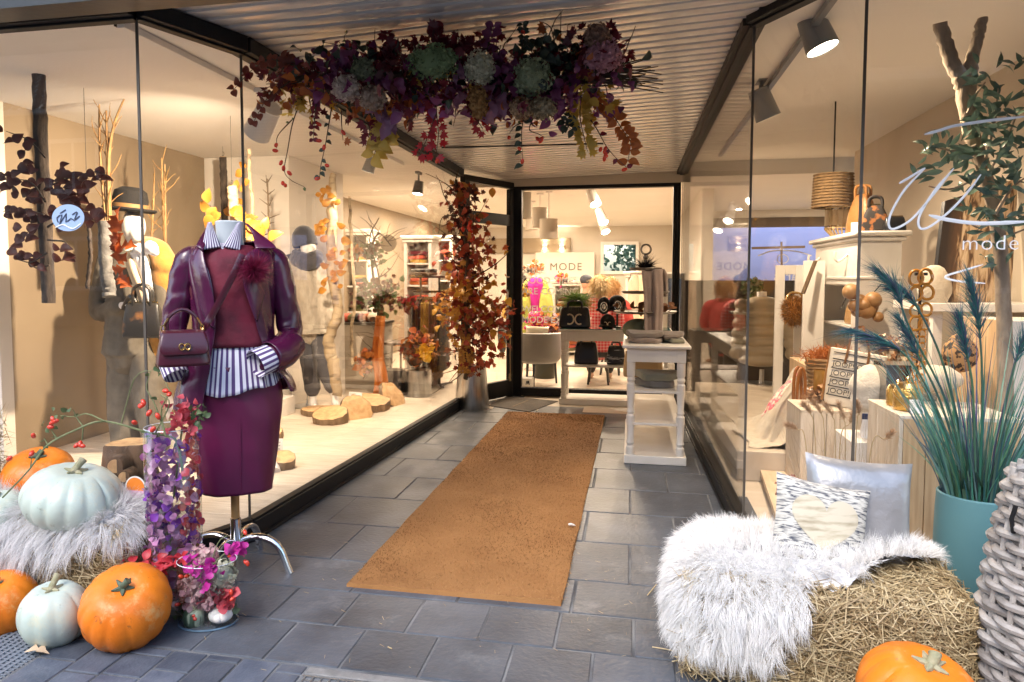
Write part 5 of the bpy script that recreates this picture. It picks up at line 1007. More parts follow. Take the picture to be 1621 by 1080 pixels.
spray([(600,180),(606,200),(600,225),(592,245)], mats_['mustard'], 'ovate', 6, .075, 1, -.08); spray([(625,200),(612,212),(606,230)], mats_['mustard'], 'ovate', 4, .07, 0, -.08)
spray([(690,165),(692,190),(694,215),(690,245)], mats_['red'], 'maple', 6, .054, 1, -.1); spray([(690,180),(676,220),(664,242)], mats_['red'], 'maple', 4, .054, 0, -.1); spray([(750,180),(758,195),(765,205)], mats_['red'], 'maple', 3, .054, 0, -.1); spray([(580,190),(585,205),(584,218)], dr, 'maple', 5, .054, 0, -.08)
spray([(830,180),(826,205),(826,230),(828,262)], mats_['green'], 'ovate', 6, .045, 2, pair=False); spray([(845,185),(838,205),(852,212),(862,218)], gleaf, 'ovate', 1, .02, 3, pair=False); spray([(826,195),(815,200),(806,212)], gleaf, 'ovate', 1, .02, 1, pair=False)
spray([(920,150),(918,185),(924,215),(930,240)], mats_['mustard'], 'maple', 12, .06, 0, -.06); spray([(930,160),(952,165),(972,185),(985,205),(998,225),(994,255)], mats_['rust'], 'ovate', 15, .05, 0, -.04); spray([(935,190),(945,205),(960,232),(975,250),(992,265)], dr, 'ovate', 5, .03, 6, pair=False); spray([(905,180),(895,195),(905,205)], mats_['green'], 'ovate', 6, .04, 0)
spray([(560,100),(552,80),(545,60),(550,52)], gleaf, 'ovate', 3, .02, 2, pair=False); spray([(620,85),(617,65),(614,55)], mats_['burg'], 'ovate', 5, .035); spray([(700,75),(694,58),(690,45)], dr, 'round', 7, .04); spray([(825,80),(830,58),(828,40)], mats_['green'], 'ovate', 8, .03, 1); spray([(880,75),(872,45),(860,36),(855,40)], mats_['rust'], 'maple', 3, .05, 0, pair=False); spray([(770,80),(778,60),(782,42)], mats_['plum'], 'ovate', 5, .05); spray([(899,80),(899,55),(898,40)], twig_m, 'lance', 2, .02)
# ------------------------------------------------------------------ left display: logs, twigs, leaves
birch = M('birch_bark', (.42,.32,.20), .7, c2=(.10,.065,.04), sc=9, det=9, bump=.6, bs=40, stretch=(1,1,3), lo=.5, hi=.75); darkbark = M('dark_bark', (.028,.021,.017), .9, c2=(.075,.055,.042), sc=25, det=8, bump=.9, bs=50, stretch=(1,1,.4)); greyb = M('grey_bark', (.17,.165,.155), .8, c2=(.09,.085,.08), sc=20, det=6, bump=.5, bs=50)
goldtw = M('golden_twig', (.36,.22,.08), .7, c2=(.24,.13,.05), sc=12)
def limb(name, label, pts, Y, rpx, mat, cat='log', n=24, grp=None, wob=.004, cut=True):
    P = path([aY(x, y, Y) for x, y in pts], n); s = mpx(P[0]); r = [q*s for q in (rpx if hasattr(rpx,'__len__') else [rpx])]; R = np.interp(np.linspace(0,1,n+1), np.linspace(0,1,len(r)), r) if len(r) > 1 else [r[0]]*(n+1)
    t = wthing(name, label, cat, P[-1], grp); b = B(); b.tube([p+rdir()*wob for p in P], list(R*np.array([rnd.uniform(.94,1.06) for _ in range(n+1)])), 14); build('bark', b, mat, t)
    if cut:
        b = B()
        d = (P[0]-P[1]).normalized(); b.tube([P[0], P[0]+d*.003], R[0]*.86, 14); build('cut_face', b, cutw, t)
    return t, P
def hang(t, P, z=2.53):
    b = B(); b.tube([P[0], V(P[0].x,P[0].y,z)], .0016, 4); b.tube([V(P[0].x+.012*math.cos(a),P[0].y,P[0].z+.03+.018*math.sin(a)) for a in np.linspace(-2.5,2,10)], .002, 5); build('hook_wire', b, M('thin_wire'), t)
t, P = limb('hanging_log', 'tall dark log hanging behind the far left window pane', [(62,106),(64,200),(70,330),(78,480)], 3.7, 10, darkbark); hang(t, P)
t, P = limb('hanging_log', 'grey birch log with orange oak leaves beside the hat mannequin', [(165,350),(168,420),(174,470)], 4.1, 10, greyb); lv = leaf_objs('oak', M('orange_oak', ramp=[(.40,.10,.015),(.30,.06,.015),(.48,.16,.03)], rough=.5, trl=.3), [frame(aY(178+rnd.uniform(-3,14), y+rnd.uniform(-6,6), 4.0), V(rnd.uniform(.1,1),-.2,rnd.uniform(-.7,.9)), V(0,-1,.1)+rdir()*.5, rnd.uniform(.10,.15)) for y in (350,362,372,385,400,412,420,432,445,380,395,440)], t)
t, P = limb('stick', 'short dark stick hanging between the leaves and the hat mannequin', [(139,345),(143,400),(138,456)], 4.0, 3.2, darkbark); hang(t, P)
t, P = limb('hanging_log', 'dark hanging log near the grey wall above the purple blazer', [(353,249),(355,310),(357,420)], 6.0, 5.5, darkbark); hang(t, P)
t, P = limb('hanging_log', 'pale birch log hanging right behind the purple blazer', [(367,296),(372,350),(376,480)], 4.9, 8, birch); hang(t, P)
t, P = limb('stick', 'thin birch pole with brown leaves left of the dress form shoulder seam', [(394,237),(396,290),(401,350),(404,480)], 5.2, [3,3], birch, wob=.006); leaf_objs('ovate', gold_leaf, [frame(aY(rnd.uniform(372,400), y, 5.15), V(rnd.uniform(-1,1),0,rnd.uniform(-.6,.5)), V(0,-1,0)+rdir()*.6, rnd.uniform(.07,.13)) for y in (263,272,286,292,300,306,318,334,340,350,352,372,378)], t)
t, P = limb('birch_trunk', 'tall crooked birch trunk standing in the left display', [(527,276),(526,330),(525,420),(535,490),(521,540),(529,580),(534,626)], 6.15, [5,8,9,8,9,10,8], birch, 'tree trunk', 40, wob=.008)
leaf_objs('ovate', gold_leaf, [frame(aY(527+rnd.choice([-1,1])*rnd.uniform(4,22), y, 6.1), V(rnd.uniform(-1,1),0,rnd.uniform(-.5,.5)), V(0,-1,0)+rdir()*.6, rnd.uniform(.06,.11)) for y in list(range(295,330,4))+list(range(350,385,4))+list(range(395,460,4))], t)
limb('stick', 'thin golden stick hanging right of the birch trunk', [(553,312),(556,390),(562,470),(556,520),(559,578)], 6.6, 2.6, birch, wob=.01)
def bare(label, segs, Y, r, mat=goldtw, tw=10, tl=.15, up=.8):
    t = wthing('bare_branch', label, 'branch', aY(*segs[0][-1], Y)); b = B()
    for s in segs:
        P = path([aY(x, y, Y) for x, y in s], 20); b.tube(P, [r*.4,r], 6)
        for k in range(tw): i = rnd.randrange(2,18); twig(b, P[i], V(rnd.uniform(-.7,.7),rnd.uniform(-.4,.4),up), tl*rnd.uniform(.5,1.3), r*.35, 5, .2, sides=4)
    build('stems', b, mat, t); return t
bare('golden bare branches rising beside the hat mannequin', [[(157,165),(158,230),(163,300),(172,380)],[(198,152),(180,200),(172,260),(175,370)],[(168,175),(170,250),(172,380)]], 4.3, .014)
bare('golden bare branch right of the hat mannequin', [[(244,275),(243,320),(240,380),(238,420)],[(256,250),(258,320),(262,400)],[(261,260),(262,390)]], 4.9, .012)
t = wthing('fir_skeleton', 'leafless little fir top behind the purple blazer', 'branch', aY(425,420,5.6)); b = B(); b.tube(path([aY(*p,5.6) for p in ((423,283),(425,330),(426,400),(424,470))],16), [.006,.014], 6)
for x0, y0, x1, y1 in ((423,290,413,284),(423,290,431,277),(425,308,416,300),(425,308,435,300),(426,326,410,314),(426,326,432,314),(425,346,413,335),(425,346,443,339),(424,352,418,350),(425,354,434,352),(423,296,421,277)): b.tube([aY(x0,y0,5.6), aY(x1,y1,5.55)], [.006,.002], 5)
build('stems', b, M('grey_brown_twig', (.12,.085,.05), .8), t)
t = wthing('beech_spray', 'dark red beech leaf spray around the far left hanging log', 'leaves', aY(60,320,3.6)); b = B()
for q in ([(72,250),(45,222),(10,208)],[(70,300),(100,285),(150,272),(168,278)],[(72,320),(50,290),(15,282)],[(70,340),(30,330),(5,335)],[(75,360),(110,340),(155,350)],[(75,400),(50,415),(30,412)],[(75,380),(105,385),(100,410)],[(78,420),(60,425),(45,418)]): b.tube(path([aY(x,y,3.58) for x,y in q],10), [.006,.002], 5)
build('stems', b, darkbark, t); fr = []
bl = [(5,209),(22,225),(38,228),(40,238),(34,262),(45,270),(55,268),(10,285),(18,280),(14,300),(22,296),(35,288),(30,305),(42,312),(48,300),(58,295),(52,318),(60,312),(8,336),(30,335),(36,345),(42,338),(48,352),(60,345),(35,360),(45,368),(56,362),(28,402),(34,410),(45,415),(52,405),(60,420),(40,380),(36,392),(95,265),(100,276),(108,280),(98,290),(112,288),(118,297),(128,285),(122,300),(135,292),(140,283),(150,280),(146,296),(158,285),(166,277),(104,305),(112,312),(122,312),(96,318),(90,330),(108,325),(118,322),(100,340),(112,338),(122,333),(130,340),(145,345),(150,352),(152,332),(90,345),(85,300),(86,285),(94,310),(104,350),(95,395),(102,402),(98,412),(106,390),(94,418),(85,360),(80,380)]
leaf_objs('ovate', M('beech_dark', ramp=[(.045,.012,.010),(.085,.022,.015),(.03,.009,.008)], rough=.5, trl=.25), [frame(aY(x,y,3.58+rnd.uniform(-.1,.1)), V(rnd.choice([-1,1])*rnd.uniform(.4,1),0,rnd.uniform(-.6,.5)), V(0,-1,.2)+rdir()*.6, rnd.uniform(.06,.088)) for x,y in bl for _ in (0,1)][:140], t)
t = wthing('golden_leaf_spray', 'golden leaves glowing behind the shoulder of the purple blazer', 'leaves', aY(400,380,4.8)); b = B(); b.tube(path([aY(*p,4.8) for p in ((345,420),(345,350),(332,325))],8), [.006,.003], 5); b.tube(path([aY(*p,4.8) for p in ((400,430),(405,380),(425,370))],8), [.006,.003], 5); build('stems', b, darkbark, t)
leaf_objs('ovate', gold_leaf, [frame(aY(x,y,4.75), V(rnd.uniform(-1,.3),0,rnd.uniform(-.5,.8)), V(0,-1,.1)+rdir()*.4, s) for x,y,s in [(329,322,.11),(342,328,.12),(334,332,.11),(342,342,.13),(350,338,.10),(385,340,.12),(386,352,.13),(382,362,.1),(395,365,.1),(410,368,.13),(418,375,.13),(408,380,.14),(425,380,.12),(398,384,.12),(412,388,.13),(422,390,.12),(405,372,.1),(384,375,.12),(418,365,.1)]], t)
def slice_(label, p, r, h, rot, grp='log slices on the window floor'):
    t = thing('log_slice', label, 'log slice', p, 0, grp); X = Matrix.Rotation(rot[2],4,'Z') @ Matrix.Rotation(rot[0],4,'X') @ Matrix.Rotation(rot[1],4,'Y'); prof = [1+rnd.uniform(-.07,.07) for _ in range(30)]
    R = [[X @ V(r*k*q*math.cos(2*PI*j/30), r*k*q*math.sin(2*PI*j/30), z) for j, q in enumerate(prof)] for k, z in ((1.0,0),(1.02,h*.5),(1.0,h))]; b = B(); b.loft(R); build('bark', b, bark, t)
    b = B(); b.loft([[X @ V(r*k*q*math.cos(2*PI*j/30), r*k*q*math.sin(2*PI*j/30), z) for j, q in enumerate(prof)] for k, z in ((.985,h*.99),(.9,h+.004),(.5,h+.006),(.01,h+.006))]); b.loft([[X @ V(r*k*q*math.cos(2*PI*j/30), r*k*q*math.sin(2*PI*j/30), z) for j, q in enumerate(prof)][::-1] for k, z in ((.985,.004),(.5,-.002),(.01,-.002))]); build('cut_face', b, cutw, t); return t
slice_('flat round log slice closest to the glass on the window floor', aZ(524,668,.1), .155, .09, (.25,0,0)); slice_('log slice leaning on the flat one at the birch foot', aZ(562,661,.1)+V(0,0,.05), .15, .05, (.9,.5,.3)); slice_('thick log slice behind the price cards', aZ(583,648,.1), .2, .10, (.12,.1,0)); slice_('thin log slice tilted at the rear of the window floor', aZ(618,640,.1)+V(0,0,.06), .16, .05, (.9,.35,.9)); slice_('dark log slice under the mannequin stand', aZ(505,655,.1), .16, .05, (.0,0,0)); slice_('half log behind the plum skirt', aZ(447,740,.1), .085, .08, (.2,.2,0)); slice_('small log offcut behind the flat round slice', aZ(553,656,.1), .06, .07, (0,0,0))
slice_('dark log end peeking out beside the plum skirt', aZ(430,695,.1), .09, .06, (.3,0,0))
stumpb = M('stump_bark', (.15,.085,.045), .85, c2=(.06,.035,.02), sc=14, det=8, bump=1, bs=30, stretch=(1,1,.3))
st = wthing('tree_stump', 'gnarled tree stump with sawn knots behind the corner glass', 'stump', aY(205,770,3.25)); c0 = aY(205,700,3.25); zt_ = c0.z; R = []
for z, r in ((.1,.17),(.2,.155),(.32,.135),(.42,.118),(zt_-.01,.108),(zt_,.10)): R.append([V(c0.x+r*(1+.10*math.sin(3*a+z*4)+.06*math.sin(7*a+z*9))*math.cos(a), c0.y+r*(1+.10*math.sin(3*a+z*4)+.06*math.sin(7*a+z*9))*math.sin(a), z) for a in np.linspace(0,2*PI,40,endpoint=False)])
b = B(); b.loft(R); build('bark', b, stumpb, st); b = B(); b.loft([R[-1],[c0*.5+p*.5+V(0,0,.0) for p in R[-1]],[V(c0.x,c0.y,zt_)]*40]); b.v = [(x,y,min(zt_+.004,max(zt_-.002,z))) for x,y,z in b.v]; build('cut_face', b, cutw, st)
for x, y, r in ((182,738,.045),(196,755,.033)): p = aY(x,y,3.10); b = B(); b.tube([p+V(0,.06,0), p], [r*1.2,r], 16); k = build('knot', b, stumpb, st); b = B(); b.tube([p, p+V(.002,-.004,0)], r*.75, 16); build('knot_face', b, cutw, k)
def card(label, p, w, h, rz, lean, lines=5):
    t = thing('price_card', label, 'price card', p, rz, 'price cards in the window'); X = Matrix.Rotation(lean,4,'X'); b = B(); b.box((0,0,h/2),(w,.004,h),X=X); build('card', b, M('card_white', (.80,.79,.76), .6), t, smooth=False); b = B(); 
    for k in range(lines): b.box((0,-.0025,h*(.85-.13*k)),(w*.7,.001,h*.03),X=X)
    build('printed_lines', b, M('print_grey', (.25,.25,.27), .8), t, smooth=False, kind='stuff'); b = B(); b.box((0,h*.18,h*.45),(w*.5,.003,h),X=Matrix.Rotation(lean+.45,4,'X')); build('strut', b, M('card_white'), t, smooth=False)
card('white framed price card leaning between the log slices', aZ(558,655,.1), .14, .2, -.2, -.3); card('price card standing behind the plum skirt', aZ(434,735,.1), .11, .17, .3, -.2); card('small price card on the low white plinth', aZ(425,655,.1)+V(0,0,.17), .14, .015, .3, 0)
b = B(); p = aZ(428,660,.1); b.bb(p.x-.30,p.x+.12,p.y-.1,p.y+.25,.1,.26); tag(build('plinth_box', b, white_wood, bevel=.004), 'low white plinth box behind the plum blazer', 'plinth')
b = B(); b.tube([aZ(432,748,.1), aZ(430,740,.1)+V(0,0,.10), aZ(429,738,.1)+V(0,0,.25)], [.05,.035,.02], 12); tag(build('foot_prop', b, M('mannequin_white', (.74,.72,.70), .45)), 'white mannequin foot prop behind the plum skirt', 'prop')
# stickers on the left glass
def sticker(label, x, y, Y, rx, rz_, mats, scr):
    p = aY(x,y,Y-.006); t = wthing('window_sticker', label, 'sticker', p); b = B(); b.tube([p, p-V(0,.001,0)], 1, 40); b.v = [(p.x+(v[0]-p.x)*rx, v[1], p.z+(v[2]-p.z)*rz_) for v in b.v]; build('sticker_face', b, mats[0], t, smooth=False)
    for m, polys in scr:
        b = B()
        for q in polys:
            P = path([aY(a, c, Y-.009) for a, c in q], 14) if len(q) > 2 else [aY(a,c,Y-.009) for a,c in q]; b.tube(P, .0028, 5, flat=.3, ref=(0,1,0))
        build('lettering', b, m, t, kind='stuff')
sticker('pale blue oval sticker with a dark scribbled signature on the left glass', 108, 345, 2.846, .084, .060, [M('sticker_blue', (.34,.46,.68), .5)], [(M('sticker_ink', (.03,.04,.08), .6), [[(92,352),(90,345),(98,340),(94,355),(105,338),(104,352),(112,346),(118,350)],[(114,340),(122,336),(118,348),(126,342)],[(95,338),(104,332)]]), (M('card_white'), [[(88,360),(100,356),(115,362),(128,354)]])])
ns = aY(215,772,2.70); t = wthing('window_sticker', 'round orange and pink sticker low on the glass above the straw', 'sticker', ns); b = B(); b.tube([ns,ns-V(0,.002,0)], .05, 36); build('sticker_face', b, M('card_white'), t, smooth=False)
for nm, m, z0, z1 in (('orange_print', M('sticker_orange', (.85,.25,.03), .5), -.012, .044), ('pink_print', M('sticker_pink', (.72,.40,.60), .5), -.044, -.012)):
    b = B(); pts = [V(ns.x+.044*math.cos(a), ns.y-.003, ns.z+min(max(.044*math.sin(a), z0), z1)) for a in np.linspace(0,2*PI,48,endpoint=False)]; b.add(pts, [tuple(range(48))]); build(nm, b, m, t, smooth=False)
# ceiling hooks and string
hk = wthing('ceiling_string', 'dark cord stretched below the ceiling of the left display', 'cord', aY(120,95,3.9)); b = B(); b.tube([aY(62,102,3.7), aY(110,99,3.8), aY(172,94,3.9), aY(215,110,4.4), aY(268,132,5.0)], .004, 5); build('cord', b, M('thin_wire'), hk)
# ------------------------------------------------------------------ mannequins
manq = M('mannequin_white'); suit = M('taupe_suit', (.15,.13,.10), .85, c2=(.11,.094,.072), sc=14, bump=.25, bs=140); camel = M('camel_wool', (.46,.22,.04), .9, c2=(.36,.17,.03), sc=12, bump=.3, bs=90, sheen=.4); beige = M('beige_wool', (.60,.48,.33), .85, bump=.2, bs=120); blouse = M('white_blouse', (.72,.74,.80), .6, bump=.1, bs=30)
def body(parent, J, mat=manq, vox=.010, hd=(.072,.092,.118), name='body'):
    b = B()
    def seg(a, c, r0, r1, n=8): a, c = Vector(J[a]), Vector(J[c]); b.tube([lerp(a,c,k/n) for k in range(n+1)], list(np.linspace(r0,r1,n+1)), 14); b.ball(a, r0, 12, 8); b.ball(c, r1, 12, 8)
    H_ = Vector(J['head']); b.ball(H_, hd, 20, 14); b.ball(H_+Vector(J.get('face',(0,-.05,-.05))), tuple(q*.62 for q in hd), 14, 10); nose = H_+Vector(J.get('face',(0,-.05,-.05)))*1.0+Vector(J.get('nose',(0,-.055,.02))); b.ball(nose, (.014,.014,.022), 8, 6)
    seg('neck','head',.050,.048); seg('neck','chest',.055,.13); b.ball(J['chest'], (.165,.105,.16), 18, 12); seg('chest','waist',.125,.115); b.ball(J['pelvis'], (.165,.115,.13), 18, 12); seg('waist','pelvis',.115,.14)
    for s in 'lr':
        seg('sh'+s,'el'+s,.050,.040); seg('el'+s,'wr'+s,.039,.026); seg('chest','sh'+s,.08,.055); seg('hp'+s,'kn'+s,.085,.055); seg('kn'+s,'an'+s,.053,.035); seg('pelvis','hp'+s,.1,.088)
        a = Vector(J['an'+s]); f = Vector(J.get('foot'+s,(0,-.16,0))); b.tube([a+V(0,0,.01), a+V(0,0,-.05)+f*.2, a+V(0,0,-.065)+f*.9], [.036,.038,.024], 12); b.ball(a+V(0,0,-.065)+f*.9,.024,10,6); b.ball(a-f*.2+V(0,0,-.05),.032,10,6)
        w = Vector(J['wr'+s]); h = Vector(J.get('hand'+s,(0,0,-.09))); sd_ = h.cross(Vector(J.get('palm'+s,(0,1,0)))).normalized(); m = w+h*.55; b.tube([w, w+h*.3, w+h*.75, w+h*.95], [.024,.032,.036,.026], 12, flat=.5, ref=tuple(h.cross(sd_)))
        for k in range(4): q = w+h*.85+sd_*(.018*(k-1.5)); b.tube([q, q+h*(.45-.05*abs(k-1.3)), q+h*(.85-.09*abs(k-1.3))+h.cross(sd_).normalized()*.02], [.0095,.009,.007], 8)
        q = w+h*.3+sd_*.026; b.tube([q, q+sd_*.03+h*.3, q+sd_*.035+h*.6], [.012,.010,.008], 8)
    return build(name, b, mat, parent, remesh=vox, relax=3)
def tubes(name, mat, parent, chains, vox=.012, disp=None, balls=(), relax=3):
    b = B()
    for pts, rr in chains:
        P = path(pts, 14) if len(pts) > 2 else [lerp(Vector(pts[0]),Vector(pts[1]),k/6) for k in range(7)]; R = list(np.interp(np.linspace(0,1,len(P)), np.linspace(0,1,len(rr)), rr)); b.tube(P, R, 18); b.ball(P[0], R[0]*.98, 12, 8); b.ball(P[-1], R[-1]*.9, 12, 6)
    for c, r in balls: b.ball(c, r, 18, 12)
    return build(name, b, mat, parent, remesh=vox, relax=relax, disp=disp)
YA = 4.62; a_ = lambda x, y, dy=0: aY(x, y, YA+dy)
ma = wthing('mannequin', 'white mannequin in a bowler hat and taupe suit with a camel coat over one shoulder', 'mannequin', a_(212,716))
JA = dict(head=a_(212,358), face=(.045,-.03,-.045), nose=(.045,-.03,.02), neck=a_(207,400), chest=a_(207,450), waist=a_(207,510), pelvis=a_(212,555), shl=a_(166,424,-.02), ell=a_(158,492,.02), wrl=a_(198,483,-.20), handl=(.13,-.03,.0), palml=(0,0,1), shr=a_(250,420,.02), elr=a_(262,490), wrr=a_(258,535,-.05),
          hpl=a_(196,572), knl=a_(196,640), anl=a_(200,700), hpr=a_(230,572), knr=a_(238,640), anr=a_(248,698))
body(ma, JA)
tubes('blazer', suit, ma, [([a_(170,416), a_(207,412), a_(245,414)], [.075,.085,.075]), ([a_(207,440), a_(207,500), a_(206,560)], [.165,.165,.19]), ([a_(168,424,-.02), a_(156,492,.02), a_(190,486,-.16)], [.075,.068,.058]), ([a_(250,420,.02), a_(264,490), a_(258,528,-.05)], [.075,.068,.06])], .012, (.02,.10))
tubes('trousers', suit, ma, [([a_(197,560), a_(196,640), a_(200,700)], [.12,.115,.105]), ([a_(229,560), a_(240,640), a_(250,698)], [.12,.115,.105])], .012, (.015,.09))
b = B(); b.loft([[a_(lerp(x0,x1,k/6), lerp(y0,y1,k/6)-3*math.sin(PI*k/6), d-.03*math.sin(PI*k/6)) for k in range(7)] for (x0,y0,x1,y1,d) in ((203,402,208,400,-.20),(198,412,214,415,-.25),(200,425,220,435,-.28),(208,445,228,460,-.29),(218,470,234,485,-.285),(232,505,238,512,-.27))], close=False); build('lapel', b, beige, ma, solid=.008, sub=1, angle=180)
b = B(); b.loft([[a_(lerp(x0,x1,k/6), y, -.245-.03*math.sin(PI*k/6)) for k in range(7)] for x0,x1,y in ((204,222,398),(208,232,415),(214,238,440),(224,243,465),(236,244,500))], close=False)
build('blouse', b, blouse, ma, solid=.006, sub=1, angle=180)
tubes('bow', blouse, ma, [([a_(212,400,-.22), a_(222,395,-.26), a_(228,403,-.26)], [.02,.045,.02]), ([a_(226,400,-.26), a_(238,392,-.25), a_(246,400,-.22)], [.02,.05,.03]), ([a_(226,402,-.26), a_(230,430,-.26), a_(236,465,-.24)], [.02,.035,.03])], .008)
tubes('camel_coat', camel, ma, [([a_(222,384,.10), a_(248,396,.02), a_(262,420,0)], [.05,.08,.09]), ([a_(255,410,.02), a_(263,450,.04), a_(262,520,.05), a_(256,560,.06)], [.085,.10,.10,.11]), ([a_(212,398,.14), a_(228,390,.12), a_(240,396,.10)], [.05,.06,.06])], .012, (.02,.12))
b = B(); hp_ = a_(206,322); Xh2 = Matrix.Translation(hp_) @ Matrix.Rotation(.10,4,'Y'); b.lathe([(.001,.115),(.06,.112),(.105,.085),(.118,.03),(.12,-.035),(.165,-.045),(.178,-.035),(.180,-.045),(.16,-.058),(.10,-.05)], n=40, X=Xh2, cap=False); build('bowler_hat', b, M('black_felt', (.010,.009,.009), .9, bump=.2, bs=120), ma, solid=.004)
b = B(); b.lathe([(.1215,-.032),(.1225,-.005)], n=40, X=Xh2, cap=False); build('hat_band', b, M('hat_band', (.30,.16,.06), .6), ma)
bgA = handbag('brown and black structured handbag held by the hat mannequin', a_(228,535,-.30), .26, .24, .12, M('cognac_black_leather', (.36,.15,.035), .4, c2=(.02,.018,.016), sc=2.2, lo=.40, hi=.46, bump=.2, bs=60), 0, rz=.3, hr=.5)
b = B(); b.tube(path([a_(196,488,-.22), a_(206,470,-.30), a_(216,480,-.30)],8), .018, 8); b.tube(path([a_(228,492,-.31), a_(236,502,-.32), a_(232,512,-.32)], 6), .006, 6); build('bag_strap', b, blackm, ma, kind='stuff')
# beanie mannequin
YBm = 6.42; c_ = lambda x, y, dy=0: aY(x, y, YBm+dy)
mb = wthing('mannequin', 'white mannequin in a grey beanie and cream cable cardigan with cropped jeans', 'mannequin', c_(505,648))
body(mb, dict(head=c_(488,390), face=(.045,-.04,-.04), nose=(.045,-.04,.02), neck=c_(486,418), chest=c_(487,448), waist=c_(492,490), pelvis=c_(494,520), shl=c_(466,430), ell=c_(461,478,.02), wrl=c_(467,507,-.05), handl=(.03,-.03,-.10), palml=(1,0,0), shr=c_(512,430,.05), elr=c_(523,480,.03), wrr=c_(524,515,-.04), hpl=c_(485,528), knl=c_(492,580), anl=c_(496,634), hpr=c_(507,528), knr=c_(515,578,-.05), anr=c_(530,630,-.05), footl=(.07,-.14,-.01), footr=(.09,-.13,-.01)))
tubes('cardigan', M('cream_cable_knit', (.42,.37,.30), .9, c2=(.32,.275,.22), sc=26, bump=.8, bs=60, stretch=(1,1,.35), sheen=.3), mb, [([c_(466,426), c_(488,420), c_(510,426)], [.07,.085,.07]), ([c_(487,440), c_(492,485), c_(495,522)], [.165,.17,.175]), ([c_(465,430), c_(459,478,.02), c_(466,503,-.05)], [.085,.085,.055]), ([c_(512,430,.05), c_(524,480,.03), c_(524,510,-.04)], [.085,.085,.055])], .012, (.02,.05))
b = B(); b.tube([c_(495,523)+V(.172*math.cos(a),.172*math.sin(a),0) for a in np.linspace(0,2*PI,40,endpoint=False)], .018, 8, closed=True, flat=2); build('ribbed_hem', b, M('cream_cable_knit'), mb)
tubes('jeans', M('grey_blue_denim', (.055,.055,.066), .85, c2=(.10,.10,.115), sc=8, bump=.2, bs=200), mb, [([c_(484,522), c_(491,580), c_(495,618)], [.105,.085,.075]), ([c_(506,522), c_(514,578,-.05), c_(527,613,-.05)], [.105,.085,.075])], .011, (.012,.07))
tubes('snood', M('grey_snood', (.055,.053,.064), .9, bump=.5, bs=80, sheen=.3), mb, [([c_(468,412,-.02), c_(486,420,-.13), c_(503,410,-.05), c_(495,402,.09), c_(472,404,.09), c_(466,412,0)], [.055,.06,.06,.055,.055,.05]), ([c_(468,402), c_(486,409,-.11), c_(500,402,-.02)], [.045,.05,.045])], .010, (.015,.05))
b = B(); X = Matrix.Translation(c_(482,381)) @ Matrix.Rotation(-.18,4,'Y'); b.lathe([(.108,-.055),(.118,-.03),(.114,.02),(.10,.075),(.065,.12),(.02,.140),(.001,.142)], n=44, X=X, cap=False); b.v = [tuple(X @ ((X.inverted() @ Vector(v))*(1+.02*math.sin(22*math.atan2((X.inverted() @ Vector(v)).y,(X.inverted() @ Vector(v)).x))))) for v in b.v]; build('beanie', b, M('slate_knit', (.045,.048,.065), .9, bump=.5, bs=90, sheen=.4), mb, solid=.006)
tubes('dark_parka', M('dark_parka', (.035,.032,.032), .7), mb, [([c_(458,415,.12), c_(452,450,.14), c_(455,515,.14)], [.07,.09,.08]), ([c_(458,412,.10), c_(476,408,.16)], [.06,.07])], .012, (.02,.08))
b = B(); b.tube([c_(481,650,.1), c_(486,640,.1)+V(0,0,.0), c_(489,600,.1)], .009, 8); b.lathe([(.001,0),(.14,0),(.14,.008),(.001,.012)], (c_(484,652,.1).x, YBm+.1, .101), 28); build('stand', b, steel, mb)
# ------------------------------------------------------------------ shop interior left: shelving, rack, counter, flowers
knits = [M('knit_'+n, c, .9, bump=.4, bs=90, sheen=.2) for n, c in (('rust',(.35,.09,.02)),('mustard',(.45,.27,.05)),('burgundy',(.12,.012,.02)),('black',(.02,.02,.02)),('cream',(.6,.5,.38)),('brown',(.13,.07,.035)),('coral',(.55,.10,.06)),('olive',(.13,.12,.04)))]
SHU = []; SHN = ['unit beside the clothes rack','unit near the garland post','unit behind the birch trunk','unit under the rear window','unit left of the blonde person']
def shelf_unit(label, x0, x1, Y, D, H, ns, fill=.75, crown=True):
    SHU.append(1); t = wthing('shelf_unit', label, 'shelf', ((x0+x1)/2,Y,0), 'white shelf units in the shop'); b = B(); b.bb(x0,x0+.04,Y,Y+D,0,H); build('side_panel', b, white_wood, t, bevel=.003); b = B(); b.bb(x1-.04,x1,Y,Y+D,0,H); build('side_panel', b, white_wood, t, bevel=.003); b = B(); b.bb(x0+.04,x1-.04,Y+D-.02,Y+D,0,H); build('back_panel', b, white_wood, t)
    b = B(); b.bb(x0-.04,x1+.04,Y-.04,Y+D,H+.002,H+.05); b.bb(x0-.02,x1+.02,Y-.02,Y+D-.02,H-.04,H); build('crown', b, white_wood, t, bevel=.008)
    for k in range(ns):
        z = .08+k*(H-.1)/ns; b = B(); b.bb(x0+.041,x1-.041,Y+.005,Y+D-.021,z-.022,z); build('shelf', b, white_wood, t, bevel=.002)
        if rnd.random() < fill:
            n = 3; hh = (H/ns-.08)/4
            cloth_stack([lbl+' on the %s shelf, %s' % (['lowest','second','third','fourth','fifth','top'][min(k,5)], SHN[len(SHU)-1]) for lbl in ('bottom folded jumper','middle folded jumper','top folded jumper')][:n], ((x0+x1)/2+rnd.uniform(-.05,.05),Y+D*.45,z+.002), min(.34,(x1-x0)*.75), D*.75, n, rnd.sample(knits,3), 'folded jumpers on the shelves', min(.05,hh))
    return t
def atX(x, Y): return aY(x, 500, Y).x
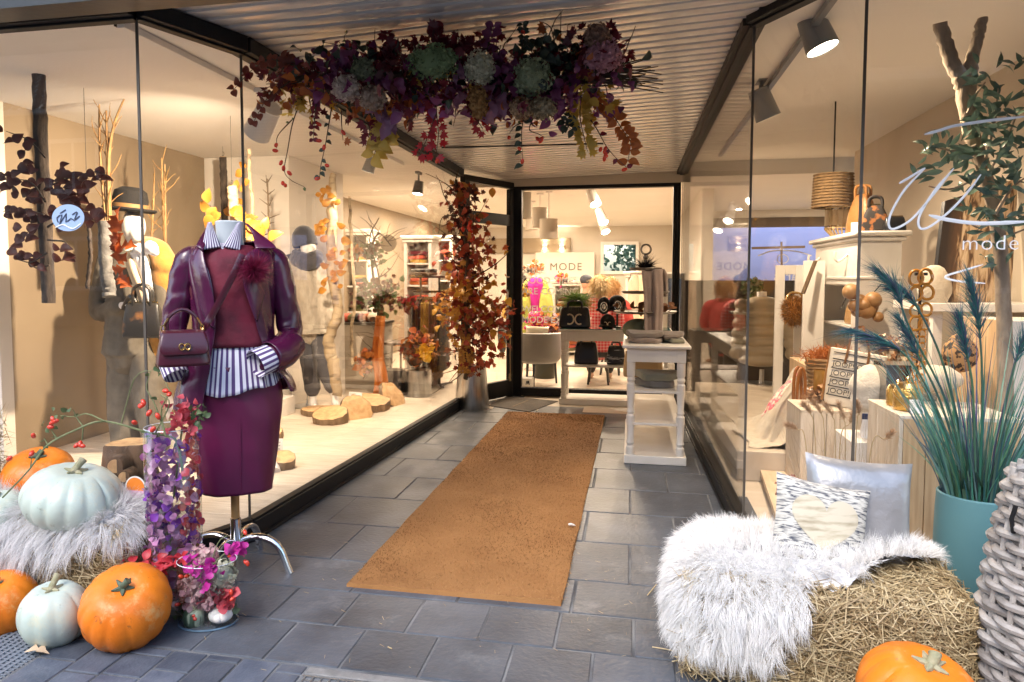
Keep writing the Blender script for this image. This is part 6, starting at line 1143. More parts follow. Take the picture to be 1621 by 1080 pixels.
shelf_unit('tall white shelf unit with folded jumpers beside the clothes rack', atX(640,9.3), atX(683,9.3), 9.3, .4, 1.86, 6); shelf_unit('white shelf unit with coral jumpers near the garland post', atX(690,10.8), atX(716,10.8), 10.8, .4, 1.95, 6); shelf_unit('white shelf unit with open back behind the birch trunk', atX(545,10.2), atX(585,10.2), 10.2, .4, 2.02, 5, .5)
ct = wthing('shop_counter', 'grey shop counter behind the window floor with dark scarves on top', 'counter', (atX(568,8.5),8.5,0)); b = B(); b.bb(atX(541,8.3),atX(596,8.3),8.3,8.9,0,.78); build('counter_body', b, M('counter_grey', (.40,.36,.31), .6), ct, bevel=.004); b = B(); b.bb(atX(541,8.3)-.02,atX(596,8.3)+.02,8.28,8.92,.781,.81); build('counter_top', b, M('dark_top', (.05,.04,.03), .4), ct, bevel=.003)
for k in range(6): p = V(atX(548+8*k,8.4),8.45,.811); b = B(); b.ball(p+V(0,0,.05), (.09,.10,.055), 14, 8); tag(build('scarf_bundle', b, rnd.choice(knits), disp=(.03,.06)), ['first','second','third','fourth','fifth','sixth'][k]+' dark scarf bundle from the birch trunk on the grey counter', 'scarf', 'scarf bundles on the counter')
rk = wthing('clothes_rack', 'black clothes rack with dark and mustard coats beside the garland post', 'clothes rack', (atX(680,8.7),8.7,0)); x0, x1 = atX(654,8.7), atX(708,8.7); zr_ = aY(680,462,8.7).z; b = B(); b.tube([(x0,8.7,zr_),(x1,8.7,zr_)], .014, 8); b.tube([(x0+.1,8.7,0.02),(x0+.1,8.7,zr_+.17)], .014, 8); b.tube([(x1-.1,8.7,.02),(x1-.1,8.7,zr_+.17)], .014, 8); b.bb(x0,x1,8.55,8.85,zr_+.17,zr_+.195); b.tube([(x0,8.5,.02),(x0+.1,8.7,.02),(x0,8.95,.02)], .014, 6); b.tube([(x1,8.5,.02),(x1-.1,8.7,.02),(x1,8.95,.02)], .014, 6); build('rack_frame', b, M('rack_metal', (.06,.05,.045), .4, .6), rk)
cw = ['black coat first on the rack from the shelf side','dark patterned coat second on the rack','black coat third on the rack','short mustard jacket fourth on the rack','mustard yellow coat at the middle of the rack','ochre coat right of the mustard coat on the rack','dark brown coat seventh on the rack','fur brown coat eighth on the rack','brown patterned coat ninth on the rack','black coat last on the rack near the post']
cm_ = [knits[3],knits[5],knits[3],knits[1],knits[1],M('ochre', (.34,.19,.04), .85),knits[5],M('fur_brown', (.16,.085,.03), .95, bump=1, bs=60),knits[5],knits[3]]
for k in range(10):
    x = lerp(x0+.06,x1-.06,k/9); L = rnd.uniform(.85,1.1) if k not in (3,4,5) else .72; t = wthing('hanging_coat', cw[k], 'coat', (x,8.7,zr_), 'coats on the rack'); b = B()
    b.loft([[V(x+w*.22*math.cos(a)*(1+.15*math.sin(5*a+k)), 8.7+w*math.sin(a)-.0, zr_-.06-z) for a in np.linspace(0,2*PI,26,endpoint=False)] for z, w in ((0,.03),(.03,.12),(.08,.20),(.3,.21),(L*.7,.22),(L,.24))]); build('coat_cloth', b, cm_[k], t); b = B(); b.tube([V(x,8.7+.012,zr_-.03), V(x,8.7+.016,zr_+.012), V(x,8.7,zr_+.022), V(x,8.69,zr_+.005)], .004, 5); b.bar((x,8.55,zr_-.085),(x,8.85,zr_-.085),.012,.012); build('hanger', b, pine, t)
cloth_stack(['dark brown jumper folded on the clothes rack top','rust jumper folded on top of the clothes rack'], (atX(672,8.7),8.7,zr_+.197), .3, .28, 2, [knits[5],knits[3]], 'jumpers on the clothes rack', .04)
def bouquet(label, x, y, Y, rpx, mats, n, s, vase=None, kinds=('ovate','maple')):
    c = aY(x,y,Y); r = rpx*mpx(c); t = wthing('bouquet', label, 'flowers', c); k = 0
    for m in mats:
        fr = [frame(c+V(rnd.gauss(0,.5),rnd.gauss(0,.4),rnd.gauss(0,.45))*r, rdir()+V(0,0,.3), rdir()+V(0,-.7,.3), s*rnd.uniform(.7,1.3)) for _ in range(n//len(mats))]; leaves('blossoms', kinds[k % len(kinds)], m, fr, t); k += 1
    b = B(); [b.tube([c+V(rnd.gauss(0,.3)*r,rnd.gauss(0,.3)*r,rnd.uniform(-.3,.6)*r), c+V(rnd.uniform(-.1,.1)*r,0,-r*1.3)], .006, 5) for _ in range(9)]; build('stems', b, gstem, t); return t
pnk = M('hot_pink', ramp=[(.62,.02,.22),(.72,.06,.32),(.5,.01,.15)], rough=.6, trl=.3); orng = M('orange_bloom', ramp=[(.62,.20,.03),(.7,.33,.10),(.55,.12,.03)], rough=.6, trl=.3); yel = M('sunflower', ramp=[(.75,.42,.02),(.8,.5,.05)], rough=.6, trl=.3); grn = M('bloom_green', ramp=[(.08,.12,.04),(.14,.20,.07)], rough=.6, trl=.3)
bouquet('orange and yellow autumn bouquet in the dark urn behind the window floor', 663, 555, 7.9, 22, [orng,aut,brown_leaf], 260, .09); bouquet('yellow sunflower heads in the urn bouquet', 672, 560, 7.8, 9, [yel,yel], 70, .08, kinds=('petal','petal'))
u = aY(662,600,7.95); b = B(); b.lathe([(.001,0),(.06,.0),(.10,.04),(.17,.14),(.16,.24),(.13,.28),(.15,.31),(.14,.31)], (u.x,u.y,.32), 28, cap=False); tag(build('urn', b, M('urn_dark', (.035,.035,.02), .5)), 'dark round urn holding the orange bouquet', 'urn')
b = B(); b.lathe([(.001,0),(.15,0),(.155,.01),(.15,.30),(.001,.32)], (u.x,u.y,0), 32, cap=False); tag(build('metal_stand', b, steel), 'round steel drum stand under the dark urn', 'stand'); b = B(); b.bb(u.x-.38,u.x-.16,7.8,8.05,0,.30); tag(build('box', b, blackm), 'black box left of the steel drum stand', 'box')
bouquet('red and orange berry wreath hanging beside the tall shelf unit', 644, 482, 8.0, 10, [redl,aut,dark_leaf], 80, .07); bouquet('dark leafy branch display rising behind the birch trunk', 600, 470, 7.7, 34, [brown_leaf,dark_leaf,grn], 300, .07); bouquet('pale green leaf spray above the branch display', 590, 400, 7.7, 18, [grn,brown_leaf], 110, .06); bouquet('orange leaf spray low beside the rust scarf', 580, 572, 7.6, 16, [orng,aut], 110, .08); bouquet('orange flowers beside the birch trunk', 565, 400, 7.7, 10, [orng,aut], 60, .06)
t = bare('dark twisted branch display behind the window floor', [[(600,345),(585,380),(600,440),(598,520),(602,600),(606,640)],[(620,390),(600,370),(588,400),(595,470)],[(575,600),(592,560),(600,500)]], 7.7, .016, twig_m, 16, .3, .3)
b = B(); sp = path([aY(x,y,7.6) for x,y in ((602,500),(598,560),(604,600),(602,625))], 12); b.loft([[p+V((j/8-.5)*.16*(.6+.4*i/12), -.03*math.sin(j*1.3+i*.2), 0) for j in range(9)] for i, p in enumerate(sp)], close=False); tag(build('rust_scarf', b, M('rust_cloth', (.46,.14,.02), .8), solid=.005), 'rust orange scarf hanging on the branch display', 'scarf')
b = B(); p = aY(615,385,7.9); b.ball(p, (.10,.03,.10), 20, 12); tag(build('wall_disc', b, M('pale_disc', (.55,.45,.32), .7)), 'pale round disc on the branch display', 'decoration')
sd2 = wthing('side_table', 'small wooden side table with a pot behind the window floor', 'table', (atX(640,8.4),8.4,0)); b = B(); b.lathe([(.001,.55),(.26,.55),(.26,.58),(.001,.581)], (atX(640,8.4),8.4,0), 28, cap=False); build('table_top', b, M('dark_wood', (.10,.06,.03), .5), sd2)
for k in range(3): a = k*2.1; b = B(); b.tube([(atX(640,8.4)+.2*math.cos(a),8.4+.2*math.sin(a),.55),(atX(640,8.4)+.24*math.cos(a),8.4+.24*math.sin(a),0)], .014, 6); build('leg', b, M('dark_wood'), sd2)
# ------------------------------------------------------------------ shop seen through the back window
shade = M('drum_shade', (.50,.44,.36), .8, trl=.35)
for k, (x0, x1, y0, y1, Y) in enumerate([(818,841,305,346,9.4),(842,867,329,360,10.2),(832,853,345,364,11.2),(854,883,347,378,10.0)]):
    p = aY((x0+x1)/2, y1, Y); q = aY((x0+x1)/2, y0, Y); r = (x1-x0)/2*mpx(p); t = wthing('drum_lamp', ['drum lampshade cut by the left jamb of the entrance window','tall drum lampshade at the middle of the ceiling cluster','lowest left drum lampshade of the ceiling cluster','widest drum lampshade at the right of the ceiling cluster'][k], 'lamp', p, 'drum lampshades in the shop')
    b = B(); b.lathe([(r,0),(r,q.z-p.z),(r*.97,q.z-p.z),(r*.97,0)], p, 36, cap=False); b.lathe([(r,0),(r*.97,0)], p, 36, cap=False); build('lamp_shade', b, shade, t); b = B(); b.tube([(p.x,p.y,q.z),(p.x,p.y,2.53)], .008, 6); b.lathe([(.05,0),(.05,.02)], (p.x,p.y,2.508), 16); build('stem', b, spot_white, t); b = B(); b.lathe([(.001,.02),(r*.93,.02)], p, 28, cap=False); build('diffuser', b, shade, t)
pn = wthing('wall_panel', 'taupe band with two up and down wall lamps on the rear wall', 'wall panel', aY(850,390,16.9)); a0, a1 = aY(770,378,16.9), aY(903,400,16.9); b = B(); b.bb(a0.x,a1.x,16.9,16.98,a1.z,a0.z); build('panel', b, M('taupe_paint', (.30,.23,.15), .7), pn, smooth=False)
for x in (862, 889): p = aY(x,391,16.8); b = B(); b.bb(p.x-.05,p.x+.05,16.8,16.9,p.z-.04,p.z+.04); s = build('wall_lamp', b, spot_white, pn); b = B(); b.bb(p.x-.04,p.x+.04,16.81,16.89,p.z+.041,p.z+.043); b.bb(p.x-.04,p.x+.04,16.81,16.89,p.z-.043,p.z-.041); build('lamp_face', b, warm_emit, s, smooth=False); lamp('wall_lamp_up', 'SPOT', (p.x,16.84,p.z+.07), 5, WARM, target=(p.x,16.87,p.z+1), parent=pn, angle=110); lamp('wall_lamp_down', 'SPOT', (p.x,16.84,p.z-.07), 5, WARM, target=(p.x,16.87,p.z-1), parent=pn, angle=110)
b = B(); a0, a1 = aY(848,400,16.7), aY(940,520,16.7); b.bb(a0.x,a1.x,16.7,16.86,0,a0.z); tag(build('white_partition', b, white_wall), 'white partition under the taupe band at the rear', 'partition'); 
p = aY(870,428,16.69); text('wall_lettering', 'MODE', M('letter_grey', (.16,.14,.12), .6), .24, (p.x,16.69,p.z), (PI/2,0,0), pn, spacing=1.15)
rw = wthing('rear_window', 'white framed rear window with greenery outside', 'window', aY(980,410,17)); a0, a1 = aY(951,383,16.98), aY(1011,434,16.98)
for nm, bx in (('frame',(a0.x,a1.x,a0.z-.07,a0.z)),('frame',(a0.x,a1.x,a1.z,a1.z+.07)),('frame',(a0.x,a0.x+.07,a1.z+.07,a0.z-.07)),('frame',(a1.x-.07,a1.x,a1.z+.07,a0.z-.07))): b = B(); b.bb(bx[0],bx[1],16.93,17.03,bx[2],bx[3]); build(nm, b, M('white_plastic'), rw, smooth=False)
b = B(); b.bb(a0.x+.07,a1.x-.07,16.98,16.986,a1.z+.07,a0.z-.07); build('glass_pane', b, pane, rw, smooth=False)
b = B(); b.bb(-1.06,a0.x,17.01,17.14,1.29,2.36); b.bb(a1.x,.41,17.01,17.14,1.29,2.36); b.bb(a0.x,a1.x,17.01,17.14,a0.z,2.36); b.bb(a0.x,a1.x,17.01,17.14,1.29,a1.z); struct('rear_wall_infill', b, white_wall)
gt = wthing('garden_tree', 'leafy tree outside the rear shop window', 'tree', (.0,21,0)); b = B(); b.tube([(.3,21,0),(.2,21,2.5)], .1, 8); build('trunk', b, bark, gt); leaves('crown', 'ovate', M('garden_leaf', ramp=[(.04,.08,.04),(.10,.16,.09)], rough=.5, trl=.3), [frame(V(.35,21,2.1)+V(rnd.gauss(0,.55),rnd.gauss(0,.5),rnd.gauss(0,.5)), rdir(), rdir(), .16) for _ in range(700)], gt)
# armchair, cushion, mannequin, flowers
ac = wthing('tub_armchair', 'grey velvet tub armchair close behind the entrance window', 'armchair', (atX(852,9.0),9.0,0)); cx, cy = atX(851,9.05), 9.05; velvet = M('grey_velvet', (.22,.20,.18), .55, c2=(.16,.145,.13), sc=2, sheen=.6)
b = B(); R = []
for z, k in ((.30,.80),(.34,.92),(.50,1.0),(.63,1.04),(.66,1.03),(.665,.98),(.64,.93),(.45,.86),(.43,.8)): R.append([V(cx+.30*k*math.sin(t), cy-.28*k*math.cos(t), z-.09*max(0,-math.cos(t))*(z > .4)) for t in np.linspace(-2.5,2.5,40)])
b.loft(R, close=False); build('shell', b, velvet, ac, solid=.02); b = B(); b.ball((cx,cy,.38), (.27,.26,.09), 24, 10); build('seat', b, velvet, ac)
for x in (-.10,-.02,.2,-.22): b = B(); b.tube([(cx+x,cy-.16 if x in (-.10,-.02) else cy+.18,.32),(cx+x*1.1,cy-.2 if x in (-.10,-.02) else cy+.22,0)], [.018,.013], 8); build('leg', b, blackm, ac)
cu = wthing('cushion', 'pale satin cushion on the back of the grey tub armchair', 'cushion', aY(850,526,9.0)); b = B(); b.cushion(.30,.17,.10, pose(aY(850,527,9.02), 0, -.2, .05), 10); build('cover', b, M('champagne_satin', (.52,.45,.34), .35, .2, bump=.2, bs=12), cu, angle=180)
mg = wthing('mannequin', 'dressed bust in a lime coat and magenta top behind the armchair', 'mannequin', aY(848,560,10.6)); g_ = lambda x, y, dy=0: aY(x, y, 10.6+dy)
b = B(); b.tube([g_(848,436), g_(848,448)], .05, 10); build('neck_block', b, manq, mg); tubes('magenta_top', M('magenta_knit', (.55,.02,.32), .8), mg, [([g_(848,452), g_(848,475), g_(848,500)], [.13,.13,.12])], .012); tubes('lime_coat', M('lime_wool', (.42,.45,.10), .85, bump=.2, bs=90), mg, [([g_(836,450,.04), g_(832,480,-.08), g_(831,522,-.08)], [.07,.09,.10]), ([g_(860,450,.04), g_(863,480,-.08), g_(865,522,-.08)], [.07,.09,.10]), ([g_(833,452,0), g_(827,480,0), g_(829,510,-.05)], [.06,.05,.045]), ([g_(862,452,0), g_(870,480,0), g_(868,510,-.05)], [.06,.05,.045])], .012, (.02,.1))
tubes('striped_belt', M('card_white'), mg, [([g_(842,498,-.14), g_(854,498,-.14)], [.05,.05])], .012); b = B(); b.tube([g_(848,500), V(g_(848,500).x,10.6,0)], .02, 8); b.lathe([(.18,0),(.18,.01)], (g_(848,500).x,10.6,0), 24); build('stand', b, steel, mg)
bouquet('hot pink bouquet behind the grey tub armchair', 850, 512, 9.7, 17, [pnk,pnk,orng], 220, .06); bouquet('orange and mauve bouquet right of the pink bouquet', 874, 515, 9.8, 16, [orng,M('lilac_bloom', ramp=[(.35,.25,.35),(.5,.38,.45)], rough=.6),brown_leaf], 200, .06); bouquet('peach blossom spray above the lime coat', 848, 424, 10.9, 10, [orng,M('peach_bloom', ramp=[(.7,.45,.3),(.75,.55,.4)], rough=.6)], 90, .06); bouquet('orange blossom spray right of the lime coat', 888, 440, 11, 9, [orng,pnk], 60, .05); bouquet('yellow leaves at the left jamb behind the entrance window', 824, 460, 10, 10, [yel,brown_leaf], 70, .07)
fb_ = wthing('flower_bucket', 'dark bucket holding the bouquets behind the armchair', 'bucket', (atX(862,9.75),9.75,0)); b = B(); b.lathe([(.14,0),(.2,.45),(.19,.45)], (atX(862,9.75),9.75,0), 24); build('bucket_wall', b, urn_m if False else M('urn_dark'), fb_)
bx = wthing('shoe_box', 'white box with a dark monogram beside the armchair foot', 'box', aY(834,606,8.75)); p = V(atX(834,8.75),8.75,0); b = B(); b.bb(p.x-.11,p.x+.075,8.7,8.95,0.002,.13); build('carton', b, M('card_white'), bx, smooth=False, bevel=.002); b = B(); b.tube(path([p+V(.0,-.052,.055),p+V(.012,-.052,.10),p+V(.022,-.052,.06)],8), .006, 6); b.tube(path([p+V(.02,-.052,.06),p+V(.032,-.052,.10),p+V(.04,-.052,.055)],8), .006, 6); build('monogram', b, blackm, bx, kind='stuff')
# people
skin = M('skin', (.52,.30,.20), .55); blonde = M('blonde_hair', rough=.5, ramp=[(.52,.34,.13),(.68,.50,.25),(.40,.24,.08)])
def plaid_mat():
    m, nt, p = nodes_of('red_plaid'); L = nt.links; tc = N(nt,'TexCoord'); sx = N(nt,'SeparateXYZ'); L.new(tc.outputs['Object'], sx.inputs[0]); fs = []
    for o in (0, 2):
        a = N(nt,'Math',operation='MULTIPLY',_1=26); L.new(sx.outputs[o], a.inputs[0]); f = N(nt,'Math',operation='FRACT'); L.new(a.outputs[0], f.inputs[0]); g = N(nt,'Math',operation='GREATER_THAN',_1=.62); L.new(f.outputs[0], g.inputs[0]); fs.append(g)
    ad = N(nt,'Math',operation='ADD'); L.new(fs[0].outputs[0], ad.inputs[0]); L.new(fs[1].outputs[0], ad.inputs[1]); hf = N(nt,'Math',operation='MULTIPLY',_1=.42); L.new(ad.outputs[0], hf.inputs[0]); x = N(nt,'Mix',data_type='RGBA'); x.inputs[6].default_value = (.62,.03,.04,1); x.inputs[7].default_value = (.75,.45,.42,1); L.new(hf.outputs[0], x.inputs[0]); L.new(x.outputs[2], p.inputs[0]); p.inputs['Roughness'].default_value = .8; return m
def seated(label, x, y, Y, hairm, top, hn, sc=1, rz=0, hat=None, hr=.115):
    h = aY(x,y,Y); t = thing('person', label, 'person', (h.x,Y,0), rz); zh = h.z; J = dict(head=(0,0,zh), face=(0,.05,-.05), nose=(0,.05,.02), neck=(0,-.02,zh-.17), chest=(0,-.03,zh-.36), waist=(0,-.03,zh-.58), pelvis=(0,0,zh-.74), shl=(-.19,-.02,zh-.26), ell=(-.25,.02,zh-.52), wrl=(-.15,.24,zh-.55), handl=(.04,.09,-.01), shr=(.19,-.02,zh-.26), elr=(.25,.02,zh-.52), wrr=(.15,.24,zh-.55), handr=(-.04,.09,-.01), hpl=(-.10,.05,zh-.76), knl=(-.12,.45,max(.45,zh-.80)), anl=(-.12,.45,.09), hpr=(.10,.05,zh-.76), knr=(.12,.45,max(.45,zh-.80)), anr=(.12,.45,.09), footl=(0,.17,0), footr=(0,.17,0), palml=(0,0,1), palmr=(0,0,1))
    body(t, J, skin, .012, name='body'); z = zh
    tubes('jacket', top, t, [([(-.19,-.02,z-.27),(0,-.02,z-.24),(.19,-.02,z-.27)], [.085,.09,.085]), ([(0,-.03,z-.36),(0,-.03,z-.55),(0,0,z-.78)], [.175,.18,.20]), ([(-.2,-.02,z-.27),(-.26,.02,z-.52),(-.16,.22,z-.55)], [.08,.07,.055]), ([(.2,-.02,z-.27),(.26,.02,z-.52),(.16,.22,z-.55)], [.08,.07,.055])], .013, (.02,.09)); tubes('trousers', knits[3], t, [([(-.10,.02,z-.78),(-.12,.43,max(.45,z-.80)),(-.12,.45,.12)], [.10,.085,.06]), ([(.10,.02,z-.78),(.12,.43,max(.45,z-.80)),(.12,.45,.12)], [.10,.085,.06])], .014)
    if hn:
        n = 2600; D = NR.normal(size=(n,3)); D /= np.linalg.norm(D,axis=1,keepdims=True); k = (D[:,1] < .35) | (D[:,2] > .3); D = D[k & (D[:,2] > -.75)]; n = len(D); P = D*np.array([.075,.09,.105])+np.array([0,-.01,zh+.01]); strands('hair', P, D+NR.normal(0,.25,(n,3)), NR.uniform(.04,.09,n)*1.1, .006, hairm, t, 4, NR.normal(0,.2,(n,3))+np.array([0,-.05,-.85]))
        b = B(); b.ball((0,-.015,zh+.02), (.09,.105,.115), 18, 12); build('hair_base', b, M('blonde_base', (.50,.33,.13), .8, c2=(.38,.23,.08), sc=18), t)
    if hat: b = B(); b.ball((0,-.005,zh+.05), (.095,.112,.085), 20, 12); build('cap', b, hat, t)
    s = thing('stool', 'black shop stool under the '+' '.join(label.split()[:7]), 'stool', (h.x,Y,0)); b = B(); b.lathe([(.001,0),(.19,.0),(.2,.03),(.19,.06),(.001,.065)], (0,0,zh-.90), 28, cap=False); build('seat', b, blackm, s)
    for k in range(4): a = PI/4+k*PI/2; b = B(); b.tube([(.13*math.cos(a),.13*math.sin(a),zh-.90),(.18*math.cos(a),.18*math.sin(a),0)], .014, 8); build('leg', b, blackm, s)
    return t
seated('person with blonde hair in a red plaid jacket seated behind the entrance window', 949, 452, 9.35, blonde, plaid_mat(), True)
seated('person with reddish blonde hair facing away behind the plaid jacket', 967, 453, 10.3, M('ginger_hair', rough=.5, ramp=[(.48,.26,.08),(.6,.36,.14),(.36,.18,.05)]), M('coral_knit2', (.55,.08,.07), .9), True, rz=.3)
seated('person in a dark cap and dark jumper further back in the shop', 928, 448, 11.6, blonde, knits[3], False, hat=M('dark_cap', (.05,.055,.07), .8), rz=-.5)
seated('person in dark clothing half hidden at the left jamb', 824, 446, 11.8, blonde, knits[1], False, hat=M('dark_hair', (.03,.02,.015), .5), rz=.6)
shelf_unit('low shelf with folded red and cream clothes under the rear window', atX(990,12), atX(1048,12), 12.0, .4, 1.40, 3, 1); shelf_unit('wide low shelf with bright jumpers left of the blonde person', atX(875,12.6), atX(922,12.6), 12.6, .4, 1.25, 3, 1)
for k, (x, w) in enumerate(((1005,10),(1018,12),(1035,14))): p = aY(x,455,11.5); b = B(); b.loft([[V(p.x+.10*q*math.cos(a)*(1+.1*math.sin(4*a)), 11.5+.06*q*math.sin(a), z) for a in np.linspace(0,2*PI,22,endpoint=False)] for z, q in ((.55,1.2),(1.0,1),(1.28,.95),(1.38,.5),(1.40,.1))]); tag(build('hanging_garment', b, [knits[4],M('cream_cloth', (.66,.56,.40), .9),knits[1]][k]), ['cream jumper hanging behind the tiered stand','pale cloth hanging behind the tiered stand','mustard garment hanging nearest the mullion'][k], 'clothing', 'garments hanging behind the tiered stand')
gr = wthing('garment_rail', 'slim steel garment rail behind the tiered stand', 'rail', aY(1020,440,11.5)); b = B(); z_ = 1.42; b.tube([(atX(998,11.5),11.5,z_),(atX(1044,11.5),11.5,z_)], .012, 6); b.tube([(atX(998,11.5),11.5,0),(atX(998,11.5),11.5,z_)], .012, 6); b.tube([(atX(1044,11.5),11.5,0),(atX(1044,11.5),11.5,z_)], .012, 6); build('rail_tube', b, steel, gr)
# lettering on the entrance window
lw = M('letter_white', (.80,.78,.75), .6, trl=.55)
for k, (s, y) in enumerate((('SMILE',433),('GOOD TIMES',449),('ARE COMING',466),('WELCOME',494),('MODE EXKLUSIV',511))): p = aY(826,y,YB-.008); text('glass_lettering', s, lw, .105, (p.x,YB-.006,p.z), (PI/2,0,0), WBk, off=.001)
# ------------------------------------------------------------------ right display
def r_(x, y, Y): return aY(x, y, Y)
cb = wthing('display_hutch', 'white shop hutch with crown moulding and open shelves in the right display', 'cabinet', (1.66,5.9,.2)); xa, xb, ya, yb, zt2 = 1.54, 1.80, 5.45, 6.7, 1.60
for nm, bx in (('end_panel',(xa,xb,ya,ya+.03,.2,zt2)),('end_panel',(xa,xb,yb-.03,yb,.2,zt2)),('back_panel',(xb-.02,xb,ya+.03,yb-.03,.2,zt2)),('face_frame',(xa,xa+.025,ya+.03,ya+.18,.2,zt2)),('face_frame',(xa,xa+.025,yb-.2,yb-.03,.2,zt2)),('frieze',(xa,xa+.025,ya+.18,yb-.2,1.30,zt2)),('base_panel',(xa,xa+.025,ya+.18,yb-.2,.2,.55)),('shelf',(xa+.03,xb-.02,ya+.03,yb-.03,.55,.57)),('shelf',(xa+.03,xb-.02,ya+.03,yb-.03,.98,1.0)),('shelf',(xa+.03,xb-.02,ya+.03,yb-.03,1.29,1.31))): b = B(); b.bb(*bx); build(nm, b, white_wood, cb, bevel=.003)
b = B(); b.bb(xa-.05,xb+.05,ya-.05,yb+.05,zt2+.035,zt2+.07); b.bb(xa-.025,xb+.025,ya-.025,yb+.025,zt2+.001,zt2+.034); build('crown', b, white_wood, cb, bevel=.012); b = B(); b.bb(xa-.012,xb+.012,ya-.012,ya,1.34,1.36); b.bb(xa-.012,xa,ya,yb,1.34,1.36); build('moulding', b, white_wood, cb, bevel=.004)
for yy in (5.75, 6.55): b = B(); b.tube(path([(xa,yy,1.52),(xa-.06,yy,1.47),(xa-.09,yy,1.50),(xa-.085,yy,1.54)],10), .010, 7); build('coat_hook', b, white_wood, cb)
d1 = wthing('cabinet_door', 'white glazed door frame standing open beside the hutch', 'door', r_(1250,640,6.7)); X0, X1, Zt = r_(1228,420,6.75).x, r_(1274,420,6.75).x, r_(1250,420,6.75).z
for bx in ((X0,X0+.075,.2,Zt),(X1-.075,X1,.2,Zt),(X0+.075,X1-.075,Zt-.08,Zt),(X0+.075,X1-.075,.2,.3)): b = B(); b.bb(bx[0],bx[1],6.73,6.765,bx[2],bx[3]); build('door_rail', b, white_wood, d1, bevel=.004)
b = B(); b.bb(X0+.075,X1-.075,6.745,6.751,.3,Zt-.08); build('glass_pane', b, pane, d1, smooth=False)
X0, X1, Zt = r_(1272,415,6.3).x, r_(1306,415,6.3).x, r_(1280,413,6.3).z; b = B(); b.bb(X0,X1,6.28,6.31,.2,Zt); tag(build('white_board', b, white_wood, bevel=.004), 'tall white door leaf leaning open in front of the hutch', 'door'); b = B(); b.bar(r_(1291,413,6.2), r_(1271,465,6.1), .03, .012); tag(build('wood_strip', b, M('dark_wood')), 'dark wooden strip leaning across the white door leaf', 'strip')
ls = wthing('wicker_lampshade', 'brown wicker drum lampshade hanging above the hutch', 'lamp', r_(1316,328,6.1)); p = r_(1318,328,6.1); q = r_(1318,277,6.1); r = 30*mpx(p); b = B(); b.lathe([(r,0),(r*.93,q.z-p.z),(r*.91,q.z-p.z),(r*.98,0)], p, 40, cap=False); build('lamp_shade', b, M('brown_wicker', (.10,.055,.02), .8, c2=(.18,.105,.04), sc=30, bump=.8, bs=60, stretch=(1,1,3)), ls)
for z in np.linspace(0,1,12): b = B(); b.tube([p+V((r*(1-.07*z)+.004)*math.cos(a),(r*(1-.07*z)+.004)*math.sin(a),(q.z-p.z)*z) for a in np.linspace(0,2*PI,40,endpoint=False)], .006, 5, closed=True); build('cane_hoop', b, M('brown_wicker'), ls)
b = B(); b.tube([(p.x,p.y,q.z),(p.x,p.y,2.7)], .006, 6); build('cord', b, blackm, ls)
zc = zt2+.072
bc_ = wthing('cage_basket', 'round bamboo cage bag on top of the hutch', 'basket', r_(1310,386,6.0)); p = V(1.64,6.25,zc); cane = M('pale_cane', (.60,.42,.20), .6, c2=(.5,.33,.14), sc=12)
for k in range(26): a = 2*PI*k/26; b = B(); b.tube([p+V(.08*math.cos(a),.08*math.sin(a),0), p+V(.135*math.cos(a),.135*math.sin(a),.06), p+V(.135*math.cos(a),.135*math.sin(a),.24), p+V(.07*math.cos(a),.07*math.sin(a),.31)], .006, 5); build('cane_rod', b, cane, bc_)
for z in (.07,.23): b = B(); b.tube([p+V(.138*math.cos(a),.138*math.sin(a),z) for a in np.linspace(0,2*PI,30,endpoint=False)], .007, 6, closed=True); build('cane_hoop', b, cane, bc_)
b = B(); b.lathe([(.14,.09),(.14,.21)], p, 30, cap=False); build('cane_band', b, cane, bc_)
tanl = M('tan_leather', (.34,.155,.04), .45, c2=(.26,.11,.03), sc=8, bump=.2, bs=60)
handbag('tan leather rucksack on top of the hutch', V(1.68,5.93,zc), .20, .30, .14, tanl, 0, rz=-.9, top=.5, hr=.22); handbag('black and orange patterned cloth bag on the hutch corner', V(1.67,5.60,zc), .19, .19, .12, M('tiger_cloth', (.30,.11,.03), .7, c2=(.025,.02,.018), sc=16, det=2, lo=.40, hi=.46), 0, top=.45, hr=.3, rz=-.3); handbag('small black pouch at the end of the hutch top', V(1.77,5.52,zc), .14, .10, .08, blackm, 0, hand=False); b = B(); b.box((1.56,5.68,zc+.04), (.05,.004,.07), rz=-.8); tag(build('price_tag', b, M('card_white')), 'white price tag before the tan rucksack', 'price tag')
handbag('gold bag with a white tag on the upper hutch shelf', V(1.66,5.95,1.001), .2, .2, .12, M('gold_cloth', (.50,.27,.07), .4, .3, bump=.6, bs=40), 0, rz=-1.57, hr=.2)
for k in range(5): b = B(); b.ball((1.60+.03*(k%2),5.80+.09*k,.625+.0*k), (.05,.05,.055), 16, 10); tag(build('gold_bauble', b, gold), ['first','second','third','fourth','last'][k]+' gold bauble counted from the glass on the lower hutch shelf', 'bauble', 'gold baubles on the hutch shelf')
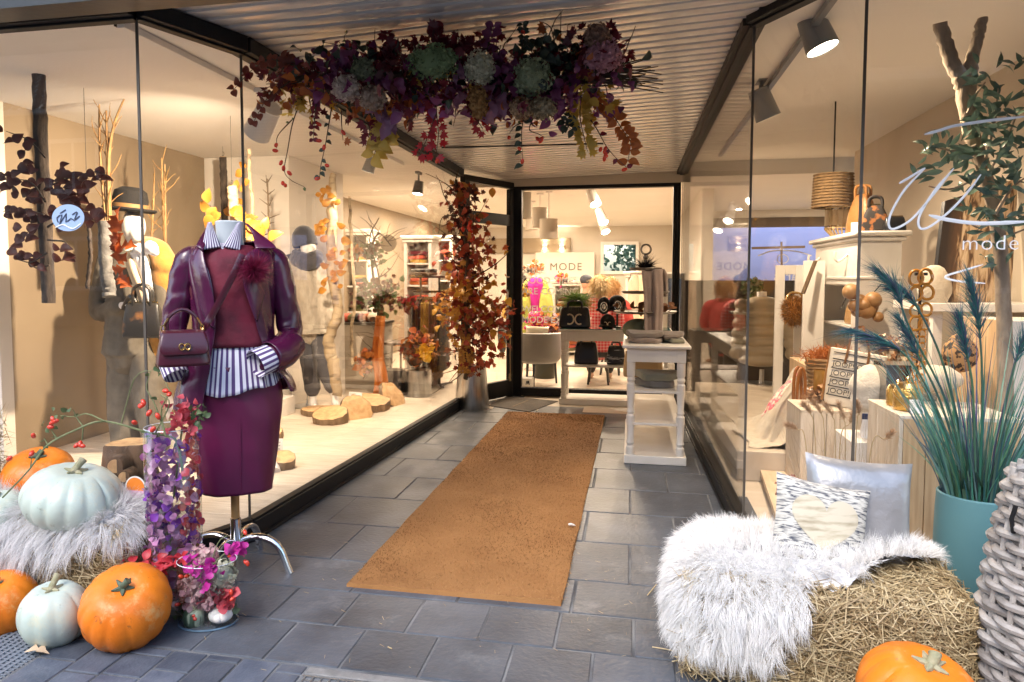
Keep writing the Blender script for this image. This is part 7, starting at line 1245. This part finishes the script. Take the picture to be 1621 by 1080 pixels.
ff = wthing('fluffy_bag', 'round orange and black fluffy bag hanging at the open glazed door', 'handbag', r_(1257,492,6.5)); p = r_(1257,492,6.5); n = 3000; D = NR.normal(size=(n,3)); D /= np.linalg.norm(D,axis=1,keepdims=True); strands('fur', D*np.array([.075,.05,.10])+np.array(p), D, NR.uniform(.025,.05,n), .004, M('orange_fur', rough=.8, ramp=[(.40,.15,.02),(.52,.24,.05),(.03,.03,.03),(.46,.19,.03)], trl=.2), ff, 3, NR.normal(0,.3,(n,3))); b = B(); b.ball(p, (.08,.055,.105), 16, 10); build('bag_body', b, M('orange_base', (.36,.14,.03), .9), ff); b = B(); b.tube(path([p+V(-.06,0,.09), p+V(-.03,0,.15), p+V(.05,0,.14), p+V(.06,0,.09)],10), .010, 6); build('handle', b, gold, ff)
# throw, scarf, bag, boxes on the platform
th = wthing('cream_throw', 'cream wool throw heaped on the pale platform', 'throw', r_(1225,690,5.6)); g = []
for i in range(19):
    u = i/18; row_ = []
    for j in range(23): v = j/22; q = V(lerp(.78,1.32,v)+.03*math.sin(u*9+v*5), lerp(5.12,6.15,u), .205+max(0,.62*math.exp(-((v-.95)/.40)**2)*math.sin(PI*min(1,u*.9+.12))**.8+.05*math.sin(13*v+4*u)*math.sin(PI*u)*math.sin(PI*min(1,v*.9+.1)))); row_.append(q)
    g.append(row_)
b = B(); b.loft(g, close=False); build('cloth', b, cream_k, th, solid=.012, sub=1, disp=(.03,.07), angle=180)
cr_ = wthing('support_crate', 'pale crate under the cream throw', 'crate', (1.28,5.65,.2)); b = B(); b.bb(1.2,1.42,5.4,5.95,.2,.74); build('crate_board', b, pine, cr_, bevel=.004)
b = B(); sp = path([r_(1216,650,5.25), r_(1228,628,5.3), r_(1245,608,5.4), r_(1265,588,5.5)], 16); b.loft([[p+V((j/8-.5)*.10, -.02*math.sin(j*1.5+i*.4)-.015, (j/8-.5)*.09) for j in range(9)] for i, p in enumerate(sp)], close=False); sf = tag(build('patterned_scarf', b, M('pink_scarf', (.72,.18,.22), .8, c2=(.80,.60,.50), sc=30, det=2, lo=.45, hi=.5), solid=.008, sub=1, angle=180), 'pink patterned scarf lying over the cream throw', 'scarf')
handbag('tall cognac leather tote with a long arched handle on the platform edge', V(1.09,5.08,.201), .12, .32, .12, M('cognac_leather', (.36,.13,.025), .4, c2=(.30,.10,.02), sc=6, bump=.15, bs=60), 0, rz=.3, top=.9, hr=.75)
bx1 = wthing('display_box', 'whitewashed wooden box behind the pampas stems', 'box', r_(1305,680,4.6)); X0, X1 = r_(1268,640,4.6).x, r_(1352,640,4.6).x; zb = r_(1300,655,4.6).z
ww = M('whitewash', (.66,.58,.48), .6, c2=(.54,.45,.34), sc=4, det=8, stretch=(10,10,1.2), var=.08)
for k in range(4): b = B(); b.bb(lerp(X0,X1,k/4)+.002,lerp(X0,X1,(k+1)/4)-.002,4.6,4.62,.081,zb); build('plank', b, ww, bx1, bevel=.002)
b = B(); b.bb(X0,X1,4.6,5.0,zb,zb+.018); build('lid', b, ww, bx1, bevel=.002); b = B(); b.bb(X0,X0+.018,4.62,5.0,.081,zb); build('side_board', b, ww, bx1); b = B(); b.bb(X1-.018,X1,4.62,5.0,.081,zb); build('side_board', b, ww, bx1)
bx2 = wthing('display_box', 'natural plank box with gold jars right behind the glass', 'box', r_(1450,700,3.75)); X0, X1, zb2 = r_(1431,660,3.62).x, r_(1500,660,3.62).x+.30, r_(1440,664,3.62).z
for k in range(5): b = B(); b.bb(lerp(X0,X1,k/5)+.002,lerp(X0,X1,(k+1)/5)-.002,3.62,3.64,.081,zb2); build('plank', b, pine, bx2, bevel=.002)
for k in range(3): b = B(); b.bb(X0-.018,X0,3.62+.15*k+.002,3.77+.15*k-.002,.081,zb2); build('plank', b, ww, bx2, bevel=.002)
b = B(); b.bb(X0-.018,X1,3.62,4.08,zb2,zb2+.016); build('lid', b, ww, bx2, bevel=.002)
for k, (x, y, Y, s) in enumerate(((1420,652,3.9,.05),(1436,655,3.78,.062))): p = V(r_(x,y,Y).x,Y,zb2+.017); t = wthing('gold_jar', ['smaller embossed gold glass jar at the back of the plank box','larger embossed gold glass jar at the front of the plank box'][k], 'jar', p, 'gold jars'); b = B(); b.lathe([(.001,0),(s*.9,0),(s,.01),(s,s*1.5),(s*.85,s*1.75)], p, 30, cap=False); build('jar_body', b, M('gold_glass', (.62,.38,.10), .2, .7, bump=1, bs=45), t); b = B(); b.lathe([(s*.9,s*1.76),(s*.7,s*2.1),(s*.15,s*2.2),(s*.2,s*2.45),(.001,s*2.6)], p, 30, cap=False); build('jar_lid', b, gold, t)
card('white price tag leaning on the gold jars', V(r_(1452,655,3.68).x,3.68,zb2+.017), .06, .065, .1, -.25, 3)
tb = wthing('tall_block', 'tall pale wooden block at the right picture edge', 'plinth', r_(1600,600,4.1)); X0, X1, zz = r_(1592,510,4.1).x, 2.3, r_(1600,508,4.1).z; b = B(); b.bb(X0,X1,4.1,4.5,.081,zz); build('block_face', b, white_wood, tb, bevel=.003); b = B(); b.bb(X0-.02,X0,4.1,4.6,.081,zz); build('pine_side', b, pine, tb, bevel=.002)
jb_ = wthing('striped_tote', 'cream shopping bag with black stripes and repeated lettering on the whitewashed box', 'tote bag', r_(1342,650,4.75)); p = V(r_(1343,650,4.78).x,4.78,zb+.02); X = Matrix.Translation(p) @ Matrix.Rotation(-.35,4,'Z') @ Matrix.Rotation(.14,4,'Y'); canvas = M('cream_canvas', (.68,.61,.50), .8)
R = []
for z, w, d in ((0,.13,.06),(.02,.14,.065),(.18,.15,.06),(.34,.155,.03)): R.append([X @ q for q in ell(z, w, d, d, 36, ex=.4)])
b = B(); b.loft(R, cap=True); build('bag_body', b, canvas, jb_); b = B()
for z in (.06,.115,.17,.225,.28,.32): k = interp(z,[0,.18,.34],[.066,.064,.034]); b.box((0,-k-.001,z), (.26,.003,.006), X=X)
build('printed_stripe', b, blackm, jb_, smooth=False, kind='stuff')
for z in (.073,.128,.183,.238):
    k = interp(z,[0,.18,.34],[.067,.065,.036]); o = text('printed_lettering', 'JOOP!JOOP!', blackm, .045, (0,0,0), (0,0,0), jb_); o.matrix_basis = X @ Matrix.Translation((-.125,-k-.004,z)) @ Matrix.Rotation(PI/2,4,'X')
for s in (-1,1): b = B(); b.tube([X @ q for q in path([V(s*.06,-.05,.26),V(s*.055,-.045,.36),V(s*.03-.02,-.04,.47),V(0,-.03,.50)],12)], .014, 6, flat=.3); build('leather_strap', b, tanl, jb_)
b = B(); b.bar(X @ V(-.152,-.02,.01), X @ V(-.158,-.01,.33), .012, .012); build('leather_edge', b, tanl, jb_)
kh = wthing('knit_hat', 'big cream knitted slouch hat on a head form beside the striped tote', 'hat', r_(1382,620,4.3)); p = r_(1382,618,4.3); b = B(); b.ball(p+V(.01,0,.02), (.13,.12,.115), 26, 16, X=Matrix.Rotation(.25,4,'Y')); b.ball(p+V(.0,0,-.05), (.115,.11,.08), 22, 14); build('hat_cloth', b, M('cream_hat', (.66,.58,.46), .9, c2=(.58,.5,.39), sc=12, bump=.4, bs=100, sheen=.4), kh, remesh=.008, disp=(.025,.08)); b = B(); b.lathe([(.055,0),(.06,.02),(.05,.08),(.05,.2)], (p.x,p.y,p.z-.26), 20); build('head_form', b, manq, kh); b = B(); b.bb(p.x-.14,p.x+.16,4.15,4.5,.081,p.z-.26); tag(build('plinth_box', b, white_wood, bevel=.003), 'white plinth under the cream slouch hat', 'plinth'); b = B(); b.box((p.x-.04,p.y-.12,p.z-.125), (.09,.01,.03)); build('navy_label', b, M('navy_label', (.02,.03,.09), .8), kh)
wk = wthing('wicker_basket', 'brown wicker basket with orange fluff behind the striped tote', 'basket', r_(1308,600,5.2)); p = V(r_(1312,600,5.25).x,5.25,r_(1308,612,5.25).z)
for k in range(8): b = B(); rr = .12+.003*k; b.tube([p+V(rr*math.cos(a)*(1+.03*math.sin(9*a+k*PI)),rr*.8*math.sin(a),.026*k) for a in np.linspace(0,2*PI,50,endpoint=False)], .014, 6, closed=True); build('willow_rod', b, M('brown_willow', (.22,.12,.045), .7, c2=(.30,.17,.07), sc=14), wk)
b = B(); b.lathe([(.001,0),(.11,0)], p, 24, cap=False); build('basket_floor', b, M('brown_willow'), wk)
b = B(); b.bb(p.x-.16,p.x+.16,5.08,5.42,.205,p.z-.012); tag(build('plinth_box', b, white_wood, bevel=.003), 'white plinth under the brown wicker basket', 'plinth')
of = wthing('fluffy_scarf', 'burnt orange fluffy scarf in the brown wicker basket', 'scarf', p+V(0,0,.2)); n = 1800; D = NR.normal(size=(n,3)); D[:,2] = np.abs(D[:,2]); strands('fur', np.array(p+V(0,0,.20))+NR.normal(0,1,(n,3))*np.array([.07,.05,.02]), D, NR.uniform(.03,.08,n), .005, M('burnt_orange_fur', rough=.8, ramp=[(.42,.12,.02),(.52,.18,.04),(.32,.08,.015)], trl=.2), of, 3)
gv = wthing('amber_vase', 'amber glass vase in front of the brown wicker basket', 'vase', r_(1300,640,5.0)); p = V(r_(1300,640,4.95).x,4.95,zb+.02); b = B(); b.lathe([(.001,0),(.05,0),(.055,.01),(.05,.2),(.047,.2)], p, 28, cap=False); build('glass_wall', b, M('amber_glass', (.42,.22,.05), .1, .3), gv)
wb = wthing('bead_garland', 'string of large wooden beads hanging at the hutch corner', 'bead garland', r_(1365,480,5.3)); 
for x, y, s in ((1347,462,.055),(1362,474,.035),(1352,484,.04),(1358,492,.045),(1372,492,.055),(1382,475,.055),(1378,486,.05),(1368,483,.045),(1390,502,.035)): b = B(); b.ball(r_(x,y,5.3+rnd.uniform(-.03,.03)), s, 16, 12); build('wooden_bead', b, M('bead_wood', (.36,.20,.08), .45, c2=(.28,.14,.05), sc=14), wb)
b = B(); b.tube(path([r_(1330,490,5.3), r_(1347,462,5.3), r_(1365,480,5.3), r_(1395,450,5.3)],12), .004, 5); build('string', b, blackm, wb)
nk = wthing('chain_necklace', 'amber coloured oversized ring chain hanging beside the hutch', 'necklace', r_(1453,520,4.0)); amber = M('amber_resin', (.50,.20,.02), .25, coat=.4); Yn = 4.0
rings_ = [(1450,440,12),(1465,438,12),(1450,465,11),(1468,463,11),(1450,492,10),(1466,490,10),(1449,512,11),(1462,513,9)]+[(1447+.4*k,528+9*k,6) for k in range(13)]+[(1460-.2*k,528+10*k,6) for k in range(9)]
for x, y, r in rings_: p = r_(x,y,Yn); s = r*mpx(p); b = B(); b.tube([p+V(s*.82*math.cos(a), rnd.uniform(-.002,.002)+.004*math.sin(2*a), s*math.sin(a)) for a in np.linspace(0,2*PI,18,endpoint=False)], s*.2, 6, closed=True); build('chain_ring', b, amber, nk)
b = B(); b.tube([r_(1458,430,4.02), V(r_(1458,430,4.02).x,4.02,.62)], .008, 8); b.tube([r_(1448,434,4.02), r_(1468,434,4.02)], .008, 8); b.lathe([(.09,0),(.09,.01)], (r_(1458,430,4.02).x,4.02,.62), 24); build('display_stand', b, blackm, nk)
b = B(); q = r_(1458,430,4.02); b.bb(q.x-.12,q.x+.12,4.09,4.3,.081,.9); b.bb(q.x-.12,q.x+.12,3.95,4.088,.081,.618); tag(build('mirror_block', b, M('mirror_block', (.30,.28,.26), .12, .9)), 'small mirrored block behind the necklace', 'block')
# animal picture
zp = wthing('zebra_picture', 'large photo print of a pale maned zebra leaning on the tan wall', 'picture', r_(1500,480,4.9)); cs_ = [r_(1478,478,4.75), r_(1600,478,4.95), r_(1612,282,5.1), r_(1497,318,4.92)]
m, nt, p_ = nodes_of('zebra_print'); L = nt.links; u = N(nt,'UVMap'); sx = N(nt,'SeparateXYZ'); L.new(u.outputs[0], sx.inputs[0]); mp = N(nt,'Mapping'); mp.inputs['Scale'].default_value = (5,1.2,1); L.new(u.outputs[0], mp.inputs[0]); t1 = N(nt,'TexNoise'); t1.inputs['Scale'].default_value = 3.2; t1.inputs['Detail'].default_value = 6; t1.inputs['Distortion'].default_value = 1.2; L.new(mp.outputs[0], t1.inputs[0]); mr = N(nt,'MapRange'); mr.inputs[1].default_value = .08; mr.inputs[2].default_value = .30; L.new(sx.outputs[0], mr.inputs[0]); ml = N(nt,'Math',operation='MULTIPLY'); L.new(t1.outputs[0], ml.inputs[0]); L.new(mr.outputs[0], ml.inputs[1]); r = ramp_node(nt, [(.02,.012,.01),(.10,.05,.025),(.42,.28,.16),(.66,.52,.36),(.40,.25,.14)]); 
for e, q in zip(r.color_ramp.elements, (.0,.36,.46,.58,.8)): e.position = q
L.new(ml.outputs[0], r.inputs[0]); L.new(r.outputs[0], p_.inputs[0]); p_.inputs['Roughness'].default_value = .5
b = B(); b.loft([[cs_[0],cs_[1]],[cs_[3],cs_[2]]], close=False); build('print', b, m, zp, smooth=False); b = B(); nrm = (cs_[1]-cs_[0]).cross(cs_[3]-cs_[0]).normalized(); nrm = nrm if nrm.y > 0 else -nrm; b.loft([[c+nrm*k for c in cs_] for k in (.003,.03)], cap=True); build('stretcher_frame', b, blackm, zp, smooth=False)
bn = wthing('white_bench', 'low white console under the zebra picture', 'bench', r_(1500,485,4.8)); b = B(); X0 = r_(1466,484,4.7).x; zbn = cs_[0].z-.004; b.bb(X0,2.31,4.62,5.25,zbn-.05,zbn); build('seat', b, white_wood, bn, bevel=.004)
for x in (X0+.05,2.25): b = B(); b.bb(x-.025,x+.025,4.66,4.72,.081,zbn-.05); build('leg', b, white_wood, bn); b = B(); b.bb(x-.025,x+.025,5.15,5.2,.081,zbn-.05); build('leg', b, white_wood, bn)
for k, (x, y, Y, c, s) in enumerate(((1480,455,4.72,cream_k,(.09,.05,.13)),(1432,600,4.2,M('cream_hat'),(.12,.1,.07)),(1520,560,4.2,M('leopard', (.45,.25,.10), .8, c2=(.05,.03,.02), sc=40, det=1, lo=.5, hi=.55),(.08,.08,.10)),(1480,600,4.1,cream_k,(.13,.1,.07)))): p = r_(x,y,Y); b = B(); b.ball(p, s, 20, 12); tag(build('knit_accessory', b, c, disp=(.03,.06)), ['cream folded scarf standing against the zebra picture','white knit hat behind the gold jars','leopard patterned pouch beside the plank box','cream knitted wrap behind the reed grass'][k], 'accessory')
# pampas stems behind the silver cushion, olive tree
pp = wthing('pampas_stems', 'dry fountain grass stems behind the silver cushion', 'dried grass', r_(1320,730,3.55)); dry = M('dry_grass', rough=.7, ramp=[(.42,.26,.14),(.55,.38,.24),(.34,.18,.10)], trl=.25)
for x0, pts in ((1300,[(1290,690),(1283,655),(1272,640)]),(1310,[(1305,690),(1300,655),(1288,637)]),(1325,[(1322,690),(1318,660),(1306,640)]),(1340,[(1338,690),(1336,665),(1328,640)]),(1352,[(1356,680),(1360,655),(1357,638)]),(1365,[(1380,705),(1400,695),(1412,685)]),(1290,[(1275,700),(1262,680),(1246,672)]),(1330,[(1330,700),(1345,670),(1352,650)])):
    P = path([V(r_(x0,780,3.62).x,3.62,.081)]+[r_(x,y,3.6) for x, y in pts], 20); b = B(); b.tube(P, [.003,.002], 5); s = build('grass_stem', b, M('dry_stem', (.45,.33,.18), .7), pp); n = 260; I = NR.integers(13,20,n); Q = np.array([tuple(lerp(P[i],P[i+1],rnd.random())) for i in I]); T = np.array([tuple((P[i+1]-P[i]).normalized()) for i in I]); strands('seed_head', Q, T*.9+NR.normal(0,.45,(n,3)), .03, .0022, dry, s, 2)
n = 240; P = np.c_[NR.uniform(r_(1275,760,3.6).x, r_(1390,760,3.6).x, n), NR.uniform(3.5,3.7,n), np.full(n,.082)]; strands('grass_blade', P, np.c_[NR.normal(0,.12,n),NR.normal(0,.1,n),np.ones(n)], NR.uniform(.35,.68,n), .003, M('dry_blade', rough=.7, ramp=[(.40,.30,.20),(.52,.42,.30),(.30,.20,.12)]), pp, 4, NR.normal(0,.12,(n,3)))
ol = wthing('olive_tree', 'forked olive tree with grey green leaves in the right display', 'tree', r_(1600,700,3.85)); Yo = 3.85; b = B()
for pts, rr in (([(1487,36),(1502,85),(1520,125),(1532,150)],[.030,.033,.04]),([(1555,28),(1548,60),(1538,100),(1530,150)],[.022,.026,.036]),([(1528,140),(1536,200),(1556,270),(1575,340),(1585,420),(1590,520),(1592,700)],[.042,.034,.030,.030,.032,.034])): b.tube([q+rdir()*.004 for q in path([r_(x,y,Yo) for x,y in pts],22)], rr, 12)
for q in ([(1532,180),(1545,150),(1560,130)],[(1545,230),(1520,240),(1490,235),(1462,230)],[(1555,270),(1530,290),(1500,300),(1470,295)],[(1560,280),(1590,230),(1610,180)],[(1575,340),(1600,300),(1625,280)],[(1575,350),(1550,360),(1530,350)],[(1580,380),(1605,370),(1630,360)],[(1560,250),(1575,190),(1580,140)]): b.tube(path([r_(x,y,Yo-.08) for x,y in q],10), [.008,.003], 6)
build('trunk', b, M('olive_bark', (.20,.15,.11), .85, c2=(.36,.28,.20), sc=18, det=7, bump=.9, bs=40, stretch=(1,1,.4)), ol)
olm = M('olive_leaf', ramp=[(.025,.06,.045),(.05,.10,.07),(.10,.15,.11),(.018,.042,.035)], rough=.35, trl=.15); fr = []
for x, y, sx, sy, n in ((1550,120,12,18,14),(1562,150,12,12,12),(1480,232,14,8,14),(1520,240,18,14,20),(1500,260,24,14,24),(1545,200,18,20,26),(1570,180,20,16,26),(1600,170,16,18,20),(1560,230,24,20,32),(1590,230,20,24,32),(1540,290,20,16,20),(1575,290,26,24,30),(1605,290,18,26,30),(1570,350,26,20,30),(1605,350,18,24,26),(1580,400,22,16,20),(1480,270,20,8,10),(1530,335,14,8,8),(1610,110,10,20,10)):
    for _ in range(int(n*.72)): fr.append(frame(r_(x+rnd.gauss(0,sx*.9), y+rnd.gauss(0,sy*.7), Yo-.10+rnd.gauss(0,.09)), V(rnd.uniform(-1,1),rnd.uniform(-.3,.3),rnd.uniform(-.5,1)), V(0,-1,.3)+rdir()*.7, rnd.uniform(.055,.085)))
rnd.shuffle(fr); LEAF['olive'] = (LEAF['lance'][0]*np.array([1.15,1,1]), LEAF['lance'][1]); leaf_objs('olive', olm, fr[:260], ol); leaves('foliage', 'olive', olm, fr[260:], ol)
bouquet('dried beige flower bunch between the hutch and the zebra picture', 1412, 560, 5.0, 22, [M('dry_cream', ramp=[(.50,.38,.24),(.60,.50,.36)], rough=.8),M('dry_rust', ramp=[(.34,.16,.07),(.42,.24,.12)], rough=.8)], 240, .05)
bouquet('rust dried flower bunch low behind the whitewashed box', 1292, 628, 4.9, 13, [M('dry_rust'),brown_leaf], 130, .04)
q = V(1.95,4.95,zbn+.002); pw_ = V(r_(1312,600,5.25).x,5.25,r_(1308,612,5.25).z); dup(wk, wk.location+(q-pw_), label='brown wicker basket standing on the white console by the zebra picture')
cloth_stack(['rust throw folded lowest beside the cream slouch hat','mustard throw folded in the middle beside the cream slouch hat','cream throw folded on top beside the cream slouch hat'], (1.62,4.75,.081), .34, .3, 3, [knits[0],knits[1],cream_k], 'folded throws in the right display', .10)
# white script on the right glass
Yg = 3.392
def script(nm, pts, w=.0048, n=40): P = path([aY(1060+x/2.841, y/2.841, Yg) for x, y in pts], n); b = B(); b.tube(P, [w*.35]+[w]*8+[w*.5], 6, flat=.25, ref=(0,1,0)); build(nm, b, M('script_white', (.80,.82,.88), .5), WR)
script('script_letter', [(1032,826),(1085,795),(1150,755)], .005, 10); script('script_letter', [(1150,757),(1060,850),(1000,950),(985,1010),(1010,1030),(1090,985),(1190,870),(1278,757)]); script('script_letter', [(1278,757),(1190,860),(1125,970),(1125,1025),(1170,1020),(1260,950),(1340,865),(1400,785)])
script('script_arc', [(1145,605),(1210,588),(1280,567),(1420,545),(1595,525)], .006); script('script_arc', [(1165,968),(1260,990),(1400,1005),(1600,998)], .008)
script('script_arc', [(1410,1190),(1330,1215),(1240,1245),(1300,1265),(1420,1275)], .004)
p = aY(1521,396,Yg); text('glass_lettering', 'mode exklusiv', M('script_white'), .088, (p.x,Yg,p.z), (PI/2,0,0), WR, spacing=1.1, off=-.0012)
# far part of the right shop: dark beam, window to the yard, puffer jacket, mirrored lettering
b = B(); a0, a1 = r_(1180,345,13.5), r_(1330,358,13.5); b.bb(1.05,4.6,13.5,13.62,a1.z,a0.z+.0); tag(build('timber_beam', b, M('dark_timber', (.09,.06,.035), .7)), 'dark timber beam above the rear yard window', 'beam'); b = B(); b.bb(1.05,4.6,13.52,13.62,min(a0.z,2.5),2.53); b.bb(4.3,4.6,13.52,13.62,0,a1.z); b.bb(1.05,4.3,13.52,13.62,0,.75); struct('yard_wall', b, white_wall)
yw = wthing('yard_window', 'large window to the added blue panel at the back of the right shop', 'window', (2,13.5,1)); b = B(); b.bb(1.06,4.3,13.55,13.558,.75,a1.z); build('glass_pane', b, pane, yw, smooth=False); b = B(); b.bb(1.06,4.3,13.53,13.58,.75,.81); build('sill_rail', b, black, yw, smooth=False); b = B(); b.bar(r_(1190,393,13.3), r_(1274,391,13.3), .04, .04); b.bar(r_(1237,383,13.3), r_(1238,470,13.3), .03, .03); build('curtain_bracket', b, M('dark_wood'), yw)
for s, x, y, h in (('bares',1192,444,.23),('exklusiv mode',1215,458,.115)): p = r_(x,y,13.46); text('glass_lettering', s, lw, h, (p.x+ (.84 if s == 'bares' else .97),13.46,p.z), (PI/2,0,0), yw, mirror=True)
script2 = [(1200,405),(1225,397),(1260,398),(1285,405)]; b = B(); b.tube(path([r_(x,y,13.45) for x,y in script2],16), .016, 6, flat=.3); [b.tube([r_(1239+9*math.cos(a+q),410+9*math.sin(a+q)*.8,13.45) for a in np.linspace(0,4,9)], .008, 5) for q in (0,1.4,3)]; build('glass_scroll', b, lw, yw, kind='stuff')
b = B(); b.bb(1.06,6.5,14.9,14.95,0,2.6); tag(build('daylight_panel', b, M('daylight_blue', (.30,.36,.66), .6)), 'pale blue panel added as outdoor light behind the yard window', 'panel wall')  # added panel, the bluish outdoor light is put into its colour
b = B(); b.bb(.62,1.98,8.95,9.0,0,1.32); tag(build('shade_panel', b, M('shade_brown', (.05,.035,.024), .5)), 'low dark brown sheet added for shade behind the beige puffer jacket', 'partition')  # dark sheet added to darken the view through the right glass
pj = wthing('mannequin', 'headless mannequin in a beige puffer jacket deep in the right shop', 'mannequin', r_(1205,600,8.2)); f_ = lambda x, y, dy=0: aY(x, y, 8.3+dy); puf = M('beige_puffer', (.34,.27,.18), .5, bump=.2, bs=20)
b = B()
for k in range(7): z = f_(1205,480+15*k).z; b.ball(V(f_(1206,500).x,8.3,z), (.19+.008*k,.15,.075), 20, 12)
for s, dx in ((-1,-.22),(1,.22)):
    for k in range(6): b.ball(V(f_(1206,500).x+dx+s*.012*k,8.27-.03*k,f_(1205,482+15*k).z), (.075,.08,.065), 14, 10)
build('puffer_jacket', b, puf, pj, remesh=.014, relax=2); b = B(); b.tube([f_(1206,585), V(f_(1206,585).x,8.3,.2)], .025, 8); b.lathe([(.18,.2),(.18,.212)], (f_(1206,585).x,8.3,0), 24); build('stand', b, steel, pj); b = B(); b.tube([f_(1206,478), f_(1206,462)], .05, 12); build('neck_block', b, manq, pj)
bouquet('dusty green hydrangea bunch deep in the right shop', 1192, 458, 8.8, 14, [grn,M('dusty_bloom', ramp=[(.30,.27,.14),(.42,.36,.2)], rough=.7)], 200, .06)

# lettering as plain meshes
DG = bpy.context.evaluated_depsgraph_get()
for o in [q for q in bpy.data.objects if q.type == 'FONT']:
    me = bpy.data.meshes.new_from_object(o.evaluated_get(DG)); n2 = bpy.data.objects.new('lettering_tmp', me); COL.objects.link(n2); nm = o.name
    n2.parent = o.parent; n2.matrix_parent_inverse = o.matrix_parent_inverse.copy(); n2.matrix_basis = o.matrix_basis.copy(); bpy.data.objects.remove(o); n2.name = nm
